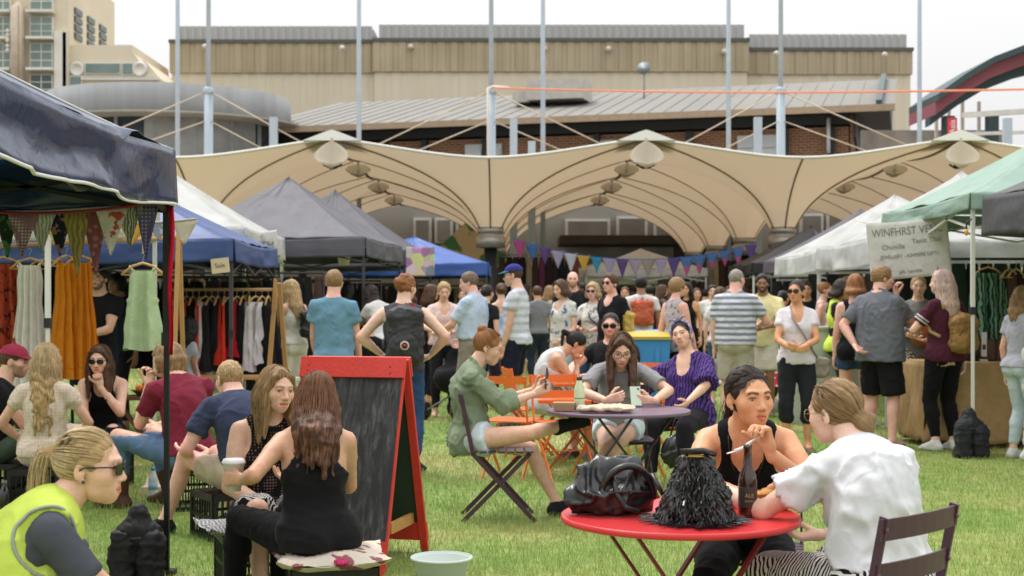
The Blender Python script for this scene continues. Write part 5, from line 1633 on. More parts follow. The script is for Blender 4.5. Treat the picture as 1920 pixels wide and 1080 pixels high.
TENT_COUNT = [0]
def tent(cx, cy, rz, label, c, eave=2.2, peak=3.1, val=0.27, size=(3.0, 3.0), post=(.7, .7, .68), rough=.5, trans=.12, wr=1.0, piping=None, legs=(0, 1, 2, 3), sag=0.06):
 TENT_COUNT[0] += 1; sd = TENT_COUNT[0] * 7
 root = empty('market_tent', (cx, cy, 0), R(rz), label, 'tent', 'pop-up market tents')
 fab = fabric_gloss(c, rough, trans); pm = mat('tent post', post, .4, .05, metal=.2); wpm = mat('white piping', (.72, .72, .70), .6, 0)
 hxw, hyw = size[0] / 2, size[1] / 2
 cor = [np.array(p) for p in ((-hxw, -hyw), (hxw, -hyw), (hxw, hyw), (-hxw, hyw))]
 for k in range(4):
  a, b = cor[k], cor[(k + 1) % 4]
  nrm = np.array([(b - a)[1], -(b - a)[0]]) / np.linalg.norm(b - a)
  def roof(U, V, a=a, b=b, k=k):
   e = a[None] * (1 - U[:, None]) + b[None] * U[:, None]
   xy = e * (1 - V[:, None])
   z = eave + (peak - eave) * (V ** 1.12) - sag * np.sin(np.pi * U) * (1 - V) * (V + .25)
   tens = np.sin(np.pi * np.clip(U, 0, 1))
   w = vnoise(np.stack([xy[:, 0] * 2.2 + V * 3, xy[:, 1] * 2.2, z * 5], 1), sd + k) * .022 + vnoise(np.stack([U * 16, V * 5, U * 0], 1), sd + k + 9) * .012
   z = z + w * wr * tens
   return np.stack([xy[:, 0], xy[:, 1], z], 1)
  sheet('roof_panel', roof, 30, 22, fab, root, 0.004)
  def valance(U, V, a=a, b=b, k=k, nrm=nrm):
   e = a[None] * (1 - U[:, None]) + b[None] * U[:, None]
   ends = np.sin(np.pi * U) ** .4
   w = (vnoise(np.stack([U * 7, V * 2, U * 0 + k], 1), sd) * .020 + vnoise(np.stack([U * 22 + V * 6, V * 5, U * 0], 1), sd + 2) * .007) * wr
   xy = e + nrm[None] * ((w * ends * (.25 + V)) + .015 * V + .006)[:, None]
   z = eave + .008 - val * V - .035 * np.sin(np.pi * U) * (1 - .4 * V) + .004 * V * np.sin(U * 14 + sd) * wr
   return np.stack([xy[:, 0], xy[:, 1], z], 1)
  sheet('valance', valance, 40, 8, fab, root, 0.004)
  if piping:
   U = np.linspace(0, 1, 41); p = valance(U, np.ones(41)); m = MB(); m.tube([tuple(q) for q in p], .008, 5); m.build('piping', wpm, root)
   V = np.linspace(0, .98, 14); p = roof(np.zeros(14), V); m = MB(); m.tube([(q[0], q[1], q[2] + .006) for q in p], .008, 5); m.build('hip_piping', wpm, root)
  if k in legs:
   x, y = a * (1 - .02)
   m = MB(); m.box((x, y, eave * .78), (.034, .034, eave * .44)); m.box((x, y, eave * .29), (.026, .026, eave * .58)); m.box((x, y, .012), (.09, .09, .024)); lg = m.build('leg', pm, root)
   m = MB(); m.box((x, y, eave * .555), (.046, .046, .07)); m.build('leg_clamp', mat('black clamp', (.02, .02, .02), .5, 0), lg)
  m = MB(); A = np.array([*a * .98, eave - .06]); B = np.array([*b * .98, eave - .06]); M_1 = (A + B) / 2; lo = np.array([0, 0, -.26])
  m.bar(A, M_1 + lo, .022, .022); m.bar(B, M_1 + lo, .022, .022); m.bar(A + lo, M_1, .022, .022); m.bar(B + lo, M_1, .022, .022)
  m.build('truss', pm, root)
 m = MB(); m.tube([(0, 0, peak - .55), (0, 0, peak - .02)], .02, 8); m.build('peak_pole', pm, root)
 return root

NAVY, WHITE_, GREY_, GREEN_, BLACK_ = hx('#1c3056'), (.80, .80, .80), hx('#5b5a62'), hx('#8aa596'), hx('#3a3a40')
tent(-3.28, 5.80, 0, 'glossy navy blue tent with white piping, nearest at the left', NAVY, 2.22, 2.98, .30, post=(.015, .015, .016), rough=.24, trans=.03, wr=2.6, piping=True)
tent(-4.76, 11.3, 0, 'white tent behind the navy tent, over the hanging dresses', WHITE_, 2.3, 3.0, .3, post=(.72, .71, .67), trans=.6)
tent(-4.10, 14.40, 0, 'low blue tent over the rail of red and black clothes', hx('#3c5286'), 2.02, 2.75, .22, size=(2.9, 2.4), post=(.06, .06, .07))
tent(-4.45, 16.95, 0, 'white tent with the cloth name banner at its corner', WHITE_, 2.26, 3.2, .3, size=(2.9, 2.6), post=(.72, .71, .67))
tent(-3.22, 20.0, -5, 'nearer dark grey peaked tent left of centre', GREY_, 2.28, 3.22, .26, size=(2.8, 2.9), post=(.06, .06, .07), rough=.6)
tent(-3.10, 24.3, -5, 'second dark grey peaked tent behind the first', hx('#55545c'), 2.26, 3.38, .26, post=(.06, .06, .07), rough=.6)
tent(-1.95, 27.6, 0, 'bright blue tent beside the canopy column', hx('#3a5da5'), 2.16, 2.72, .25, post=(.06, .06, .07))
tent(5.75, 11.0, 0, 'charcoal tent at the right edge', hx('#4a4b4f'), 2.37, 3.2, .36, size=(3.0, 3.0), post=(.72, .71, .68), rough=.5, wr=1.8, legs=(0, 1, 2))
tent(5.70, 14.2, 0, 'pale green tent with the lettered banner, right side', GREEN_, 2.42, 3.25, .16, post=(.70, .69, .66), wr=1.2)
tent(5.68, 17.5, 0, 'white tent just behind the pale green tent', WHITE_, 2.16, 3.05, .33, size=(3.0, 3.0), wr=1.3)
tent(5.72, 20.7, 0, 'white tent furthest along the right row', WHITE_, 2.12, 3.02, .3, wr=1.3)
tent(6.35, 25.2, 0, 'dark grey peaked tent behind the right white tents', hx('#57525c'), 2.2, 3.1, .25)
tent(6.30, 29.2, 0, 'black tent in the shade beside the right canopy column', (.014, .014, .016), 2.2, 3.0, .25)
tent(3.30, 35.6, 0, 'white peaked tent under the middle of the canopy', (.86, .86, .85), 2.24, 2.78, .2, trans=.5)
tent(2.6, 40.6, 0, 'pale green tent far under the canopy', hx('#a9c4a6'), 2.15, 2.6, .25)

# ---------------------------------------------------------------- camouflage-print stall backdrop by the left column
def camo():
 m, nt, bs = _new('camouflage print'); co = _coord(nt); v = _node(nt, 'ShaderNodeTexNoise', Scale=1.5, Detail=1.0, Distortion=.4); nt.links.new(co, v.inputs['Vector'])
 o = _ramp(nt, v.outputs['Fac'], [(.47, hx('#3d6b3e')), (.50, hx('#b49f79'))]); nt.links.new(o, bs.inputs['Base Color']); bs.inputs['Roughness'].default_value = .9
 D = 36.2
 root = MB(); X = lambda p: px(p, D); Z = lambda y: pz(y, D)
 root.prism([(X(815), 0, Z(470)), (X(872), 0, Z(418)), (X(905), 0, Z(445)), (X(962), 0, Z(492)), (X(962), 0, Z(500)), (X(815), 0, Z(500))], (0, .9, 0))
 o = root.build('camouflage_tent_roof', m); o.location = (0, D, 0)
 tag(o, 'green and tan camouflage-print tent top beside the left column', 'tent')
 for p in (822, 955):
  q = MB(); q.tube([(X(p), .45, 0), (X(p), .45, Z(500) + .02)], .03, 8); q.build('tent_pole', mat('black post', (.015, .015, .016), .5), o)
camo()

# ---------------------------------------------------------------- bunting
def bunting(label, a, b, sag, flags, wmin, h, m_tape, two=None, seed=1, jitter=.3, name='bunting'):
 rg = random.Random(seed); a, b = Vector(a), Vector(b)
 root = empty(name, a, 0, label, 'bunting')
 L = (b - a).length; n = len(flags); d = (b - a).normalized(); side = Vector((0, 0, 1)).cross(d).normalized()
 P = lambda t: (b - a) * t + Vector((0, 0, -sag * 4 * t * (1 - t)))
 m = MB(); m.tube([P(i / 30) for i in range(31)], .008, 5); m.build('tape', m_tape, root)
 for i, c in enumerate(flags):
  t = (i + .5) / n; p = P(t); w = wmin * rg.uniform(.85, 1.15) / 2; hh = h * rg.uniform(1 - jitter, 1 + jitter * .6); tw = rg.uniform(-.5, .5); sw = rg.uniform(-.03, .03)
  def fl(U, V, p=p, w=w, hh=hh, tw=tw, sw=sw, i=i):
   ww = w * (1 - V) + .002
   q = (U - .5) * 2 * ww; out = tw * V * q + sw * V + .012 * np.sin(U * 5 + i) * V
   return np.array(p)[None] + q[:, None] * np.array(d)[None] + out[:, None] * np.array(side)[None] + np.stack([V * 0, V * 0, -hh * V], 1)
  mm = c if not isinstance(c, tuple) else cloth(c)
  sheet('flag', fl, 4, 6, mm, root, .002)
 return root
tape = mat('red tape', hx('#8a2a36'), .8, 0); tape2 = mat('blue tape', hx('#3b5fa0'), .8, 0)
pr = lambda a, b, k='print', s=26: cloth(hx(a), kind=k, c2=hx(b), s=s)
FL = [hx('#a8b39a'), pr('#2c2a2c', '#8d4a50', 'floral'), pr('#b39b45', '#8f7c38', 'mesh', 40), pr('#1f2a26', '#c07f8a', 'floral'), pr('#9a90ae', '#b9aec6', 'floral', 40), pr('#26332c', '#4c7a54', 'floral', 20),
   pr('#8d6a80', '#d0b8c4', 'mesh', 60), pr('#bfbcbc', '#8d8d92', 'wave', 16), pr('#1f2430', '#8f6a70', 'floral', 24), pr('#7c6f4a', '#a08d58', 'wave', 12), pr('#7a4a4e', '#9a686c'), pr('#cfc8c4', '#b3524c', 'floral', 22), pr('#a6a99c', '#5c6258', 'wave', 20), pr('#5c5478', '#8f88aa', 'mesh', 50)]
bunting('patchwork fabric bunting strung across the navy tent', (-3.05, 7.22, 1.93), (-1.86, 7.24, 1.95), .05, FL[1:], .15, .29, tape, seed=5)
FL2 = [hx('#b0a34f'), pr('#c9c5c0', '#a59f98'), hx('#6b5f86'), hx('#b58a3c'), pr('#8a8fa5', '#b9bccb'), hx('#b9b2a0')]
bunting('second, paler bunting hung behind the patchwork one', (-3.3, 9.72, 2.0), (-2.25, 9.9, 2.02), .03, FL2, .19, .17, mat('cord', (.4, .38, .36), .8, 0), seed=9)
blue_, pink_, purp_, lil_ = hx('#44699a'), hx('#a8487a'), hx('#5f4a7c'), hx('#9d94b0')
def duo():                                           # blue flags with pink tips
 m, nt, bs = _new('blue flag with pink tip'); tc = nt.nodes.new('ShaderNodeTexCoord'); sp = nt.nodes.new('ShaderNodeSeparateXYZ'); nt.links.new(tc.outputs['Generated'], sp.inputs[0])
 o = _ramp(nt, sp.outputs[2], [(.5, pink_), (.52, blue_)]); nt.links.new(o, bs.inputs['Base Color']); bs.inputs['Roughness'].default_value = .8
 return m
du = duo(); teal_, gold_ = hx('#3d86a6'), hx('#c39a48')
bunting('multicoloured bunting sagging across the canopy mouth between two columns', at(962, 448, 31.4), at(1420, 455, 31.4), .42, [pink_, blue_, purp_, lil_, hx('#b9b9c4'), gold_, teal_, lil_, purp_, hx('#9a8f9c'), hx('#8f8a80'), lil_, purp_, du, du, du, du, du, purp_], .30, .42, tape2, seed=3, jitter=.12)

# ---------------------------------------------------------------- cloth banners
def cloth_banner(name, label, c, nrm, w, h, m, lines, lm, folds=.02, seed=1, yaw=0.0):
 """hanging cloth with lettering; c is its top centre, it faces -y turned by yaw"""
 root = empty(name, c, R(yaw), label, 'banner')
 def z_off(x, z): return folds * (math.sin(x * 9 + seed) * .6 + math.sin(x * 23 + z * 7) * .25)
 def fn(U, V):
  x = (U - .5) * w; z = -h * V - .05 * h * np.sin(np.pi * U) * (1 - V) * .6
  y = folds * (np.sin(x * 9 + seed) * .6 + np.sin(x * 23 + z * 7) * .25)
  return np.stack([x, y, z], 1)
 sheet('cloth', fn, 36, 16, m, root, .002)
 for (txt, zz, size, xo, sx) in lines:
  text_mesh('lettering', txt, size, lm, root, (xo, -.006, -zz), (R(90), 0, 0), bend=lambda x, y, zz=zz, xo=xo: -z_off(x + xo, -zz), sx=sx)
 return root
ink = mat('grey paint lettering', hx('#7b7f7c'), .8, 0); paper = cloth(hx('#d2cfc8'))
D = 14.0
b_ = cloth_banner('lettered_banner', 'off-white cloth banner with grey lettering hung from the green tent', (4.02, 14.15, pz(405, 13.6) - .0), None, .80, .60, cloth(hx('#cfcdc8')), [('WINFHRST VENC', .12, .115, .0, .78), ('Chunilla', .27, .07, -.15, 1), ('Tanit Thai', .23, .07, .18, 1), ('JEWELLERY - ASHMERE GIFTS', .37, .052, 0, .85), ('f', .52, .09, -.25, 1), ('ph. candle', .53, .055, 0, 1)], ink, .03, 2, -12); b_.rotation_euler[1] = R(-5)
m = MB(); m.box((.28, -.012, -.52), (.04, .004, .04)); m.box((.32, -.012, -.535), (.035, .004, .03)); m.build('red_logo', mat('red logo', hx('#b8483c'), .8, 0), b_)
for q in ([(-.40, 0, .0), (-.50, .5, .08)], [(.40, 0, 0), (.22, -.35, .03)]): m = MB(); m.tube(q, .006, 5); m.build('banner_tie', paper, b_)
cloth_banner('name_banner', 'small white cloth name banner with green lettering at the white tent corner', (px(493, 16.6), 16.6, pz(432, 16.6)), None, .47, .37, cloth(hx('#d6d4cf')), [('NEEM', .19, .15, 0, 1.0)], mat('green grey lettering', hx('#7b9485'), .8, 0), .012, 4, -35)
def art_cloth():
 m, nt, bs = _new('bright printed cloth'); co = _coord(nt); v = _node(nt, 'ShaderNodeTexVoronoi', Scale=6.0); nt.links.new(co, v.inputs['Vector'])
 n = _node(nt, 'ShaderNodeHueSaturation', Saturation=.55, Value=.75); nt.links.new(v.outputs['Color'], n.inputs['Color']); nt.links.new(n.outputs[0], bs.inputs['Base Color']); bs.inputs['Roughness'].default_value = .85
 return m
cloth_banner('printed_banner', 'colourful printed cloth hanging at the corner of the grey tents', (px(788, 22.4), 22.4, pz(462, 22.4)), None, .47, .48, art_cloth(), [], ink, .015, 6, -10)
m = MB(); m.box((0, 0, 0), (.17, .02, .14)); o = m.build('card_sign', mat('card', hx('#cdbf9f'), .9, .1)); o.location = at(413, 498, 13.1); o.rotation_euler = (0, R(-6), R(-8)); tag(o, 'hand-lettered cream card sign hung from the low blue tent', 'sign')
text_mesh('lettering', 'Sale', .065, mat('brown ink', hx('#6d5c40'), .9, 0), o, (0, -.012, 0), (R(90), 0, 0))
m = MB(); m.lathe([(.07, 0), (.1, .16), (.105, .16), (.105, .17)], n=14); o = m.build('paper_tub', mat('white tub', hx('#d9cfc9'), .7)); o.location = at(645, 497, 19.2); tag(o, 'small white tub with red rim hanging under the grey tent', 'tub')
m = MB(); m.lathe([(.106, .17), (.108, .2), (.1, .2)], n=14); m.build('rim', mat('red rim', hx('#b0433f'), .6, 0), o)
m = MB(); m.tube([(-.06, 0, .2), (0, 0, .36), (.06, 0, .2)], .006, 5); m.build('hanging_wire', mat('wire', (.5, .5, .48), .5, 0), o)

# ---------------------------------------------------------------- tent weights
def weight_bag(label, x, y, s, c):
 root = empty('weight_bag', (x, y, 0), 0, label, 'weight bag')
 fm = mat('black nylon', c, .7, .2, 12, .5, 25)
 for (dx, dy, r, h) in ((-.075, -.06, .085, .30), (.08, -.05, .085, .30), (.0, .07, .09, .33)):
  f = Field((-.14, -.14, -.02), (.14, .14, .5), .012)
  f.add(Cn((0, 0, .05), (0, 0, h - .05), r, r * .9, .02), 0); f.add(El((dx * -.3, dy * -.3, h * .55), (r * 1.05, r * .9, h * .35), .03)); f.plane(V3(0, 0, 0.0), V3(0, 0, -1))
  v, fc = f.mesh(); v = relax(v, fc, 1); v = noise_fold(v, vnormals(v, fc), .022, (8, 8, 5), int(h * 100) + int(dx * 99))
  np_mesh('sand_pouch', (v + V3(dx, dy, 0)) * s, fc, fm, root)
 f = Field((-.2, -.2, .18), (.2, .2, .5), .012); f.add(Cn((0, 0, .26), (0, 0, .40), .10, .055, .02)); f.add(El((0, 0, .30), (.13, .10, .07), .03))
 v, fc = f.mesh(); v = noise_fold(v, vnormals(v, fc), .012, (18, 18, 10), 3); np_mesh('gathered_top', v * s, fc, fm, root)
 m = MB(); m.tube([(.1 * s * math.cos(a), .1 * s * math.sin(a), .27 * s) for a in np.linspace(0, 6.28, 16, endpoint=False)], .012 * s, 6, closed=True); m.build('strap', mat('strap', (.03, .03, .03), .6, 0), root)
 return root
weight_bag('black sand weight bag strapped to the white post at the right', 4.19, 12.72, 1.0, (.014, .015, .018))
weight_bag('black weight bag slumped at the foot of the navy tent post', -1.90, 7.05, .88, (.011, .011, .012))

# ================================================================== furniture on the lawn
def bistro_chair(label, x, y, yaw, c, name='folding_chair'):
 """folding slatted metal chair; faces +y before turning"""
 root = empty(name, (x, y, 0), R(yaw), label, 'chair', 'folding metal chairs')
 m = mat('chair paint', c, .42, .10, 6); w = .195
 for sx in (-1, 1):
  b = MB(); b.bar((sx * w, -.25, .83), (sx * w, -.17, .44), .009, .028, (0, 1, 0)); b.bar((sx * w, -.172, .445), (sx * w, .235, .0), .009, .028, (0, 1, 0)); b.build('back_leg', m, root)
  b = MB(); b.bar((sx * (w - .022), .20, .445), (sx * (w - .022), -.24, 0), .009, .028, (0, 1, 0)); b.build('front_leg', m, root)
 for i in range(7):
  yy = -.165 + .06 * i
  b = MB(); b.box((0, yy, .455), (.41, .047, .010)); b.build('seat_slat', m, root)
 for (z, h, yy, wd) in ((.795, .062, -.243, .43), (.665, .062, -.217, .41)):
  b = MB(); n = 8
  vs = []
  for i in range(n + 1):
   u = i / n - .5; cy = yy - .018 * (1 - (2 * u) ** 2)
   for (dz, dy) in ((-h / 2, -.004), (h / 2, -.010), (h / 2, -.002), (-h / 2, .004)): vs.append((u * wd, cy + dy, z + dz))
  fs = []
  for i in range(n):
   a, q = 4 * i, 4 * i + 4
   fs += [(a, q, q + 1, a + 1), (a + 1, q + 1, q + 2, a + 2), (a + 2, q + 2, q + 3, a + 3), (a + 3, q + 3, q, a)]
  fs += [(0, 1, 2, 3), (4 * n + 3, 4 * n + 2, 4 * n + 1, 4 * n)]
  b._add(vs, fs); sl = b.build('back_slat', m, root)
  for sx in (-1, 1):
   b = MB(); b.lathe([(0, .004), (.007, .003), (.008, 0)], (sx * w, yy - .014, z), 10, axis=Matrix.Rotation(R(90), 3, 'X')); b.build('rivet', mat('rivet', sc3(c, 1.6), .3, 0), sl)
 b = MB(); b.tube([(-w, .03, .225), (w, .03, .225)], .006, 6); b.build('stretcher', m, root)
 b = MB(); b.tube([(-w, .19, .44), (w, .19, .44)], .008, 6); b.build('stretcher', m, root)
 return root

def bistro_table(label, x, y, yaw, c, dia, h=.715, square=None, leg_c=None):
 root = empty('bistro_table', (x, y, 0), R(yaw), label, 'table', 'folding metal tables')
 m = mat('table paint', c, .32, .06, 5, spec=.5); lm = mat('table leg paint', leg_c or sc3(c, .45), .45, .1)
 b = MB(); r = dia / 2
 if square: b.box((0, 0, h - .008), (dia, square, .016)); b.box((0, 0, h - .022), (dia * .98, square * .98, .014))
 else: b.lathe([(0, h - .004), (r - .012, h - .004), (r - .004, h), (r, h - .003), (r, h - .020), (r - .004, h - .022), (r - .006, h - .012), (0, h - .012)], n=72)
 b.build('table_top', m, root)
 k = r * .62 if not square else dia * .40; q = (r if not square else square / 2) * .62
 for sx in (-1, 1):
  for sy in (-1, 1):
   b = MB(); b.bar((sx * k, sy * q, 0), (-sx * k * .92, sy * q * .96, h - .022), .010, .028, (0, 1, 0)) if sx > 0 else b.bar((sx * k, sy * (q - .03), 0), (-sx * k * .92, sy * (q - .03), h - .022), .010, .028, (0, 1, 0))
   b.build('leg', lm, root)
  b = MB(); b.tube([(sx * k, -q, .03), (sx * k, q, .03)], .007, 6); b.build('cross_bar', lm, root)
 return root

def crate(label, x, y, yaw, s=(.34, .34, .28), c=(.012, .012, .013)):
 root = empty('plastic_crate', (x, y, 0), R(yaw), label, 'crate', 'black plastic crates used as seats')
 m = mat('black crate plastic', c, .4, .1); sx, sy, h = s
 for k in range(4):
  a = k * math.pi / 2; wid = sx if k % 2 == 0 else sy; dep = sy / 2 if k % 2 == 0 else sx / 2
  Rm = Matrix.Rotation(a, 3, 'Z'); b = MB()
  def bx(u, z, w, hh, t=.008): b.box(Rm @ Vector((u, -dep, z)), (w, t, hh), Rm)
  bx(0, h - .02, wid, .04, .014); bx(0, .015, wid, .03, .014); bx(0, h * .5, wid, .018)
  n = 9
  for i in range(n): bx(-wid / 2 + wid * (i + .5) / n, h / 2, .010, h - .06)
  bx(-wid / 2 + .012, h / 2, .024, h, .016); bx(wid / 2 - .012, h / 2, .024, h, .016)
  b.build('side_panel', m, root)
 b = MB()
 for i in range(8): b.box((-sx / 2 + sx * (i + .5) / 8, 0, h - .008), (.014, sy - .02, .012)); b.box((0, -sy / 2 + sy * (i + .5) / 8, h - .009), (sx - .02, .014, .012))
 b.build('lattice_top', m, root)
 return root

def cushion(label, x, y, z, yaw, sx, sy, h, m, tilt=0):
 root = empty('seat_cushion', (x, y, z), R(yaw), label, 'cushion')
 def fn(sgn):
  def f(U, V):
   a, b = (U - .5) * 2, (V - .5) * 2
   e = np.maximum(0, (1 - np.abs(a) ** 3)) ** .5 * np.maximum(0, (1 - np.abs(b) ** 3)) ** .5
   pin = 1 - .10 * (1 - np.abs(a)) * np.abs(b) - .10 * (1 - np.abs(b)) * np.abs(a)
   zz = h / 2 + sgn * h / 2 * e + vnoise(np.stack([a * 4, b * 4, a * 0 + sgn], 1), 5) * .006 + .03 * np.abs(a * b) ** 3
   return np.stack([a * sx / 2 * pin, b * sy / 2 * pin, zz], 1)
  return f
 sheet('cover', fn(1), 20, 20, m, root); sheet('underside', fn(-1), 20, 20, m, root)
 return root

# --- chalkboard
def chalk_mat():
 m, nt, bs = _new('smudged blackboard'); co = _coord(nt)
 n = _node(nt, 'ShaderNodeTexNoise', Scale=3.2, Detail=7.0, Roughness=.7, Distortion=.6); nt.links.new(co, n.inputs['Vector'])
 c2 = _coord(nt, (26, 4, 4)); n2 = _node(nt, 'ShaderNodeTexNoise', Scale=1.0, Detail=6.0, Distortion=1.5); nt.links.new(c2, n2.inputs['Vector'])
 mu = _node(nt, 'ShaderNodeMath', operation='MULTIPLY'); nt.links.new(n.outputs['Fac'], mu.inputs[0]); nt.links.new(n2.outputs['Fac'], mu.inputs[1])
 o = _ramp(nt, mu.outputs[0], [(.20, (.020, .020, .021)), (.30, (.05, .05, .051)), (.46, (.20, .20, .20))]); nt.links.new(o, bs.inputs['Base Color']); bs.inputs['Roughness'].default_value = .75
 return m
def chalkboard():
 root = empty('chalkboard_stand', (px(663, 7.5), 7.62, 0), R(-14), 'red framed A-frame blackboard covered in chalk smudges', 'sign board')
 red = mat('worn red paint', hx('#cf3d33'), .5, .14, 9, .25, 60); dark = chalk_mat()
 H, w, spread = 1.12, .60, .36
 for sgn, nm in ((-1, 'front'), (1, 'rear')):
  def P(u, t, out=0.0):       # u across, t up the leaning panel
   return Vector((u, sgn * (spread * (1 - t) + .02 + out), H * t))
  up = (P(0, 1) - P(0, 0)).normalized(); nr = Vector((0, sgn * up.z, -sgn * up.y * sgn)) if False else Vector((0, sgn, .3)).normalized()
  b = MB(); b.bar(P(-.0, .965), P(.0, .965) + Vector((1e-6, 0, 0)), .01, .01) if False else None
  b = MB(); b.prism([P(-w / 2, .905, .012), P(w / 2, .905, .012), P(w / 2, 1.0, .012), P(-w / 2, 1.0, .012)], nr * .022); b.build('top_rail', red, root)
  b = MB(); b.prism([P(-w / 2, .06, .0), P(w / 2, .06, .0), P(w / 2, .155, .0), P(-w / 2, .155, .0)], nr * .022); b.build('bottom_rail', red, root)
  for sx in (-1, 1):
   b = MB(); x0, x1 = sx * (w / 2 - .045), sx * (w / 2 - .002)
   if x0 > x1: x0, x1 = x1, x0
   b.prism([P(x0, 0, -.012), P(x1, 0, -.012), P(x1, .99, -.012), P(x0, .99, -.012)], nr * .022); b.build('stile', red, root)
  b = MB(); b.prism([P(-w / 2 + .012, .135, .004), P(w / 2 - .012, .135, .004), P(w / 2 - .012, .93, .004), P(-w / 2 + .012, .93, .004)], nr * .010); b.build('blackboard' if sgn < 0 else 'green_board', dark if sgn < 0 else mat('dark green board', hx('#24382b'), .7), root)
  if sgn < 0:
   for (u, t) in ((-.25, .965), (-.255, .94), (.22, .96), (.225, .93)):
    q = P(u, t, .036); b = MB(); b.lathe([(0, .002), (.005, .0)], q, 8, axis=Matrix.Rotation(R(90), 3, 'X')); b.build('screw', mat('screw', (.08, .03, .02), .5, 0), root)
 b = MB(); b.box((.22, spread * .55, .20), (.02, spread * 1.5, .06)); b.build('side_brace', mat('raw timber', hx('#b98a4e'), .7, .15, 8), root)
chalkboard()

# --- red table, bags and food in front
RED = hx('#cf3236'); PURP = hx('#4b2f40'); ORANGE = hx('#e2702c')
TBX, TBY = px(1275, 4.66), 4.66
bistro_table('round red table with two black handbags on it, front right', TBX, TBY, 12, RED, .80, .715, leg_c=hx('#6d1a22'))
bistro_chair('dark plum chair with empty back slats at the lower right', 1.00, 4.16, 44, PURP)
bistro_chair('plum chair under the woman in black singlet', px(1420, 5.3), 5.45, 168, hx('#3a2430'))
PTX, PTY = px(1160, 9.1), 9.1
bistro_table('round mauve table with phone, bottle and lunch box', PTX, PTY, 20, hx('#6f5a6e'), .94, .72, leg_c=(.02, .018, .02))
bistro_chair('plum chair under the woman in the olive shirt', px(935, 9.15), 9.15, -88, hx('#4b3340'))
bistro_chair('plum chair under the woman reading at the mauve table', px(1170, 9.8), 9.82, 184, hx('#33242c'))
for (lab, p, d, yw) in (('orange chair under the woman in purple', 1262, 10.9, 150), ('orange chair behind the woman in the olive shirt', 960, 11.4, -20), ('orange chair just behind the white bottle', 1058, 11.2, -160),
      ('orange chair of the woman eating, with raised back', 1000, 12.6, -78), ('orange chair beside the blue bins', 1195, 13.4, 140), ('orange chair under the man in sunglasses', 1150, 13.0, 160)):
 bistro_chair(lab, px(p, d), d, yw, ORANGE)
bistro_table('orange table between the woman eating and the man in sunglasses', px(1105, 12.3), 12.3, 10, ORANGE, .72, .72, square=.55, leg_c=hx('#b0521f'))
bistro_table('orange table behind the mauve table', px(1075, 11.9) , 11.55, -4, ORANGE, .60, .62, square=.42, leg_c=hx('#b0521f'))

def slouch_bag(label, x, y, z, yaw, w, d, h, seed, fringe=False):
 root = empty('handbag', (x, y, z), R(yaw), label, 'handbag')
 lm = mat('black leather', (.010, .010, .011), .32, .3, 20, .35, 30, spec=.6); gm = mat('brass zip', hx('#b89b5a'), .3, .1, metal=1.0)
 f = Field((-w * .7, -d * .8, -.02), (w * .7, d * .8, h * 1.25), .0065)
 f.add(El((0, 0, h * .33), (w * .50, d * .50, h * .40), .04)); f.add(Cn((-w * .30, 0, h * .30), (w * .30, 0, h * .30), d * .42, d * .42, .05)); f.add(Cn((-w * .26, 0, h * .86), (w * .22, 0, h * .90), d * .16, d * .14, .07)); f.add(Cn((-w * .05, 0, h * .4), (0, 0, h * .82), d * .40, d * .20, .06))
 f.plane(V3(0, 0, 0), V3(0, 0, -1)); v, fc = f.mesh(); v = relax(v, fc, 2); v = noise_fold(v, vnormals(v, fc), .026, (13, 13, 9), seed); v[:, 2] = np.maximum(v[:, 2], 0)
 if fringe: v[:, :2] *= .70; v[:, 2] *= .94
 np_mesh('bag_body', v, fc, lm, root)
 kz = .45 if fringe else 1.0
 m = MB(); m.tube([(-w * .27 * kz, -d * .13, h * .92), (-w * .1, -d * .18, h * .96), (w * .1 * kz, -d * .17, h * .95), (w * .22 * kz, -d * .12, h * .96)], .006, 6); m.build('zip', gm, root)
 if not fringe:
  for sy, rise in ((-1, .30), (1, .22)):
   m = MB(); pts = []
   for i in range(17):
    a = math.pi * i / 16; pts.append((w * .14 + w * .34 * math.cos(a), sy * d * .34 - .03 * math.sin(a), h * .42 + h * (.62 + rise * .2) * math.sin(a) - (.10 * h if sy < 0 else 0)))
   m.tube(pts, .012, 8); m.build('handle', lm, root)
  m = MB(); m.tube([(-w * .05, -d * .36, h * .86), (-w * .02, -d * .55, h * .45), (w * .08, -d * .62, .03), (w * .25, -d * .66, .012)], .011, 6); m.build('strap_end', lm, root)
 else:
  rg = random.Random(seed); m = MB()
  for i in range(620):
   a = rg.uniform(0, 2 * math.pi); zz = h * rg.choice((.93, .88, .80, .66, .52)); k = .25 + .75 * (1 - (zz / h - .5) / .5) * .8
   r0 = (w * .24 * k + .004, d * .28 * k + .004); p = Vector((r0[0] * math.cos(a), r0[1] * math.sin(a), zz)); pts = [p]
   L = rg.uniform(.5, 1.0) * h * .85; q = p.copy()
   for s_ in range(6):
    fr_ = (s_ + 1) / 6; zt = max(.006, zz - L * fr_); kk = 1 - zt / h
    q = Vector(((w * .13 + w * .44 * kk) * math.cos(a), (d * .18 + d * .44 * kk) * math.sin(a), zt)) + Vector((rg.gauss(0, .007), rg.gauss(0, .007), 0))
    pts.append(q)
   if pts[-1].z < .012: pts.append(pts[-1] + Vector((math.cos(a), math.sin(a), 0)) * rg.uniform(.01, .06))
   m.tube(pts, [.0034] * (len(pts) - 1) + [.002], 4, cap=False)
  o = m.build('fringe', lm, root); o['kind'] = 'stuff'
  m = MB(); m.tube([(-.02, -d * .1, h * .95), (-.05, -d * .2, h * 1.02), (.02, -d * .2, h * 1.04), (.06, 0, h * .97)], .010, 7); m.build('handle', lm, root)
 return root
slouch_bag('black slouchy leather handbag with two handles on the red table', px(1150, 4.66), 4.70, .716, 8, .27, .16, .165, 3)
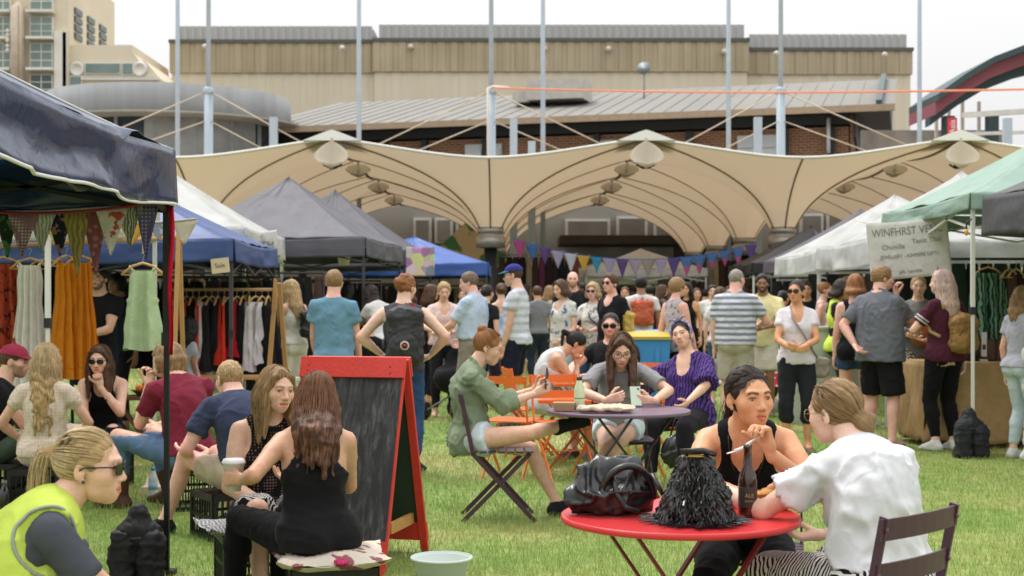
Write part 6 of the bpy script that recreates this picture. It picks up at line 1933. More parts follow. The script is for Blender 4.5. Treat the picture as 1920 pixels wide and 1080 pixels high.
slouch_bag('black leather bag covered in long fringe on the red table', px(1305, 4.5), 4.50, .716, -5, .23, .18, .225, 8, True)
m = MB(); m.tube([Vector(p) for p in ((px(1205, 4.6), 4.72, .78), (px(1225, 4.6), 4.62, .85), (px(1240, 4.6), 4.6, .80), (px(1262, 4.6), 4.66, .735), (px(1300, 4.6), 4.74, .727))], .009, 6)
tag(m.build('bag_strap', mat('black leather', (.010, .010, .011), .32, .3, 20, .35, 30, spec=.6)), 'loose black strap looping between the two handbags', 'strap')

def bottle(label, x, y, z, prof, m, extras=(), n=20, name='bottle'):
 root = empty(name, (x, y, z), 0, label, 'bottle')
 b = MB(); b.lathe(prof, n=n); b.build('glass' if name == 'beer_bottle' else 'flask', m, root)
 for (nm, pr_, mm) in extras:
  b = MB(); b.lathe(pr_, n=n); b.build(nm, mm, root)
 return root
brown = mat('brown glass', (.035, .012, .006), .08, .2, 6, spec=.8)
beer = bottle('brown beer bottle with dark label on the red table', px(1402, 4.62), 4.62, .716, [(0, .002), (.029, .002), (.031, .01), (.031, .115), (.028, .135), (.016, .165), (.0135, .20), (.0135, .222), (.0150, .223), (.0150, .236), (.011, .237), (.011, .215)], brown,
     [('label', [(.0314, .03), (.0316, .032), (.0316, .095), (.0314, .097)], mat('dark label', hx('#3a332b'), .6, .1))], name='beer_bottle')
text_mesh('label_lettering', 'ALE', .018, mat('gold ink', hx('#a89468'), .5, 0), beer, (0, -.0325, .07), (R(90), 0, 0)); text_mesh('label_lettering', 'BREWERY', .007, mat('gold ink', hx('#a89468'), .5, 0), beer, (0, -.0325, .052), (R(90), 0, 0))
bottle('pale green drink bottle with black cap on the mauve table', px(1087, 9.0), 9.05, .721, [(0, 0), (.033, 0), (.035, .01), (.035, .12), (.031, .15), (.018, .185), (.017, .195)], mat('pale green flask', hx('#c7d4ae'), .35, .04),
    [('cap', [(.0185, .195), (.0185, .215), (0, .216)], mat('black cap', (.02, .02, .02), .4, 0)), ('band', [(.0352, .075), (.0352, .080)], mat('dark band', (.05, .06, .05), .5, 0))], name='drink_bottle')
def food_box(label, x, y, z, yaw, s, c, open_=True):
 root = empty('food_box', (x, y, z), R(yaw), label, 'food box'); m = mat('kraft card', c, .8, .08, 12)
 w, d, h = s; t = 1.18; b = MB()
 vs = [(-w / 2, -d / 2, 0), (w / 2, -d / 2, 0), (w / 2, d / 2, 0), (-w / 2, d / 2, 0), (-w / 2 * t, -d / 2 * t, h), (w / 2 * t, -d / 2 * t, h), (w / 2 * t, d / 2 * t, h), (-w / 2 * t, d / 2 * t, h)]
 b._add(vs, [(0, 3, 2, 1), (0, 1, 5, 4), (1, 2, 6, 5), (2, 3, 7, 6), (3, 0, 4, 7)]); b.build('tray', m, root, solid=.003)
 if open_:
  f = Field((-w * .6, -d * .6, h * .4), (w * .6, d * .6, h * 1.5), .006); rg = random.Random(4)
  for i in range(14): f.add(El((rg.uniform(-.4, .4) * w, rg.uniform(-.4, .4) * d, h * rg.uniform(.75, 1.0)), (.02, .02, .014), .008))
  v, fc = f.mesh(); np_mesh('food', v, fc, mat('fried food', hx('#b9873f'), .7, .3, 30), root)
 else:
  b = MB(); b.box((0, 0, h + .004), (w * t, d * t, .008)); b.build('lid', m, root)
 return root
food_box('open kraft food tray in front of the woman in black singlet', px(1438, 4.78), 4.80, .716, 15, (.10, .10, .055), hx('#a9693f'))
food_box('closed kraft lunch box at the left of the mauve table', px(1057, 9.1), 9.02, .721, -6, (.12, .10, .045), hx('#a98a6b'), False)
# paper parcel under the phone
f = Field((-.2, -.14, -.01), (.2, .14, .08), .008); f.add(Cn((-.12, 0, .022), (.12, .0, .022), .075, .07, .01, n=V3(0, 0, 1), f=.32)); f.add(Cn((-.13, .04, .02), (.13, .05, .02), .03, .03, .02, n=V3(0, 0, 1), f=.6)); f.plane(V3(0, 0, 0), V3(0, 0, -1))
v, fc = f.mesh(); v = noise_fold(v, vnormals(v, fc), .012, (22, 22, 22), 4); v[:, 2] = np.maximum(v[:, 2], 0)
o = np_mesh('paper_parcel', v, fc, mat('crumpled paper', hx('#cbb8a0'), .85, .12, 15)); o.location = (px(1135, 9.0), 8.88, .722); tag(o, 'crumpled brown paper food parcel on the mauve table', 'parcel')

# --- crates and cushions used as seats
cush = cloth(hx('#cfc4b4'), kind='floral', c2=hx('#8d5a5a'), s=14)
crate('black crate under the floral cushion at the blackboard', px(618, 5.95), 6.02, 12, (.36, .36, .30))
_c = cushion('cream floral patchwork cushion under the woman in black tank top', px(618, 5.95), 5.98, .285, 14, .50, .46, .085, cush)
def flower(p, r, c):
 m = MB()
 for i in range(9):
  a = 2 * math.pi * i / 9; m.lathe([(0, .004), (r * .3, .003), (r * .42, 0)], (p[0] + r * .6 * math.cos(a), p[1] + r * .6 * math.sin(a), p[2]), 8, axis=Matrix.Rotation(R(50), 3, 'X'))
 m.lathe([(0, .006), (r * .35, 0)], p, 8); return m.build('flower_print', mat('pink embroidery', c, .8, .1), _c)
flower((.02, -.205, .058), .030, hx('#c22a6a')); flower((-.15, -.20, .052), .018, hx('#a8453e')); flower((.16, -.195, .062), .016, hx('#8d4a62'))
crate('black crate under the woman in the crochet top', px(470, 6.85), 6.95, 20)
cushion('grey patterned cushion on the crate of the woman in the crochet top', px(455, 6.85), 6.88, .282, 25, .42, .40, .06, cloth(hx('#b9b7b4'), kind='wave', c2=hx('#77777c'), s=18))
crate('black crate under the man in the navy t-shirt', px(425, 8.4), 8.45, 35)
crate('black crate under the woman in the cream dress', px(72, 9.6), 9.62, 5)
crate('black crate under the man in the maroon t-shirt', px(355, 9.5), 9.6, 10)
crate('black crate under the woman in sunglasses with hand on chin', px(190, 10.6), 10.7, 0)
crate('black crate under the man in the red cap', px(0, 9.9), 9.95, 0)
crate('black crate under the woman in the yellow vest', px(40, 4.05), 4.0, 20)

# --- mint washing-up tub on the lawn
root = empty('plastic_tub', (px(828, 7.05), 7.05, 0), 0, 'pale mint plastic tub standing on the grass', 'tub')
mint = mat('mint plastic', hx('#d3dfd8'), .4, .03, trans=.2)
m = MB(); m.lathe([(0, .004), (.105, .0), (.112, .006), (.142, .118), (.158, .122), (.160, .130), (.150, .132), (.138, .120), (.108, .012), (0, .010)], n=40); m.build('tub_body', mint, root)
m = MB(); m.tube([(.153 * math.cos(a), .153 * math.sin(a), .129) for a in np.linspace(0, 2 * math.pi, 40, endpoint=False)], .006, 6, closed=True); m.build('rolled_rim', mint, root)

# --- small things on the grass by the seated group
bottle('clear water bottle with blue cap beside the brown boots', px(287, 10.1), 10.1, 0, [(0, 0), (.032, 0), (.034, .02), (.034, .13), (.03, .16), (.014, .19), (.014, .20)], mat('clear plastic', (.55, .60, .62), .1, .1, spec=.7),
    [('cap', [(.016, .20), (.016, .22), (0, .221)], mat('blue cap', hx('#4a86c0'), .4, 0)), ('label', [(.0345, .06), (.0345, .11)], mat('blue label', hx('#8fb3cf'), .5, .1))], name='water_bottle')
bottle('dark glass bottle on the grass at the left edge', px(10, 9.3), 9.3, 0, [(0, 0), (.035, 0), (.037, .02), (.037, .13), (.03, .17), (.015, .2), (.015, .23), (0, .231)], mat('dark glass', (.012, .01, .01), .1, 0, spec=.8), name='dark_bottle')
m = MB(); m.box((0, 0, .03), (.20, .16, .06)); o = m.build('paper_box', mat('cream card', hx('#c9bda0'), .8)); o.location = (px(295, 10.3), 10.3, 0); tag(o, 'flat cream cardboard box on the grass behind the boots', 'box')
m = MB(); m.box((0, .04, .072), (.20, .16, .004), Matrix.Rotation(R(35), 3, 'X')); m.build('lid', mat('cream card', hx('#c9bda0'), .8), o)

# --- bins
def bin_(label, x, y, yaw, body, lid):
 root = empty('wheelie_bin', (x, y, 0), R(yaw), label, 'bin', 'wheeled rubbish bins')
 bm, lm = mat('bin plastic', body, .45, .08), mat('bin lid', lid, .45, .08)
 b = MB(); vs = []
 for (z, k) in ((0.08, .80), (.95, 1.0), (1.0, 1.04)):
  for (sx, sy) in ((-1, -1), (1, -1), (1, 1), (-1, 1)): vs.append((sx * .27 * k, sy * .33 * k, z))
 fs = [(3, 2, 1, 0)]
 for i in range(2):
  for k in range(4): fs.append((4 * i + k, 4 * i + (k + 1) % 4, 4 * i + 4 + (k + 1) % 4, 4 * i + 4 + k))
 b._add(vs, fs); b.build('bin_body', bm, root)
 b = MB(); b.grid(lambda u, v: ((u - .5) * .62, (v - .5) * .74, 1.01 + .07 * math.sin(math.pi * v) * math.sin(math.pi * min(1, max(0, u))) ** .3), 8, 10); b.box((0, 0, 1.0), (.60, .72, .035)); b.build('lid', lm, root)
 for sx in (-1, 1):
  b = MB(); b.lathe([(0, -.03), (.10, -.03), (.10, .03), (0, .03)], (sx * .25, .30, .10), 18, axis=Matrix.Rotation(R(90), 3, 'Y')); b.build('wheel', mat('bin wheel', (.02, .02, .02), .6, 0), root)
  b = MB(); b.box((sx * .12, -.325, .5), (.05, .03, .75)); b.build('rib', bm, root)
 b = MB(); b.tube([(-.22, .38, .95), (-.22, .44, .97), (.22, .44, .97), (.22, .38, .95)], .015, 6); b.build('handle', bm, root)
 return root
bin_('dark grey wheeled bin with blue lid behind the man in sunglasses', px(1182, 17.2), 17.2, 12, hx('#4b5058'), hx('#4f7fc0'))
bin_('blue wheeled bin with yellow lid', px(1214, 16.6), 16.6, -6, hx('#3c86c4'), hx('#c2a63e'))
bin_('blue wheeled bin with blue lid beside the yellow-lidded one', px(1244, 17.3), 17.4, -4, hx('#3c86c4'), hx('#5f9ad2'))

# --- right stall: burlap table with display, hanging trousers
def burlap_table():
 root = empty('stall_table', (5.05, 13.95, 0), 0, 'trestle stall table draped in brown burlap at the right', 'table')
 bur = mat('burlap', hx('#a98a60'), .95, .16, 14, .8, 220, dist=.004)
 def fn(U, V):
  per = np.array([(-1.0, -.45), (1.0, -.45), (1.0, .45), (-1.0, .45), (-1.0, -.45)]); t = U * 4; i = np.minimum(t.astype(int), 3); f = t - i
  p = per[i] * (1 - f[:, None]) + per[i + 1] * f[:, None]
  w = vnoise(np.stack([U * 40, V * 3, U * 0], 1), 3) * .035 * V + .05 * V; n = p / np.linalg.norm(p, axis=1)[:, None]
  q = p + n * w[:, None]
  return np.stack([q[:, 0], q[:, 1], .83 - .77 * V + .02 * np.sin(U * 60) * V], 1)
 sheet('burlap_skirt', fn, 120, 14, bur, root, .004)
 m = MB(); m.box((0, 0, .822), (2.0, .9, .022)); m.build('table_top', bur, root)
 return root
burlap_table()
rg = random.Random(12)
for i in range(16):
 x = 4.25 + rg.uniform(0, .95); y = 13.62 + rg.uniform(0, .55); h = rg.uniform(.06, .26); kind = i % 3
 lab = 'display item %s on the burlap table' % ''
 if kind == 0:
  m = MB(); m.lathe([(.02, 0), (.03, .005), (.028, h * .8), (.012, h * .9), (.012, h)], n=12); o = m.build('display_jar', mat('jar', (.045, .03, .025), .2, .2), None)
  q = MB(); q.lathe([(.014, h), (.014, h + .02), (0, h + .021)], n=10); q.build('lid', mat('white lid', (.7, .7, .68), .5, 0), o)
  tag(o, 'small dark jar with white lid on the burlap table', 'jar', 'jars on the burlap table')
 elif kind == 1:
  m = MB(); m.box((0, 0, h / 2 + .05), (.05, .02, h)); m.box((0, .02, .01), (.07, .08, .02)); o = m.build('display_card', mat('white card', hx('#cfcac6'), .8), None); o.rotation_euler = (0, 0, rg.uniform(-.4, .4))
  q = MB(); q.box((0, -.012, h * .6), (.03, .006, .05)); q.build('trinket', mat('dark trinket', (.05, .04, .04), .3), o)
  tag(o, 'upright white jewellery card on the burlap table', 'display card', 'display cards on the burlap table')
 else:
  m = MB(); m.lathe([(.05, 0), (.058, .04), (.06, .05), (.05, .05), (.045, .02)], n=14); o = m.build('trinket_bowl', mat('wooden bowl', hx('#6e4f35'), .6, .2), None)
  q = MB(); q.lathe([(0, .055), (.03, .05), (.045, .035)], n=10); q.build('contents', mat('pale contents', hx('#b9a67f'), .7), o)
  tag(o, 'little wooden trinket bowl on the burlap table', 'bowl', 'bowls on the burlap table')
 o.location = (x, y, .834)
m = MB(); m.box((0, 0, .11), (.5, .26, .22)); o = m.build('display_crate', mat('dark wood', hx('#4a3526'), .7, .2)); o.location = (4.72, 14.0, .834); tag(o, 'dark wooden display crate at the back of the burlap table', 'crate')
for k in range(4):
 q = MB(); q.box((-.18 + .12 * k, -.135, .11), (.09, .012, .2)); q.build('slat', mat('dark wood slat', hx('#5d4432'), .7, .2), o)

# ---------------------------------------------------------------- hanging clothes
def garment_hang(label, x, y, ztop, yaw, prof, m, name='hanging_dress', strap=True, folds=7, seed=1, group=None, hook=True, dep=.05):
 """garment on a wooden hanger: prof is a list of (drop, half width)"""
 root = empty(name, (x, y, ztop), R(yaw), label, 'clothes', group)
 zs = np.array([p[0] for p in prof]); ws = np.array([p[1] for p in prof])
 def fn(U, V):
  z = V * zs[-1]; w = np.interp(z, zs, ws); a = 2 * math.pi * U
  fold = 1 + (.05 * np.sin(folds * a + 5.0 * vnoise(np.stack([V * 2.5, np.cos(a) * 2, np.sin(a) * 2], 1), seed)) + .05 * vnoise(np.stack([V * 7, np.cos(a) * 5, np.sin(a) * 5], 1), seed + 3)) * np.clip(z / zs[-1] * 1.4, .15, 1)
  d = dep * (1 + 1.2 * V)
  return np.stack([np.cos(a) * w * fold, np.sin(a) * d * fold * (1 + .5 * np.sin(folds * a * 1.7 + seed)) , -z - .012 * np.sin(a * 3 + seed) * (V > .97)], 1)
 sheet('cloth', fn, 64, 24, m, root)
 hm = mat('pale wood hanger', hx('#c09a62'), .5, .1, 8); w0 = max(.16, ws[0] + .02)
 b = MB(); b.tube([(-w0, 0, .03 - .06), (-w0 * .5, 0, .035), (0, 0, .06), (w0 * .5, 0, .035), (w0, 0, -.03)], .011, 7); b.tube([(-w0, 0, -.03), (w0, 0, -.03)], .006, 6); hg = b.build('hanger', hm, root)
 if hook: b = MB(); b.tube([(0, 0, .06), (0, 0, .10), (.015, 0, .125), (0, 0, .145), (-.018, 0, .13)], .0025, 5); b.build('hook', mat('steel hook', (.4, .4, .4), .3, 0, metal=.8), hg)
 if strap:
  for sx in (-1, 1):
   b = MB(); b.tube([(sx * ws[0] * .75, .02, -.01), (sx * w0 * .62, 0, .035), (sx * ws[0] * .75, -.02, -.01)], .008, 6); b.build('strap', m, root)
 return root
rw = mat('raw wood rail', hx('#b98f58'), .6, .12, 7)
def rail(label, a, b, r=.018, legs=True):
 root = empty('clothes_rail', a, 0, label, 'clothes rail'); d = Vector(b) - Vector(a)
 m = MB(); m.tube([(0, 0, 0), d], r, 8); m.build('rail_pole', rw, root)
 if legs:
  for t, nm in ((.04, 0), (.96, 0)):
   p = d * t
   for sy in (-1, 1):
    m = MB(); m.bar(p + Vector((0, 0, .12)), Vector((p.x, p.y + sy * .28, -a[2])), .035, .02); m.build('leg', rw, root)
 return root
ZR = pz(462, 11.6)
rail('wooden clothes rail with white and orange dresses', (px(-25, 11.6), 11.6, ZR - .0), (px(345, 11.6), 11.7, ZR + .08))
garment_hang('rust red printed dress at the far left of the rail', px(8, 11.6), 11.58, ZR - .15, 20, [(0, .10), (.1, .13), (.3, .14), (.75, .22), (.82, .23)], cloth(hx('#a8472f'), kind='floral', c2=hx('#4a1f1a'), s=20), seed=3)
garment_hang('long white strappy dress on the wooden rail', px(60, 11.6), 11.55, ZR - .16, 8, [(0, .085), (.12, .105), (.30, .095), (.6, .13), (1.08, .16)], cloth(hx('#f0ece4')), seed=5)
garment_hang('black dress between the white and orange dresses', px(92, 11.8), 11.72, ZR - .16, 30, [(0, .08), (.3, .1), (.95, .12)], cloth((.012, .012, .013)), seed=6)
for i, (p, yw, lab) in enumerate(((126, 62, 'mustard orange dress, left of the two on the rail'), (150, 50, 'mustard orange dress, right of the two on the rail'))):
 garment_hang(lab, px(p, 11.5), 11.48 + .05 * i, ZR - .14, yw, [(0, .08), (.10, .10), (.28, .085), (.55, .13), (.95, .17)], cloth(hx('#c77a1e')), seed=7 + i)
garment_hang('pale green linen playsuit hanging alone near the navy tent post', px(268, 10.6), 10.6, pz(508, 10.6), 4, [(0, .085), (.05, .10), (.20, .105), (.22, .125), (.24, .11), (.44, .145), (.60, .15)], cloth(hx('#a9bd93')), name='hanging_playsuit', folds=3, seed=12)
m = MB(); m.tube([(0, 0, 0), (0, 0, .36)], .007, 6); o = m.build('hanging_ribbon', cloth(hx('#d8c9b8'))); o.location = (px(268, 10.6), 10.6, pz(508, 10.6) + .13); tag(o, 'cream twisted ribbon holding up the green playsuit', 'ribbon')
m = MB()
sheet('red_scarf', lambda U, V: np.stack([-1.785 + (U - .5) * (.03 - .012 * V) + .006 * np.sin(V * 9), 7.25 + .01 * np.sin(U * 6 + V * 5), 1.93 - .78 * V], 1), 4, 20, cloth(hx('#b3172e')), None, .003)
tag(bpy.data.objects['red_scarf'], 'long red scarf hanging down the navy tent post', 'scarf')

ZB = pz(543, 14.6)
rail('long wooden rail of mixed clothes under the low blue tent', (px(322, 14.6), 14.6, ZB), (px(520, 14.6), 14.75, ZB))
gc = [('#1b1b1f', 'black top, first on the long rail'), ('#d8554b', 'coral top beside the pink-shirted stallholder'), ('#17171a', 'black top between two coral ones'), ('#c9443c', 'coral dress second on the long rail'), ('#d6d3d6', 'long pale grey dress midway along the rail'), ('#2a2a2e', 'charcoal jacket midway along the rail'), ('#24242a', 'black jacket left of the bright red top'),
   ('#d9402f', 'bright red-orange top on the long rail'), ('#1a1a1c', 'black top right of the bright red top'), ('#a31f2c', 'crimson top at the tent post'), ('#1c1c20', 'black garment at the white post'), ('#cfc9cf', 'white blouse left of the trestle'), ('#d5d0d6', 'second white blouse beside the trestle'), ('#d0ccd2', 'third white blouse nearest the trestle'), ('#1d1d22', 'black shirt at the end of the long rail')]
for i, (c, lab) in enumerate(gc):
 p = 338 + i * 11.8; L = .95 if 'dress' in lab else .58 + .07 * (i % 3)
 garment_hang(lab, px(p, 14.6), 14.6, ZB - .13, 70 + 9 * (i % 4), [(0, .10), (.06, .17), (.3, .16), (L, .17 + .03 * (i % 2))], cloth(hx(c)), name='hanging_shirt', strap=False, seed=30 + i, folds=5)
m = MB()
for sx in (-1, 1): m.bar((sx * .035, -.1 * sx, 1.62), (sx * .10, .25 * sx, 0), .045, .025)
o = m.build('wooden_trestle', rw); o.location = (px(522, 14.5), 14.45, 0); tag(o, 'tall narrow wooden A-frame at the end of the rail', 'trestle')
q = MB(); q.box((0, 0, .62), (.42, .3, .03)); q.build('shelf', mat('pale shelf', hx('#cfc8ba'), .7), o)
m = MB(); m.box((0, 0, .66), (.9, .4, .03)); m.box((-.4, 0, .33), (.04, .35, .64)); m.box((.4, 0, .33), (.04, .35, .64)); o = m.build('wooden_bench', rw); o.location = (px(430, 14.2), 14.1, 0); tag(o, 'low wooden bench under the hanging white blouses', 'bench')

# trailing vine by the name banner
def vine(label, top, L, seed):
 rg = random.Random(seed); root = empty('trailing_vine', top, 0, label, 'plant'); lm = mat('vine leaf', hx('#7f9a52'), .5, .25, 9, trans=.3)
 pts = [Vector((.03 * math.sin(i * .9 + seed), .02 * math.cos(i * 1.3), -L * i / 12)) for i in range(13)]
 m = MB(); m.tube(pts, .004, 5); m.build('stem', mat('vine stem', hx('#6b7a42'), .6, 0), root)
 for i in range(22):
  p = pts[rg.randrange(13)]; r = rg.uniform(.025, .045); Rm = Matrix.Rotation(rg.uniform(0, 6), 3, 'Z') @ Matrix.Rotation(rg.uniform(.6, 1.6), 3, 'X'); m = MB()
  pl = [(0, 0), (.5, .35), (.55, .8), (0, 1.5), (-.55, .8), (-.5, .35)]
  m._add([p + Rm @ Vector((a * r, b * r, .12 * r * abs(a))) for a, b in pl] , [(0, 1, 2, 3), (0, 3, 4, 5)], True); m.build('leaf', lm, root)
vine('green trailing vine left of the cloth name banner', at(462, 478, 15.5), .72, 2); vine('green trailing vine right of the cloth name banner', at(527, 484, 16.4), .52, 5)

# wooden folding stool with oranges, by the green playsuit
root = empty('folding_stool', (px(262, 12.0), 12.0, 0), R(15), 'dark wooden folding stool with orange snacks behind the seated group', 'stool')
dw = mat('dark stool wood', hx('#5a3a25'), .6, .15, 8)
m = MB(); m.box((0, 0, .60), (.46, .34, .03)); m.build('seat', dw, root)
for sy in (-1, 1):
 for sx in (-1, 1):
  m = MB(); m.bar((sx * .2, sy * .14, .59), (-sx * .22, sy * .15, 0), .04, .025); m.build('leg', dw, root)
m = MB(); rg = random.Random(3)
root2 = empty('snack_basket', (px(272, 12.0), 12.0, .616), 0, 'basket of orange snacks on the wooden stool', 'basket')
m.lathe([(.06, 0), (.12, .05), (.125, .05), (.115, .045), (.05, .005)], n=16); m.build('basket', mat('wicker', hx('#8a5f38'), .8, .2, 30), root2)
for i in range(9):
 q = MB(); a = i * .7; q.lathe([(0, -.028), (.02, -.02), (.028, 0), (.02, .02), (0, .028)], (.055 * math.cos(a) * (i > 1), .055 * math.sin(a) * (i > 1), .065 + .025 * (i < 3)), 10); q.build('orange', mat('orange peel', hx('#d9772a'), .5, .1), root2)

# stalls' dark interiors: racks of dim goods at the back of the tents and under the canopy
def goods_rack(label, x, y, w, h, seed, pal, yaw=0, n=14, z0=.35):
 rg = random.Random(seed); root = empty('goods_rack', (x, y, 0), R(yaw), label, 'rack')
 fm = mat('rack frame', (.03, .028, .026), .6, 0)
 m = MB(); m.tube([(-w / 2, 0, 0), (-w / 2, 0, h), (w / 2, 0, h), (w / 2, 0, 0)], .02, 6); m.build('frame', fm, root)
 for i in range(n):
  xx = -w / 2 + w * (i + .5) / n; L = rg.uniform(.5, .95) * (h - z0); ww = w / n * rg.uniform(.5, .75); c = hx(rg.choice(pal))
  def fn(U, V, xx=xx, L=L, ww=ww, i=i):
   a = 2 * math.pi * U; k = .6 + .4 * np.clip(V * 4, 0, 1)
   return np.stack([xx + np.cos(a) * ww * k * (1 + .08 * np.sin(5 * a + i)), np.sin(a) * .07 * k, h - .05 - L * V], 1)
  sheet('garment', fn, 16, 5, cloth(c), root)
 return root
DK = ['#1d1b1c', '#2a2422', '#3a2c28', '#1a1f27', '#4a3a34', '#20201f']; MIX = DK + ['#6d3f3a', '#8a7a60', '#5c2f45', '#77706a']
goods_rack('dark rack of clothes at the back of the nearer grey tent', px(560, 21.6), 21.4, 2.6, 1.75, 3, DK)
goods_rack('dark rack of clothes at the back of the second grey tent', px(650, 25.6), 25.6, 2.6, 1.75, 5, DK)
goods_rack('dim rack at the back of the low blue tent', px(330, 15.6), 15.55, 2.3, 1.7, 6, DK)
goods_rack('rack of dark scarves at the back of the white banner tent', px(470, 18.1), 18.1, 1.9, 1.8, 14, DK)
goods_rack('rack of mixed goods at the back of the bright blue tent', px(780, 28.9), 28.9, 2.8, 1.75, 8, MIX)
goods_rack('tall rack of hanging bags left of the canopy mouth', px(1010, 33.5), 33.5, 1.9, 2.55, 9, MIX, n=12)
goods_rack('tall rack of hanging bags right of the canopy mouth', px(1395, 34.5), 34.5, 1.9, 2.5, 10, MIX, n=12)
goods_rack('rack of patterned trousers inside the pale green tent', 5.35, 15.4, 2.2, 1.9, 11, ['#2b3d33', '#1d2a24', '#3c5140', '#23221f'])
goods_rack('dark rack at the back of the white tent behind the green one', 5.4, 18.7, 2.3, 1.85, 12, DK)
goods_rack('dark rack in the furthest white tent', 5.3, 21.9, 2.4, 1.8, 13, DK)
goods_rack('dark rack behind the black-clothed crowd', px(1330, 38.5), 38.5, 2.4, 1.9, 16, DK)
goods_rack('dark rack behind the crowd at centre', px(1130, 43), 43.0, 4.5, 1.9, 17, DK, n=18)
gp = cloth(hx('#6f8f78'), kind='wave', c2=hx('#1f3a2e'), s=9)
garment_hang('green swirl-patterned trousers hanging over the burlap table', px(1853, 14.0), 14.0, pz(512, 14.0), 0, [(0, .14), (.06, .17), (.35, .19), (.68, .21)], gp, name='hanging_trousers', strap=False, seed=21, folds=6)
for k, p in ((0, 1893), (1, 1905)):
 garment_hang('dark leather strap piece, %s of two beside the patterned trousers' % ('left' if k == 0 else 'right'), px(p, 14.0), 14.0, pz(515, 14.0), 40, [(0, .03), (.5, .04), (.62, .02)], cloth(hx('#3a2a22') if k else hx('#59443a')), name='hanging_strap', strap=False, seed=22 + k)
# white wall sheet at the back of the right tents
sheet('tent_side_wall', lambda U, V: np.stack([5.55 + U * 1.4, 13.2 + U * .1 + .03 * np.sin(U * 22), 2.1 - 1.9 * V], 1), 40, 4, cloth(hx('#c9c9cf')), None, .003); tag(bpy.data.objects['tent_side_wall'], 'white cloth side wall hanging behind the woman with the tote', 'cloth wall')
sheet('grey_stall_screen', lambda U, V: np.stack([px(1462, 27) + U * .42, 27 + .02 * np.sin(U * 12), pz(497, 27) - (pz(497, 27) - .2) * V], 1), 12, 4, cloth(hx('#8f8d8a')), None, .003); tag(bpy.data.objects['grey_stall_screen'], 'pale grey cloth screen below the right canopy column', 'cloth wall')
m = MB(); m.box((0, 0, .55), (.95, .5, 1.1)); o = m.build('stall_counter', mat('pale green counter', hx('#b4beb0'), .7, .06)); o.location = (px(1545, 16.4), 16.4, 0); tag(o, 'pale grey-green stall counter behind the white-shirted woman', 'counter')
q = MB(); q.box((0, 0, 1.115), (1.0, .55, .03)); q.build('counter_top', mat('counter top', hx('#a3aca0'), .6), o)
m = MB(); m.box((0, 0, 0), (.75, .02, .26)); o = m.build('shop_sign', mat('black sign', (.02, .02, .02), .6)); o.location = at(1563, 530, 20.5); tag(o, 'black sign with white capitals inside the far white tent', 'sign'); text_mesh('lettering', 'CHAI', .22, mat('white paint', (.78, .78, .76), .6, 0), o, (0, -.012, 0), (R(90), 0, 0))
# string lights bulb at the white post
m = MB(); m.lathe([(0, -.03), (.02, -.015), (.02, .01), (.01, .03), (0, .03)], n=10); o = m.build('festoon_bulb', mat('amber glass', hx('#c89a3a'), .2, .1)); o.location = at(1812, 436, 12.4); tag(o, 'amber festoon bulb tied to the white tent post', 'bulb'); q = MB(); q.tube([(0, 0, .03), (0, 0, .09), (.05, .02, .12)], .008, 6); q.build('socket', mat('black socket', (.02, .02, .02), .5, 0), o)
# stroller with red dotted seat
root = empty('stroller', (px(1452, 17.5), 17.5, 0), R(20), 'small stroller with red and white dotted fabric behind the woman in white', 'stroller')
for (sx, sy) in ((-1, -1), (1, -1), (-1, 1), (1, 1)):
 m = MB(); m.lathe([(.02, -.02), (.085, -.02), (.095, 0), (.085, .02), (.02, .02)], (sx * .2, sy * .25, .095), 18, axis=Matrix.Rotation(R(90), 3, 'Y')); m.build('wheel', mat('grey wheel', hx('#8f8f8c'), .6), root)
for sx in (-1, 1):
 m = MB(); m.tube([(sx * .2, -.25, .1), (sx * .2, .1, .55), (sx * .2, .35, 1.0)], .012, 6); m.tube([(sx * .2, .25, .1), (sx * .2, -.1, .5)], .012, 6); m.build('frame_tube', mat('white tube', (.7, .7, .7), .4, 0), root)
sheet('seat_fabric', lambda U, V: np.stack([(U - .5) * .38, -.22 + .5 * V, .36 + .45 * V ** 2 + .02 * np.cos(U * 6)], 1), 8, 10, cloth(hx('#b3202c'), kind='print', c2=hx('#d8d4d0'), s=22), root, .01)
# pram beside the light blue shirt man
root = empty('pram', (px(850, 16.6), 16.9, 0), R(-30), 'black pram between the backpacker and the man in the pale blue shirt', 'pram')
for (sx, sy) in ((-1, -1), (1, -1), (-1, 1), (1, 1)):
 m = MB(); m.lathe([(.02, -.02), (.10, -.02), (.11, 0), (.10, .02), (.02, .02)], (sx * .22, sy * .3, .11), 18, axis=Matrix.Rotation(R(90), 3, 'Y')); m.build('wheel', mat('black wheel', (.02, .02, .02), .6), root)
f = Field((-.3, -.4, .2), (.3, .4, 1.0), .02); f.add(El((0, 0, .5), (.22, .34, .2), .05)); f.add(El((0, .18, .68), (.22, .2, .2), .05)); f.cut(El((0, -.2, .8), (.2, .3, .2), .03)); v, fc = f.mesh(); np_mesh('bassinet', v, fc, cloth((.015, .015, .017)), root)
m = MB(); m.tube([(-.22, .3, .5), (-.22, .5, .98), (.22, .5, .98), (.22, .3, .5)], .013, 6); m.tube([(-.2, -.3, .12), (.2, .3, .5)], .012, 6); m.tube([(.2, -.3, .12), (-.2, .3, .5)], .012, 6); m.build('handle_frame', mat('grey tube', (.25, .25, .26), .4, 0), root)

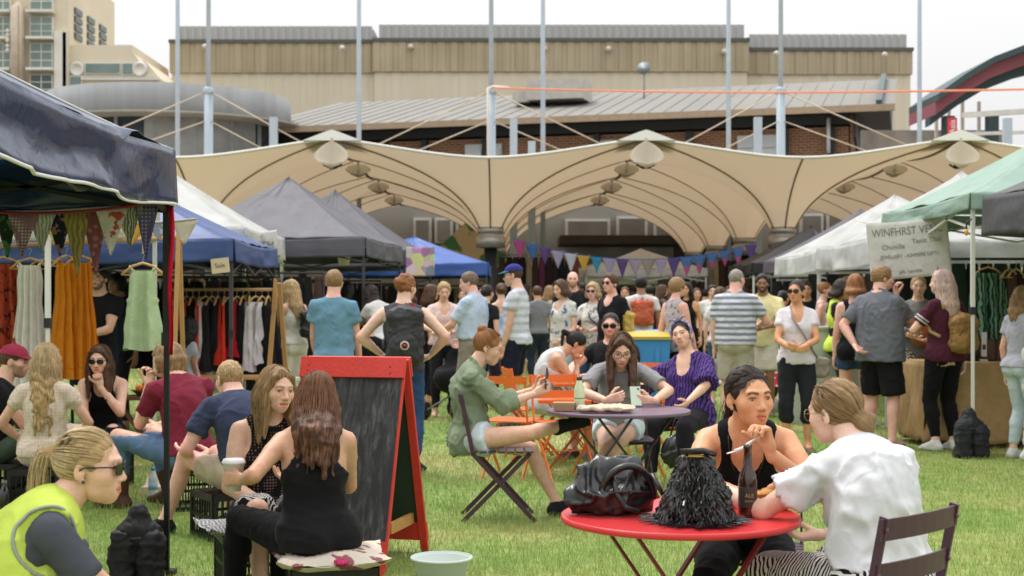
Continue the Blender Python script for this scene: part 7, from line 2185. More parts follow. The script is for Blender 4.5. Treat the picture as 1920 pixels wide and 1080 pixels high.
# ================================================================== the people
def tee(c, n='t_shirt', kind='tee', pat=None, **k): return dict(k=kind, n=n, m=cloth(hx(c) if isinstance(c, str) else c, **(pat or {})), **k)
def tank(c, n='singlet', pat=None, **k): return tee(c, n, 'tank', pat, **k)
def pants(c, n='trousers', pat=None, **k): k.setdefault('off', .010); return tee(c, n, 'pants', pat, **k)
def shorts(c, n='shorts', pat=None, **k): return tee(c, n, 'shorts', pat, **k)
def shoe(c, n='shoe', **k): return tee(c, n, 'shoe', **k)
def boot(c, n='boot', **k): k.setdefault('up', .12); return tee(c, n, 'boot', **k)
BLACK, JEAN = '#1b1b1e', '#3f5674'
def P(label, hxp, d, yaw, **sp): return person(label, px(hxp, d), d, yaw, sp)
def wp(root, v):
 c, s = math.cos(root.rotation_euler[2]), math.sin(root.rotation_euler[2]); v = np.asarray(v)
 return Vector((root.location[0] + c * v[0] - s * v[1], root.location[1] + s * v[0] + c * v[1], root.location[2] + v[2]))
def grip(rJ, nm, along=.075, palm=.035):
 root, J = rJ; M = J['Hf' + nm]
 return wp(root, J['Wr' + nm] + M[:, 1] * along - M[:, 2] * palm)

# ---------------------------------------------------------------- seated, foreground
blonde = P('blonde woman with ponytail and sunglasses in a fluorescent yellow vest', 14, 4.02, -64, sex='f', H=1.66, lod='near', sit=1, hip=(0, 0, .42), lean=32, hunch=16, head=(-24, 4, 0), skin='fair', noeyes=1, hh=.0046, brow=.3, jaw=1.0, w=1.05,
 hair=dict(st='pony', c='blonde', bun=(.0, -.118, .036), br=.024, tail=.20, strands=620, hi=1, t=.009), armL=dict(t=(-.05, .46, .40), e=(-.6, -.3, -.4)), armR=dict(t=(.14, .42, .36), e=(.5, -.2, -.7)), legL=(-.16, .42, .08), legR=(.16, .46, .08),
 wear=[tee('#4a4d55', sleeve=.62, hem=.0, off=.008, fold=.004, drape=0, loose=0), dict(k='tank', n='safety_vest', m=cloth(hx('#c2d45c'), rough=.7), off=.026, hem=-.03, armhole=.078, ahx=.045, nw=.068, neck=.03, fold=.010), pants('#2a3344')])
glasses(blonde[1], True, big=1.05)
_J = blonde[1]
_v = [o for o in blonde[0].children if o.name.startswith('safety_vest')][0]; _n = len(_v.data.vertices)   # grey reflective edging round the vest's armhole
_co = np.zeros(_n * 3, np.float32); _v.data.vertices.foreach_get('co', _co); _co = _co.reshape(-1, 3); _no = np.zeros(_n * 3, np.float32); _v.data.vertices.foreach_get('normal', _no); _no = _no.reshape(-1, 3)
_ct = _J['SR'] + _J['Ru'] @ V3(.045, 0, -.02); _q = np.stack([(_co - _ct) @ _J['Ru'][:, i] for i in range(3)], 1); _e = np.sqrt((_q[:, 0] / .078) ** 2 + (_q[:, 1] / .16) ** 2 + (_q[:, 2] / .0975) ** 2)
_an = np.arctan2(_q[:, 2] / .0975, _q[:, 1] / .16); _pts = []
for i in range(40):
 a = -math.pi + 2 * math.pi * i / 40; dm = np.abs(np.angle(np.exp(1j * (_an - a)))); k = np.nonzero((dm < .16) & (_e < 1.25))[0]
 if len(k): j = k[np.argmin(np.abs(_e[k] - 1.10))]; _pts.append(_co[j] + _no[j] * .004)
_pts = np.array(_pts)
for _ in range(3): _pts = (_pts + np.roll(_pts, 1, 0) + np.roll(_pts, -1, 0)) / 3
m = MB(); m.tube([tuple(p) for p in _pts], .0055, 6, closed=True); m.build('vest_edging', mat('grey reflective edging', hx('#8f968c'), .4, .05), blonde[0])
m = MB(); m.lathe([(0, .003), (.005, .002), (.006, 0)], (.079, .001, -.038), 10, axis=Matrix.Rotation(R(90), 3, 'Y')); head_mesh(_J, 'ear_stud', m, mat('stud', (.08, .08, .10), .15, 0, metal=.6))
m = MB(); m.tube([(.0 + .022 * math.cos(a), -.103 + .012 * math.sin(a), .036 + .022 * math.sin(a)) for a in np.linspace(0, 6.28, 14, endpoint=False)], .005, 6, closed=True); head_mesh(_J, 'hair_tie', m, mat('hair tie', hx('#b9a24a'), .7, 0))

tankw = P('woman with long auburn hair and black racerback top on the floral cushion', 592, 5.98, 42, sex='f', H=1.64, lod='near', sit=1, hip=(0, 0, .455), lean=20, hunch=14, twist=-34, head=(-30, 14, 6), skin='olive', noeyes=1, w=1.10,
 hair=dict(st='wavy', c='auburn', len=.36, spread=120, strands=850, back=4.6, gather=-.05, t=.012), armL=dict(t=(-.22, .22, .66), e=(-.9, -.5, -.5), th=(0, .2, 1), p='grip', hd=(-.5, .8, 0)), armR=dict(t=(.12, .30, .62), e=(.6, -.4, -.5)), legL=dict(t=(-.12, .50, .08)), legR=(.10, .46, .08),
 wear=[tank(BLACK, off=.008, hem=-.085, backneck=.11, nw=.10, armhole=.105, ahx=.008, neck=.06, fold=.007, ff=(6, 6, 16)), pants('#121214', 'leggings', off=.007, len=.97, waist=.06), shoe('#222226')])
_r, _J = tankw
for sx in (-1, 1):
 m = MB(); m.tube([_J['N'] + _J['Ru'] @ V3(*q) for q in ((sx * .085, .06, -.10), (sx * .082, .012, -.018), (sx * .074, -.040, -.022), (sx * .060, -.085, -.085), (sx * .040, -.108, -.15), (sx * .018, -.118, -.21))], .0065, 6); m.build('shoulder_strap', cloth(hx(BLACK)), _r)
c_ = grip(tankw, 'L', .075, .045)
def paper_cup(label, loc, s=1.0, lid=False, c='#d8d6d2'):
 root = empty('paper_cup', loc, 0, label, 'cup'); m = MB()
 m.lathe([(0, -.055 * s), (.028 * s, -.055 * s), (.040 * s, .050 * s), (.0425 * s, .051 * s), (.0425 * s, .056 * s), (.038 * s, .055 * s), (.027 * s, -.05 * s), (0, -.05 * s)], n=28); m.build('cup_body', mat('white paper', hx(c), .7, .04), root)
 if lid:
  m = MB(); m.lathe([(.044 * s, .048 * s), (.045 * s, .056 * s), (.040 * s, .062 * s), (.038 * s, .067 * s), (0, .066 * s)], n=28); m.build('lid', mat('white lid plastic', (.72, .72, .71), .35, 0), root)
 return root
paper_cup('white lidded coffee cup held by the woman in the black racerback top', c_ + Vector((0, 0, .01)), 1.15, True)

crochet = P('woman with straight ombre hair in a black crochet top facing right', 503, 6.78, -158, sex='f', H=1.66, lod='near', sit=1, hip=(0, 0, .43), lean=16, hunch=8, head=(18, 6, -4), skin='fair', hh=.0046, frown=1, mouth='open', brow=.6, aw=1.12, squint=1,
 hair=dict(st='long', c='dirty', len=.20, spread=112, strands=650, front=.5, t=.009, gather=-.1), armR=dict(t=(.05, .26, .46), e=(.8, -.5, -.3)), armL=dict(t=(-.12, .28, .50), e=(-.7, -.4, -.4)), legL=(-.12, .44, .08), legR=(.12, .42, .08),
 wear=[tank('#141416', pat=dict(kind='mesh', c2=(.16, .09, .06), s=70), off=.011, hem=-.02, nw=.062, neck=.03, armhole=.085, ahx=.035), shorts('#c9c7c4', 'skirt', pat=dict(kind='tribal', c2=(.015, .015, .015), s=26), len=.9, flare=.03), shoe('#2a2a2c')])
navy = P('fair-haired man in a navy t-shirt and beige shorts seen from behind', 462, 8.40, 52, sex='m', H=1.72, lod='near', sit=1, hip=(0, 0, .42), lean=34, hunch=16, twist=-22, head=(-16, 14, 0), skin='pink', noeyes=1,
 hair=dict(st='short', c='blonde', t=.006, strands=300), armL=dict(t=(-.12, .42, .50), e=(-.8, -.4, -.6)), armR=dict(t=(.10, .42, .48), e=(.7, -.4, -.5)), legL=dict(t=(-.20, .52, .08)), legR=(.24, .40, .08),
 wear=[tee('#3b4258', hem=-.03, sleeve=.62, fold=.011), shorts('#b9aa94', len=.62, flare=.02), shoe('#1c1c1e')])
maroon = P('shaggy-haired man in a maroon t-shirt, jeans and brown boots', 352, 9.5, 62, sex='m', H=1.80, lod='near', sit=1, hip=(0, 0, .43), lean=26, hunch=12, twist=-14, head=(10, 6, 0), skin='fair', noeyes=1,
 hair=dict(st='shaggy', c='dirty', t=.014, strands=400), armL=dict(t='mouth', o=(-.03, .15, -.17), e=(-.3, .1, -1), hd=(.1, -.2, 1), p='hold'), armR=dict(t=(.18, .42, .55), e=(.6, -.3, -.5)), legL=dict(t=(-.16, .46, .09), k=(-.4, .9, .5)), legR=(.16, .30, .09),
 wear=[tee('#7d2a3c', hem=-.04, sleeve=.66, fold=.012), pants('#5f7896', 'jeans', len=.86, off=.013), boot('#5a4436', up=.16, off=.014)])
chin = P('dark-haired woman in sunglasses resting her chin on her hand', 196, 10.62, 186, sex='f', H=1.66, lod='near', sit=1, hip=(0, 0, .43), lean=26, hunch=6, head=(-6, 8, 0), skin='fair', noeyes=1,
 hair=dict(st='long', c='brown', len=.24, strands=450, front=.8, t=.010, gather=.0), armL=dict(t='mouth', o=(-.03, .10, -.19), e=(-.5, .3, -1), hd=(.25, -.05, 1), p='fist', th=(1, 0, 0)), armR=dict(t=(.02, .46, .46), e=(.8, -.2, -.3)), legL=(-.14, .42, .08), legR=(.14, .42, .08),
 wear=[tank('#161618', off=.008, neck=.05, armhole=.095, hem=-.02), pants('#20222a', off=.008), shoe('#333336')])
glasses(chin[1], True)
cream = P('woman with very long wavy blonde hair in a cream lace dress, back turned', 85, 9.62, 8, sex='f', H=1.66, lod='near', sit=1, hip=(0, 0, .43), lean=6, head=(-10, 4, 0), skin='fair', noeyes=1,
 hair=dict(st='wavy', c='blonde', len=.46, strands=850, back=1.15, gather=.1, t=.012), armL=dict(t=(-.2, .2, .45), e=(-.8, -.4, -.3)), armR=dict(t=(.2, .24, .45), e=(.8, -.4, -.3)), legL=(-.12, .42, .08), legR=(.12, .42, .08),
 wear=[tee('#d6c6b4', 'dress_top', pat=dict(kind='mesh', c2=hx('#c2ae9c'), s=45), sleeve=.28, hem=-.06, off=.012), shorts('#d6c6b4', 'dress_skirt', pat=dict(kind='mesh', c2=hx('#c2ae9c'), s=45), len=.85, flare=.05, off=.02), shoe('#8a6a4c')])
capman = P('man with moustache in a maroon cap and black t-shirt at the left edge', -12, 9.95, -72, sex='m', H=1.72, lod='near', sit=1, hip=(0, 0, .40), lean=22, head=(-14, 10, 0), skin='fair', beard=.5, noeyes=1,
 hair=dict(st='cap_only', c='brown', t=.004, strands=0), armL=dict(t=(-.1, .4, .45)), armR=dict(t=(.14, .42, .44), e=(.7, -.4, -.4)), legL=(-.2, .40, .08), legR=(.18, .44, .08),
 wear=[tee(BLACK, hem=-.03, sleeve=.55), pants('#4c5a4c', off=.014), shoe('#555048')])
baseball_cap(capman[1], hx('#97324a'))
def chest_mark(rJ, txts, m, size, dz=.0, dx=0.0, out=.128):
 root, J = rJ; Rt = J['Rt']
 for i, t in enumerate(txts):
  p = J['C'] + Rt @ V3(dx, out, dz - i * size * 1.15) * J['s']; o = text_mesh('shirt_print', t, size, m, root, p)
  M = Matrix((Rt[:, 0] * -1, Rt[:, 2], Rt[:, 1])).transposed()
  o.rotation_euler = M.to_euler()
chest_mark(capman, ['ROCK', 'SURF'], mat('grey print', hx('#8d8d88'), .8, 0), .045, .02, .04, .135)

# red table: chewing woman, white t-shirt woman
chew = P('dark-haired woman in a black lace-edged singlet chewing at the red table', 1398, 5.24, 172, sex='f', H=1.66, lod='near', sit=1, hip=(0, 0, .565), lean=36, hunch=12, head=(27, 2, 2), skin='tan', hh=.0046, mouth='pucker', squint=1, frown=1, brow=.95, aw=1.0, gaze=(10, 14),
 hair=dict(st='pony', c='dark', bun=(.0, -.112, -.02), br=.03, tail=.22, strands=520, t=.006, line=-.004), armL=dict(t=(-.075, .40, .90), e=(-.7, .1, -.8), hd=(.28, .10, 1), th=(.6, -.6, .2), p='grip'), armR=dict(t=(-.02, .44, .745), e=(1, -.25, .15), hd=(-.9, .3, 0), p='relax', th=(0, .3, 1)), legL=(-.12, .30, .08), legR=(.14, .24, .08),
 wear=[tank('#121214', off=.009, neck=.055, nw=.078, armhole=.092, ahx=.034, hem=-.03, vee=.8), pants('#17171a', off=.008), shoe('#1b1b1d')])
_r, _J = chew
m = MB(); pts = []
for i in range(25):
 a = math.pi * i / 24; pts.append(_J['N'] + _J['Ru'] @ V3(.068 * math.cos(a), .05 + .085 * math.sin(a) ** .8, .015 - .20 * math.sin(a) ** 1.5))
m.tube(pts, .0018, 5); m.build('necklace', mat('necklace cord', (.05, .035, .03), .5, 0), _r)
g_ = grip(chew, 'L', .07, .03)
root = empty('plastic_fork', g_, 0, 'white plastic fork held by the woman in the black singlet', 'fork'); m = MB()
d_ = Vector((-.85, -.25, -.42)).normalized(); m.tube([-d_ * .05, d_ * .03, d_ * .07 + Vector((0, 0, -.006)), d_ * .10 + Vector((0, 0, -.004))], [.004, .004, .005, .008], 6); m.build('handle', mat('white plastic', (.75, .74, .72), .4, 0), root)
for k in (-1, 0, 1): m = MB(); m.tube([d_ * .10 + Vector((0, k * .005, -.004)), d_ * .135 + Vector((0, k * .006, .004))], .0018, 5); m.build('tine', mat('white plastic', (.75, .74, .72), .4, 0), root)

white = P('woman with a low bun in a loose white t-shirt, back turned at the red table', 1648, 4.52, 24, sex='f', H=1.62, lod='near', sit=1, hip=(0, 0, .54), lean=26, hunch=18, head=(18, 10, -6), skin='pale', noeyes=1, w=1.06,
 hair=dict(st='bun', c='dirty', bun=(.012, -.112, -.058), br=.042, strands=700, t=.009), armL=dict(t=(-.36, .44, .80), e=(-.7, .1, -1), hd=(-.45, .75, .25), th=(.3, .2, 1), p='hold'), armR=dict(t=(.03, .32, .62), e=(.9, -.2, -.6)), legL=(-.14, .42, .08), legR=(.14, .38, .08),
 wear=[tee('#d4d4d9', hem=.03, sleeve=.66, sflare=.03, drape=.035, fold=.019, loose=.012, nw=.066), pants('#d9d6d2', 'patterned_trousers', pat=dict(kind='tribal', c2=(.012, .012, .012), s=22), off=.03, flare=.03, waist=.11, len=.9), shoe('#2a2422')])
_r, _J = white
glasses(_J, False, frame=mat('gold wire', hx('#a08a5c'), .3, 0, metal=.8), round_=True)
m = MB(); ctr = _J['WrL'] + _J['Hf' + 'L'][:, 1] * -.012; th_, bk_ = _J['HfL'][:, 0], _J['HfL'][:, 2]
for i in range(16):
 a = 2 * math.pi * i / 16; p = ctr + th_ * .031 * math.cos(a) + bk_ * .026 * math.sin(a); m.lathe([(0, .0065), (.0055, .003), (.0065, 0), (.0055, -.003), (0, -.0065)], p, 8)
m.build('beaded_bracelet', mat('pale beads', (.70, .66, .68), .2, .05, spec=.7), _r)
m = MB(); f0 = _J['WrL'] + _J['HfL'][:, 1] * .10; m.lathe([(.0105, -.002), (.0118, 0), (.0105, .002)], f0, 12); m.build('ring', mat('silver', (.6, .6, .6), .2, 0, metal=1), _r)
m = MB(); p0 = wp(_r, _J['WrR']);

# mauve table
olive = P('woman with a top knot in an olive shirt, legs crossed, looking at her phone', 888, 9.18, -86, sex='f', H=1.66, lod='near', sit=1, hip=(0, -.02, .56), lean=6, hunch=18, head=(-4, 20, 0), skin='fair', noeyes=1,
 hair=dict(st='topbun', c='ginger', bun=(0, -.085, .105), br=.034, strands=520, t=.010), armL=dict(t=(-.03, .40, .84), e=(-.4, -.6, -1), hd=(.2, .8, .5), p='hold', th=(0, 0, 1)), armR=dict(t=(.05, .40, .82), e=(.4, -.6, -1), hd=(-.2, .85, .4), p='hold', th=(0, 0, 1)),
 legL=dict(t=(-.04, .56, .085)), legR=dict(t=(-.02, .58, .60), k=(1, .3, .1), fd=(.05, .85, .28), fu=(-1, 0, .15)),
 wear=[tee('#7d8a72', 'shirt', 'shirt', sleeve=1.35, hem=-.13, collar=True, drape=.012, loose=.006, fold=.02, off=.012), shorts('#c3d0d4', 'denim_shorts', len=.32, flare=.02, off=.018), shoe('#26242a', up=.02)])
glasses(olive[1], False, frame=mat('gold wire', hx('#a08a5c'), .3, 0, metal=.8), round_=True)
def phone(label, loc, rot, c=(.02, .02, .022)):
 root = empty('mobile_phone', loc, 0, label, 'phone'); root.rotation_euler = rot
 m = MB(); m.box((0, 0, 0), (.070, .008, .142)); m.build('case', mat('phone case', c, .4, .05), root)
 m = MB(); m.box((0, .0045, 0), (.063, .001, .130)); m.build('screen', mat('phone glass', (.02, .022, .025), .08, 0, spec=.8), root)
 m = MB(); m.lathe([(.006, 0), (.007, -.002), (0, -.0025)], (.020, -.004, .052), 10, axis=Matrix.Rotation(R(-90), 3, 'X')); m.build('camera_lens', mat('lens', (.01, .01, .01), .1, 0), root)
 return root
phone('dark phone held up by the woman in the olive shirt', grip(olive, 'L', .085, .028) + Vector((.02, 0, .03)), (R(0), R(35), R(80)))
reader = P('woman with long dark hair and black glasses bent over her phone', 1160, 9.86, 180, sex='f', H=1.68, lod='near', sit=1, hip=(0, 0, .57), lean=34, hunch=8, head=(0, 26, 0), skin='fair', hh=.005, brow=.9, squint=1,
 hair=dict(st='long', c='brown', len=.27, strands=600, front=1.0, t=.014, gather=.0), armL=dict(t=(-.20, .48, .755), e=(-1, -.1, -.2), hd=(.9, .3, .1), p='hold', th=(0, .2, 1)), armR=dict(t=(.12, .50, .76), e=(1, -.1, -.2), hd=(-.8, .4, .25), p='hold', th=(0, .2, 1)), legL=dict(t=(.16, .50, .085), k=(.3, 1, .2)), legR=(.02, .22, .08),
 wear=[tee('#8f8d8f', hem=-.03, sleeve=.72, fold=.010), shorts('#c9d6dc', 'denim_shorts', len=.32, off=.016), shoe('#d6d2cc', up=.02)])
glasses(reader[1], False, big=1.08)
phone('pale phone in the hands of the woman with black glasses', grip(reader, 'L', .09, .03) + Vector((-.03, -.02, .02)), (R(-30), 0, R(4)), hx('#b9c9b4'))
purple = P('woman in a purple printed kaftan and headband leaning back', 1292, 10.9, 150, sex='f', H=1.68, lod='near', sit=1, hip=(0, 0, .57), lean=-8, side=10, head=(6, -6, 16), skin='fair', w=1.08, squint=1, frown=1,
 hair=dict(st='bun', c='dark', bun=(0, -.11, 0), br=.03, strands=200, t=.006), armL=dict(t=(-.13, .32, .67), e=(-1, -.4, -.2)), armR=dict(t=(.28, .26, .72), e=(1, -.4, -.3)), legL=(-.14, .42, .08), legR=(.14, .42, .08),
 wear=[tee('#5b3f86', 'kaftan', pat=dict(kind='wave', c2=hx('#2a2148'), s=13), sleeve=1.0, sflare=.05, hem=-.14, drape=.04, loose=.02, neck=.10, nw=.08, fold=.014), pants('#222026', off=.012), shoe('#2a2a2c')])
m = MB(); m.tube([(.089 * math.cos(a), -.005 + .03 * math.sin(a) * 0 + .02, .035 + .088 * math.sin(a)) for a in np.linspace(-.5, math.pi + .5, 22)], .011, 6); m.tube([(.0, .03, .12), (.05, .03, .15), (.07, .03, .14)], .010, 6); m.tube([(0, .03, .12), (-.05, .03, .15), (-.07, .03, .145)], .010, 6); head_mesh(purple[1], 'headband', m, cloth(hx('#8a7fb0'), kind='print', c2=hx('#cfc8dc'), s=60))
for sx in (-1, 1):
 m = MB(); m.tube([(sx * .076 + .0, -.004 + .018 * math.cos(a), -.066 + .018 * math.sin(a)) for a in np.linspace(0, 6.28, 14, endpoint=False)], .004, 5, closed=True); head_mesh(purple[1], 'hoop_earring', m, mat('purple hoop', hx('#6f3a96'), .4, 0))
m = MB(); p = V3(0, 0, 0)
f = Field((-.2, -.15, 0), (.2, .15, .3), .012); f.add(El((0, 0, .13), (.16, .10, .14), .03)); f.plane(V3(0, 0, 0), V3(0, 0, -1)); v, fc = f.mesh(); v = noise_fold(v, vnormals(v, fc), .02, (12, 12, 9), 2)
o = np_mesh('shoulder_bag', v, fc, mat('black leather', (.010, .010, .011), .32, .3, 20, .35, 30, spec=.6)); o.location = (px(1275, 10.6), 10.55, .16); tag(o, 'black bag hung on the back of the orange chair under the woman in purple', 'bag')
q = MB(); q.tube([(-.08, 0, .24), (-.04, 0, .38), (.06, 0, .38), (.1, 0, .24)], .008, 6); q.build('strap', mat('black strap', (.012, .012, .012), .5, 0), o)
eater = P('woman with black hair in a white singlet bent over her food', 1022, 12.3, -82, sex='f', H=1.66, lod='mid', sit=1, hip=(0, 0, .57), lean=26, hunch=26, head=(0, 40, 0), skin='olive',
 hair=dict(st='pony', c='black', bun=(0, -.12, .03), br=.03, tail=.3, t=.012), armL=dict(t=(-.1, .46, .78), e=(-.6, 0, -1)), armR=dict(t='mouth', e=(.5, .2, -1), p='fist', hd=(0, -.1, .9)), legL=(-.12, .42, .08), legR=(.12, .42, .08),
 wear=[tank('#c9cacc', neck=.04, armhole=.09, drape=.02, hem=-.10), shorts('#c9cacc', 'skirt', len=.8, flare=.04, off=.02), shoe('#777')] if False else [tank('#c9cacc', neck=.04, armhole=.09, hem=-.10), shorts('#c9cacc', 'skirt', len=.8, flare=.04, off=.02), shoe('#777777')])
blackman = P('man in sunglasses and black t-shirt seated at the orange table', 1148, 12.95, 152, sex='m', H=1.78, lod='mid', sit=1, hip=(0, 0, .57), lean=10, head=(18, 4, 0), skin='pink', beard=.45, w=1.1, fat=.3,
 hair=dict(st='short', c='dark', t=.006), armL=dict(t=(-.16, .42, .76), e=(-.8, -.3, -.3)), armR=dict(t=(.22, .46, .76), e=(.8, -.3, -.3)), legL=(-.2, .42, .08), legR=(.2, .42, .08), wear=[tee(BLACK, hem=-.05), shorts('#b4a38c', len=.7), shoe('#444444')])
glasses(blackman[1], True, big=1.1)

# ---------------------------------------------------------------- standing, left of centre
dressman = P('bearded man in glasses and black t-shirt holding a paper cup behind the dresses', 186, 13.4, 166, sex='m', H=1.76, head=(12, 4, 0), skin='fair', beard=.75, hair=dict(st='short', c='dark', t=.014), armL=dict(t=(.02, .28, 1.10), e=(-1, -.5, -.4), hd=(.9, .5, 0), p='hold', th=(0, .3, 1)), wear=[tee(BLACK), pants('#20222a', 'jeans'), shoe('#333333')])
glasses(dressman[1], False, big=1.1)
paper_cup('white paper cup held by the bearded man behind the dresses', grip(dressman, 'L', .08, .04) + Vector((-.01, 0, .04)), 1.2)
P('dark-haired man in navy half hidden behind the bearded man', 222, 15.2, 150, sex='m', H=1.72, lod='far', skin='brown', hair=dict(st='shaggy', c='black', t=.02), wear=[tee('#232c40'), pants('#20222a')])
P('fair woman in a pink t-shirt behind the rail of clothes', 372, 15.9, 176, sex='f', H=1.72, lod='mid', head=(0, 14, 0), skin='olive', hair=dict(st='bob', c='dirty', len=.10, t=.010), wear=[tee('#d9626e'), pants('#23232a')])
P('little girl with dark curls in a pale grey dress', 352, 14.0, -28, sex='f', H=1.22, hs=1.22, lod='mid', skin='brown', head=(10, 0, 0), hair=dict(st='wavy', c='black', len=.17, t=.02, rough=.008), wear=[tee('#a9acb8', 'dress', 'dress', sleeve=.35, len=.30, wide=.22), shoe('#555555')])
shopper = P('woman with long blonde hair and black bag in white trousers', 548, 16.4, 42, sex='f', H=1.68, lod='mid', skin='fair', head=(20, 4, 0), hair=dict(st='long', c='blonde', len=.34, t=.010, back=1.1), armL=dict(t=(-.26, .42, 1.28), e=(-.6, -.2, -1)), armR=dict(t=(.20, .06, .72)), wear=[tank('#d8d4cc', armhole=.09, hem=-.02), pants('#d6d0c4', len=.98, flare=.05, off=.02), shoe('#c9c2b6')])
teal = P('young man in a teal t-shirt seen from behind the blackboard', 626, 12.7, -8, sex='m', H=1.71, lod='mid', skin='pink', head=(8, 2, 0), noeyes=1, sw=.95, hair=dict(st='short', c='dirty', t=.010), armL=dict(t=(-.20, .16, .86), e=(-.6, -.8, -.2)), armR=dict(t=(.20, .16, .86), e=(.6, -.8, -.2)), wear=[tee('#6b93a8', drape=.03, hem=-.06, fold=.014), pants('#2c3446', 'jeans'), shoe('#333333')])
packer = P('person with curly bun, sleeveless charcoal top and black backpack, hands on hips', 757, 11.6, -6, sex='m', H=1.65, lod='mid', skin='pale', noeyes=1, head=(-24, 4, 4), w=1.04, aw=1.1, hair=dict(st='topbun', c='ginger', bun=(0, -.09, .055), br=.055, t=.016, rough=.010), armL=dict(t=(-.20, .06, .98), e=(-1, -.5, .1), hd=(.7, .3, -.5)), armR=dict(t=(.22, .06, .98), e=(1, -.5, .1), hd=(-.7, .3, -.5)), wear=[tank('#4a4a50', 'sleeveless_top', armhole=.075, ahx=.055, nw=.065, hem=-.08, fold=.010), pants('#34507a', 'jeans'), shoe('#333333')])
P('dark-haired woman in a white t-shirt bending over a stall table', 716, 18.2, 40, sex='f', H=1.68, lod='mid', skin='brown', lean=28, head=(20, 30, 0), hair=dict(st='wavy', c='dark', len=.2, t=.02, rough=.008), armL=dict(t=(-.12, .50, 1.02)), armR=dict(t=(.16, .45, 1.0)), wear=[tee('#d3d2d0'), dict(k='skirt', n='skirt', m=cloth(hx('#d6d2c6')), len=.6, wide=.24)])
P('person in a black t-shirt and dark cap sitting low by the grey tent', 692, 16.6, 20, sex='f', H=1.66, lod='mid', sit=1, hip=(0, 0, .55), skin='olive', head=(-20, 10, 0), hair=dict(st='bun', c='dark', t=.012), legL=(-.12, .42, .08), legR=(.12, .42, .08), wear=[tee(BLACK), pants(BLACK)])
P('woman in a black top with a pale shoulder strap among the stalls', 800, 19.2, -60, sex='f', H=1.66, lod='far', skin='tan', lean=10, hair=dict(st='long', c='brown', len=.2), wear=[tee('#1d1d20', sleeve=.3), pants('#23232a')])
bluesh = P('grey-haired man in a pale blue shirt and grey trousers', 886, 15.8, 62, sex='m', H=1.76, lod='mid', w=1.1, fat=.45, skin='pink', head=(22, 12, 0), hair=dict(st='short', c='greybrown', t=.011), armL=dict(t=(-.14, .34, 1.08), e=(-.8, -.5, -.6)), armR=dict(t=(.18, .20, .98), e=(.8, -.8, -.4)), wear=[tee('#b9c8dc', 'shirt', 'shirt', collar=True, sleeve=.8, hem=.02, drape=.02, pat=dict(kind='mesh', c2=hx('#a9bad2'), s=50)), pants('#8d857a', off=.02, len=.98), shoe('#6a4c3c')])
P('fair short-haired woman in a pale pink top looking down', 832, 17.2, 188, sex='f', H=1.66, lod='mid', skin='fair', head=(0, 14, 0), w=1.1, hair=dict(st='short', c='blonde', t=.018), armL=dict(t=(-.08, .28, 1.05), e=(-1, -.4, -.3)), armR=dict(t=(.12, .28, 1.05), e=(1, -.4, -.3)), wear=[tee('#d9bdb6', sleeve=.35, neck=.07), pants('#26242a')])
flowerw = P('woman in a black t-shirt with a white flower in her dark hair', 912, 18.4, -30, sex='f', H=1.64, lod='mid', skin='fair', hair=dict(st='bun', c='dark', bun=(0, -.10, .02), t=.012), wear=[tee('#232226'), pants('#2d2633')])
m = MB(); m.lathe([(0, .012), (.03, .01), (.034, 0)], (-.075, -.05, .03), 12, axis=Matrix.Rotation(R(-60), 3, 'Y')); head_mesh(flowerw[1], 'hair_flower', m, mat('white flower', (.75, .73, .70), .7, .05))
P('bare-shouldered woman in a pale blue strapless top, back turned', 940, 19.6, 10, sex='f', H=1.68, lod='far', skin='fair', hair=dict(st='bun', c='brown'), wear=[tee('#a9c0dc', 'strapless_top', 'tank', neck=.14, nw=.2, armhole=.16, ahx=.0, backneck=.10), pants('#3a3a48')])
striper = P('tall man in a blue cap and striped t-shirt with navy shorts', 968, 15.9, 74, sex='m', H=1.84, lod='mid', skin='fair', head=(6, 6, 0), beard=.2, hair=dict(st='cap_only', c='brown', t=.004), armL=dict(t=(-.20, .12, .84)), armR=dict(t=(.22, .04, .82)), wear=[tee('#d3d5d8', pat=dict(kind='stripe', c2=hx('#b4bbc8'), s=3.6), drape=.03, hem=-.08), shorts('#1d2230', len=.85, flare=.03, off=.02), shoe('#555555')])
glasses(striper[1], True); baseball_cap(striper[1], hx('#34367c'), hx('#4aa0c0'))
smiler = P('smiling woman in a blue and white floral blouse, sunglasses on her head', 1056, 17.6, 128, sex='f', H=1.70, lod='mid', skin='fair', mouth='smile', head=(4, 14, 0), w=1.1, hair=dict(st='bob', c='brown', len=.06, t=.012), armL=dict(t=(-.2, .2, .95)), wear=[tee('#cfcdc4', 'blouse', pat=dict(kind='floral', c2=hx('#5c6f92'), s=11), sleeve=.5, hem=-.12, drape=.04, neck=.06), pants('#b9c4cc')])
older = P('curly blonde woman in sunglasses and white patterned blouse with dark strap', 1112, 18.2, 160, sex='f', H=1.66, lod='mid', skin='pink', hair=dict(st='bob', c='blonde', len=.03, t=.024, rough=.008), armL=dict(t=(-.05, .28, 1.05), e=(-1, -.4, -.3)), armR=dict(t=(.1, .28, 1.08), e=(1, -.4, -.3)), wear=[tee('#d6d3cc', 'blouse', pat=dict(kind='floral', c2=hx('#8d9088'), s=16), sleeve=.8, drape=.03, hem=-.1), pants('#3a5274', 'jeans')])
glasses(older[1], True)
blackdress = P('short-haired woman in sunglasses and a plain black dress', 1147, 17.1, 136, sex='f', H=1.76, lod='mid', skin='pink', w=1.12, fat=.3, hair=dict(st='short', c='brown', t=.018), wear=[tee('#1c1c20', 'dress', 'dress', sleeve=.5, len=.55, wide=.23, neck=.05), shoe('#333333')])
glasses(blackdress[1], True)
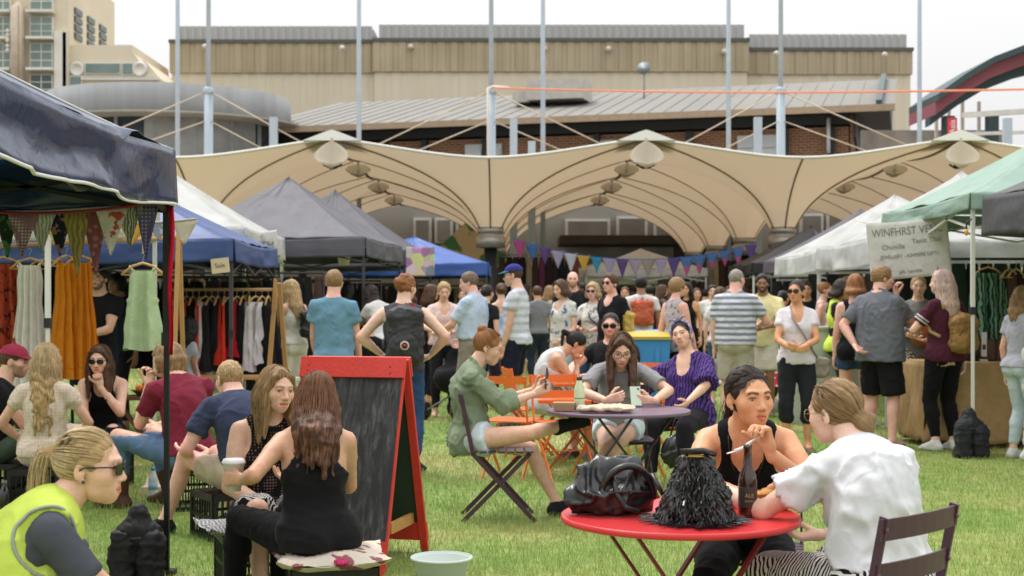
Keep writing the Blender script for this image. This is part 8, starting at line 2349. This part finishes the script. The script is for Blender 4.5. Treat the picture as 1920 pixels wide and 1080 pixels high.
P('bald bearded man in dark clothes behind the smiling woman', 1074, 20.4, 176, sex='m', H=1.86, lod='far', skin='pink', beard=.7, hair=dict(st='bald', c='ginger'), wear=[tee('#202024'), pants('#24242a')])
# ---------------------------------------------------------------- standing, right of centre
sleeveless = P('woman with short light brown hair in a patterned sleeveless blouse', 1268, 16.7, -54, sex='f', H=1.70, lod='mid', skin='pink', w=1.12, aw=1.15, hair=dict(st='short', c='dirty', t=.022), armR=dict(t=(.22, .12, .82)), wear=[tank('#b3abb0', 'blouse', pat=dict(kind='floral', c2=hx('#7d6f7c'), s=18), armhole=.08, ahx=.045, hem=-.12), pants('#17171a')])
orangepack = P('black-haired man in a white t-shirt wearing an orange backpack', 1202, 20.2, 0, sex='m', H=1.78, lod='mid', skin='brown', noeyes=1, hair=dict(st='short', c='black', t=.014), wear=[tee('#d3d2d0'), pants('#2a2a30')])
polo = P('balding man in a grey and white striped polo shirt, back turned', 1379, 15.8, -16, sex='m', H=1.79, lod='mid', w=1.14, fat=.4, skin='pink', noeyes=1, head=(-24, 4, 0), hair=dict(st='short', c='grey', t=.003), armL=dict(t=(-.25, .06, .86)), armR=dict(t=(.24, .30, 1.16), e=(.8, -.6, -.6)), wear=[tee('#cfd0d4', 'polo_shirt', pat=dict(kind='stripe', c2=hx('#7b8292'), s=4.6), collar=True, sleeve=.7, drape=.035, hem=-.06), shorts('#b3ab9e', len=.92, flare=.03, off=.02), shoe('#8f8a84')])
yellow = P('smiling dark-bearded man in a pale yellow shirt and cream shorts', 1430, 17.3, 158, sex='m', H=1.76, lod='mid', skin='brown', mouth='smile', beard=.85, head=(10, 4, 0), hair=dict(st='short', c='black', t=.014), armL=dict(t=(-.06, .30, 1.1), e=(-1, -.4, -.4)), armR=dict(t=(.1, .3, 1.1), e=(1, -.4, -.4)), wear=[tee('#e0d5a0', 'shirt', 'shirt', collar=True, sleeve=.7, drape=.03, hem=-.1), shorts('#d0c8b6', len=.85, flare=.03, off=.02), shoe('#8f7a60')])
vneck = P('woman in sunglasses, white v-neck t-shirt and black cropped trousers', 1494, 13.1, 172, sex='f', H=1.62, lod='mid', skin='tan', head=(-24, 0, 0), w=1.08, hair=dict(st='bun', c='dark', bun=(0, -.10, -.05), br=.04, t=.009), armL=dict(t=(-.02, .27, 1.00), e=(-1, -.4, -.5), hd=(.9, .4, .1), th=(0, .3, 1)), armR=dict(t=(.04, .27, .98), e=(1, -.4, -.5), hd=(-.9, .4, .1), th=(0, .3, 1)), wear=[tee('#d8d2d6', neck=.07, nw=.075, vee=.7, sleeve=.5, drape=.022, hem=-.07, fold=.010), pants('#26282c', 'cropped_trousers', len=.72, off=.018), shoe('#7a6450', 'sandal', up=-.02)])
glasses(vneck[1], True, big=1.1)
hivis = P('dark-haired woman in a yellow safety vest beside the ginger-haired woman', 1572, 16.0, -104, sex='f', H=1.68, lod='mid', skin='tan', head=(-20, 14, 0), hair=dict(st='bob', c='dark', len=.06, t=.012), armR=dict(t=(.16, .16, .86)), wear=[tee('#1d1d20'), tank('#cfe35c', 'safety_vest', off=.022, armhole=.09, hem=-.08), pants('#2a2c34')])
ginger = P('woman with a ginger bob in a black singlet and denim shorts, back turned', 1604, 14.6, -14, sex='f', H=1.70, lod='mid', skin='pink', noeyes=1, w=1.12, aw=1.1, hair=dict(st='bob', c='ginger', len=.04, t=.020, line=.02), armL=dict(t=(-.22, .05, .82)), wear=[tank('#1a1a1d', armhole=.085, ahx=.045, hem=-.13, backneck=.04), shorts('#34486a', 'denim_shorts', len=.42, off=.014), shoe('#555555')])
greypolo = P('big man in a grey polo shirt, black shorts and thongs, hand at his mouth', 1650, 13.7, -46, sex='m', H=1.77, lod='near', w=1.22, fat=.6, skin='pink', head=(-34, 4, 0), hair=dict(st='short', c='dirty', t=.014, strands=0), armL=dict(t=(-.16, -.20, 1.0), e=(-1, -.3, -.2), hd=(.6, -.3, -.5)), armR=dict(t='mouth', o=(.02, .14, -.17), e=(.7, -.2, -1), hd=(-.1, -.1, 1), p='hold'), legL=(-.16, .06, .085), legR=(.16, -.04, .085), wear=[tee('#6b6e76', 'polo_shirt', collar=True, sleeve=.78, drape=.03, hem=-.14, fold=.012), shorts('#1c1c1f', 'cargo_shorts', len=.98, flare=.035, off=.022)])
for nm in ('L', 'R'):
 _r, _J = greypolo; A_, fd_ = _J['A' + nm], _J['Fd' + nm]; m = MB()
 m.bar(A_ + V3(0, 0, -.083 * 1.05) - fd_ * .08, A_ + V3(0, 0, -.083 * 1.05) + fd_ * .21, .095, .014); m.tube([A_ + fd_ * .17 + V3(0, 0, -.05), A_ + fd_ * .10 + np.cross(fd_, V3(0, 0, 1)) * .05 + V3(0, 0, -.06)], .006, 5); m.tube([A_ + fd_ * .17 + V3(0, 0, -.05), A_ + fd_ * .10 - np.cross(fd_, V3(0, 0, 1)) * .05 + V3(0, 0, -.06)], .006, 5); m.build('thong_sandal', mat('brown rubber', (.05, .035, .03), .7, .1), _r)
bunw = P('young woman with a messy blonde bun in a grey top and patterned shorts', 1722, 14.7, 172, sex='f', H=1.70, lod='mid', skin='pale', head=(-4, 6, 0), hair=dict(st='topbun', c='blonde', bun=(0, -.09, .07), br=.04, t=.012), armL=dict(t=(.02, .24, 1.08), e=(-1, -.3, -.5)), armR=dict(t=(.06, .26, 1.05), e=(1, -.3, -.5)), wear=[tee('#7d7d78', sleeve=1.5, hem=-.10, drape=.03), shorts('#bdb8ae', pat=dict(kind='tribal', c2=(.03, .03, .03), s=22), len=.45, flare=.05, off=.02), boot('#1c1c1e')])
pinkhair = P('woman with long pale pink hair, maroon t-shirt and black jeans', 1770, 13.3, 22, sex='f', H=1.72, lod='near', skin='pale', noeyes=1, head=(40, 2, 0), w=1.12, tw=1.1, hair=dict(st='long', c='pinkblonde', len=.36, strands=420, back=1.1, t=.010), armL=dict(t=(-.10, .26, 1.12), e=(-1, -.3, -.5), hd=(.3, .9, 0)), wear=[tee('#4c2432', sleeve=.7, hem=-.10, fold=.010), pants('#151517', 'jeans', off=.008), shoe('#d6d4d0', up=.02)])
_r, _J = pinkhair
for nm in ('L', 'R'):
 a, b = _J['S' + nm], _J['E' + nm]; ax_ = unit(b - a); u_ = unit(np.cross(ax_, V3(1, .2, 0))); w_ = np.cross(ax_, u_)
 for t in (.50, .60):
  m = MB(); m.tube([a + (b - a) * t + (u_ * math.cos(k) + w_ * math.sin(k)) * .064 for k in np.linspace(0, 6.28, 20, endpoint=False)], .009, 6, closed=True); m.build('sleeve_stripe', cloth(hx('#c9c2c4')), _r)
tote = P('woman with a large white tote at the right edge in pale jeans', 1914, 12.55, -70, sex='f', H=1.56, lod='near', skin='fair', noeyes=1, head=(0, 10, 0), hair=dict(st='long', c='dirty', len=.2, strands=200), armR=dict(t=(.24, .08, .82), e=(.6, -1, -.2)), wear=[tee('#a9a9b4', sleeve=.5), pants('#b9c8cc', 'jeans', off=.012, len=.93), shoe('#c6ccc9', up=.02)])
P('auburn-bunned woman in a pale pink top inside the white tent', 1545, 18.6, -110, sex='f', H=1.68, lod='far', skin='pink', hair=dict(st='topbun', c='ginger', bun=(0, -.08, .08), br=.04), wear=[tank('#d8b9b4'), pants('#2c2c33')])
P('black-haired woman in a pink top leaning at the stall counter', 1462, 19.0, -40, sex='f', H=1.58, lod='far', lean=15, skin='tan', hair=dict(st='bun', c='black'), wear=[tee('#c9a3b4'), pants('#2c2c33')])
P('person in a black t-shirt behind the counter', 1512, 20.2, 170, sex='m', H=1.70, lod='far', skin='tan', hair=dict(st='short', c='black', t=.012), wear=[tee('#1d1d20'), pants('#24242a')])
P('person in a black shirt half hidden by the yellow safety vest', 1588, 17.8, 200, sex='m', H=1.74, lod='far', skin='pink', hair=dict(st='short', c='ginger'), wear=[tee('#1b1b1e'), pants('#24242a')])
P('woman in a khaki top with folded arms in the dark crowd', 1306, 24.5, 185, sex='f', H=1.66, lod='far', skin='olive', hair=dict(st='bun', c='dark'), wear=[tee('#7d6a4c'), pants('#151517'), shoe('#cfcfcf')])
P('young man in a white t-shirt with a dark bag strap in the crowd', 1336, 24.0, 175, sex='m', H=1.70, lod='far', skin='fair', hair=dict(st='short', c='dark', t=.016), wear=[tee('#cfcdcb'), pants('#20242c'), shoe('#cfcfcf')])
P('person in jeans and pink shoes behind the striped polo man', 1350, 19.0, -20, sex='f', H=1.62, lod='far', skin='fair', hair=dict(st='long', c='brown', len=.2), wear=[tee('#d6d0cc'), pants('#3f6080', 'jeans', len=.86), shoe('#d9a8ac')])
P('long-haired woman all in black behind the sleeveless blouse', 1288, 21.6, 150, sex='f', H=1.72, lod='far', skin='tan', hair=dict(st='long', c='black', len=.3), wear=[tank('#151517'), pants('#151517')])
crowd = [(868, 24.0, 'woman with brown hair and grey top beyond the pale blue shirt', 'f', 'brown', 'long', '#77706c'), (1008, 23.0, 'person in a grey t-shirt just behind the striped man', 'm', 'brown', 'short', '#7c7c82'), (1030, 25.5, 'person in a beige top in the shade of the bag rack', 'f', 'dirty', 'bob', '#a89a84'),
   (1045, 28.0, 'woman in dark red among the far crowd', 'f', 'dark', 'long', '#5a2a2e'), (1095, 27.0, 'man in charcoal among the far crowd at centre', 'm', 'black', 'short', '#303036'), (1128, 25.0, 'dark-haired person in olive behind the blonde woman', 'm', 'dark', 'short', '#565a44'),
   (1172, 24.0, 'auburn-haired woman in a pink singlet behind the black dress', 'f', 'auburn', 'bun', '#c29a94'), (1218, 25.0, 'man in black to the right of the orange backpack', 'm', 'black', 'short', '#1f1f24'), (1240, 27.0, 'woman in brown behind the blue bins', 'f', 'brown', 'long', '#6d5a48'), (1258, 30.0, 'person in dark blue under the white canopy tent', 'm', 'dark', 'short', '#2a3448'),
   (1186, 30.5, 'woman in plum under the white canopy tent', 'f', 'dark', 'bun', '#4c3044'), (1322, 29.0, 'tall person in black near the right bag rack', 'm', 'black', 'short', '#17171a'), (1366, 27.0, 'woman in grey near the right bag rack', 'f', 'brown', 'bob', '#6c6c70'), (1402, 29.5, 'man in dark green near the right bag rack', 'm', 'brown', 'short', '#2c3a30'),
   (985, 29.5, 'person in black by the left bag rack', 'f', 'black', 'long', '#1b1b1e'), (905, 26.0, 'man in dark grey beside the blue tent', 'm', 'dark', 'short', '#3c3c42'), (765, 22.5, 'woman with ginger curls beneath the printed cloth', 'f', 'auburn', 'wavy', '#3a3034'), (650, 20.6, 'woman in black inside the nearer grey tent', 'f', 'black', 'long', '#1a1a1c'), (590, 20.8, 'person in dark blue inside the nearer grey tent', 'm', 'dark', 'short', '#20283a'),
   (1146, 33.0, 'person in white far under the canopy', 'm', 'black', 'short', '#c6c4c0'), (1284, 33.5, 'person in a cream top far under the canopy', 'f', 'dark', 'bun', '#b9ac98'), (1060, 33.0, 'man in navy far under the canopy', 'm', 'dark', 'short', '#222c40')]
for i, (p, d, lab, sx, hc_, st_, c) in enumerate(crowd):
 P(lab, p, d, (170, 20, -70, 150, 80, -30)[i % 6], sex=sx, H=1.64 + .035 * (i % 5), lod='far', skin=('fair', 'olive', 'tan', 'pink', 'brown')[i % 5], hair=dict(st=st_, c=hc_, t=.012, len=.18), wear=[tee(c), pants(('#1b1b20', '#26303f', '#2c2a2a')[i % 3])])

# ---------------------------------------------------------------- bags people carry
def soft_box(f, w, d, h, r):
 for sx in (-1, 1):
  for sz in (0, 1): f.add(Cn((sx * (w / 2 - r), -(d / 2 - r), r + sz * (h - 2 * r)), (sx * (w / 2 - r), d / 2 - r, r + sz * (h - 2 * r)), r, r, .02))
 f.add(El((0, 0, h / 2), (w / 2, d / 2, h / 2), .05)); f.add(Cn((0, 0, r), (0, 0, h - r), min(w, d) * .5, min(w, d) * .5, .06))
def backpack(rJ, label, c, s=(.30, .17, .42), drop=.40, m=None, logo=None, strap_c=None, dx=0.0):
 pr_, J = rJ; Rt = J['Rt']; w, d, h = s
 loc = J['N'] + Rt @ V3(dx, -.085 - d / 2, -.06 - drop)
 root = empty('backpack', wp(pr_, loc), pr_.rotation_euler[2], label, 'backpack'); M = m or mat('pack nylon', c, .6, .15, 10, .4, 40)
 f = Field((-w * .7, -d * .9, -.03), (w * .7, d * .9, h + .05), .011); soft_box(f, w, d, h, d * .36); f.add(El((0, -d * .42, h * .32), (w * .40, d * .28, h * .24), .02))
 v, fc = f.mesh(); v = relax(v, fc, 2); v = noise_fold(v, vnormals(v, fc), .010, (14, 14, 10), 5); np_mesh('pack_body', v, fc, M, root)
 sm = mat('pack strap', strap_c or sc3(c, .8), .7, .1)
 inv = lambda p: (p - loc)
 for nm, sx in (('L', -1), ('R', 1)):
  S = J['N'] + Rt @ V3(sx * .085, -.005, -.055); m_ = MB()
  pts = [S + Rt @ V3(0, -.085, -.06), S + Rt @ V3(0, -.05, .018), S + Rt @ V3(sx * .006, .02, .024), S + Rt @ V3(sx * .02, .085, -.05), S + Rt @ V3(sx * .05, .10, -.16), S + Rt @ V3(sx * .085, .02, -.27), S + Rt @ V3(sx * .06, -.09, -.32)]
  m_.tube([Vector(inv(p)) for p in pts], .017, 7); m_.build('strap', sm, root)
 m_ = MB(); m_.tube([(-.04, d * .3, h - .01), (0, d * .25, h + .04), (.04, d * .3, h - .01)], .008, 6); m_.build('grab_loop', sm, root)
 m_ = MB(); m_.tube([(w * .40 * math.cos(a), -d * .56 + .02 * abs(math.cos(a)), h * .44 + .07 * math.sin(a)) for a in np.linspace(0, math.pi, 12)], .004, 5); m_.build('zip', mat('dark zip', (.03, .03, .03), .4, 0), root)
 if logo:
  m_ = MB(); m_.lathe([(0, .003), (.036, .002), (.038, 0)], (.02, -d * .735, h * .34), 20, axis=Matrix.Rotation(R(90), 3, 'X')); lg = m_.build('round_badge', mat('cream badge', hx('#c9b9ae'), .7, .05), root)
  m_ = MB(); m_.lathe([(.020, .0045), (.026, .0045)], (.02, -d * .735, h * .34), 20, axis=Matrix.Rotation(R(90), 3, 'X')); m_.lathe([(0, .005), (.010, .0045)], (.02, -d * .735, h * .34), 12, axis=Matrix.Rotation(R(90), 3, 'X')); m_.build('badge_emblem', mat('red emblem', hx('#b0503f'), .7, 0), lg)
 return root
_bp = backpack(packer, 'black backpack with a round badge worn by the person with the curly bun', (.032, .033, .036), logo=True, s=(.31, .18, .46), drop=.44, dx=.05)
m = MB(); m.box((0, .03, .47), (.15, .03, .05)); m.build('red_patch', mat('red patch', hx('#b5303c'), .7, .05), _bp); m = MB(); m.box((.01, .012, .455), (.07, .012, .04)); m.build('white_patch', mat('white patch', (.6, .66, .68), .7, .05), _bp)
backpack(orangepack, 'orange triangular backpack on the man in the white t-shirt', hx('#b9583a'), s=(.34, .12, .36), drop=.38, strap_c=(.06, .03, .03))
backpack(pinkhair, 'brown furry drawstring backpack on the woman with pale pink hair', hx('#7a5c34'), s=(.28, .18, .34), drop=.46, strap_c=hx('#a88a5c'), m=mat('mottled fur', hx('#8a6a3c'), .9, .5, 16, .8, 60), dx=.06)
def hand_bag(label, loc, yaw, s, c, strap=None, name='shoulder_bag', fold=.014):
 root = empty(name, loc, R(yaw), label, 'bag'); w, d, h = s; M = cloth(c) if name == 'tote_bag' else mat('bag leather', c, .5, .15, 12, .3, 40)
 f = Field((-w * .7, -d * .9, -.03), (w * .7, d * .9, h + .05), .010); soft_box(f, w, d, h, d * .45); v, fc = f.mesh(); v = relax(v, fc, 2); v = noise_fold(v, vnormals(v, fc), fold, (12, 12, 8), 7); np_mesh('bag_body', v, fc, M, root)
 for st in strap or []:
  m_ = MB(); m_.tube([Vector(p) - Vector(loc) for p in st], .010, 6); o = m_.build('strap', M, root); o.rotation_euler = (0, 0, -R(yaw))
 return root
def rel(rJ, base, off): return wp(rJ[0], rJ[1][base] + rJ[1]['Rt'] @ V3(*off))
b0 = rel(vneck, 'P', (-.20, .02, -.18))
hand_bag('small taupe shoulder bag at the hip of the woman in the white v-neck', b0, 170, (.20, .07, .18), hx('#8a7f74'), [[rel(vneck, 'N', (.06, .03, .0)), rel(vneck, 'C', (.04, .135, .06)), rel(vneck, 'C', (-.04, .155, -.06)), rel(vneck, 'W', (-.11, .135, 0)), b0 + Vector((0, 0, .16))]])
b0 = rel(shopper, 'P', (.10, -.26, .06))
hand_bag('black soft bag on the back of the woman in white trousers', b0, 40, (.30, .13, .32), (.012, .012, .013), [[rel(shopper, 'N', (.09, .03, -.04)), rel(shopper, 'N', (.10, -.06, -.03)), rel(shopper, 'C', (.10, -.15, 0)), b0 + Vector((0, 0, .28))]])
b0 = rel(tote, 'P', (.28, -.04, -.26))
hand_bag('large white cotton tote hanging from the shoulder of the woman at the right edge', b0, -74, (.40, .10, .40), hx('#d6d4d2'), [[rel(tote, 'SR', (.0, .03, .05)), rel(tote, 'SR', (.07, .05, -.15)), b0 + Vector((-.05, -.06, .38))], [rel(tote, 'SR', (-.01, -.03, .05)), rel(tote, 'SR', (.07, -.05, -.15)), b0 + Vector((.08, -.05, .38))]], name='tote_bag')
b0 = rel(older, 'P', (-.2, .08, -.05))
hand_bag('small dark bag of the curly blonde woman', b0, 160, (.2, .07, .18), (.03, .028, .03), [[rel(older, 'N', (.07, .04, -.02)), rel(older, 'C', (0, .16, -.02)), b0 + Vector((0, 0, .16))]])
b0 = rel(blackdress, 'P', (-.24, -.02, -.05))
hand_bag('mustard yellow flat bag at the side of the woman in the black dress', b0, 120, (.26, .06, .36), hx('#b59a4c'))
b0 = wp(striper[0], striper[1]['WrR']) + Vector((.02, 0, -.42))
hand_bag('brown paper carrier bag in the hand of the tall man in the blue cap', b0, 70, (.24, .10, .28), hx('#b59a74'), [[b0 + Vector((-.06, 0, .27)), b0 + Vector((0, 0, .37)), b0 + Vector((.06, 0, .27))]], name='paper_bag')
b0 = rel(bunw, 'P', (-.02, .20, .04))
hand_bag('tan leather bag held in front of the young woman with the blonde bun', b0, 172, (.26, .10, .26), hx('#9a5a34'))
b0 = Vector((px(262, 4.35), 4.30, .12))
hand_bag('cream canvas tote slumped beside the woman in the yellow vest', b0, -30, (.30, .16, .22), hx('#cfc2ae'), name='tote_bag', fold=.022)
m = MB(); m.tube([V3(0, 0, 0), V3(0, 0, .17), V3(0, 0, .19)], [.032, .032, .02], 12); m.tube([V3(0, 0, .19), V3(0, 0, .23)], .018, 10); o = m.build('steel_flask', mat('steel flask', hx('#9a9a9a'), .3, .05, metal=.7)); o.location = grip(shopper, 'R', .08, .03) + Vector((0, 0, -.22)); tag(o, 'steel drink flask in the hand of the woman in white trousers', 'flask')
m = MB(); m.tube([V3(0, 0, 0), V3(0, 0, .2), V3(0, 0, .23)], [.036, .036, .02], 12); m.tube([V3(0, 0, .23), V3(0, 0, .26)], .018, 10); o = m.build('steel_flask', mat('steel flask', hx('#9a9a9a'), .3, .05, metal=.7)); o.location = grip(polo, 'L', .08, .03) + Vector((0, 0, -.26)); tag(o, 'silver drink flask hanging from the hand of the man in the striped polo', 'flask')
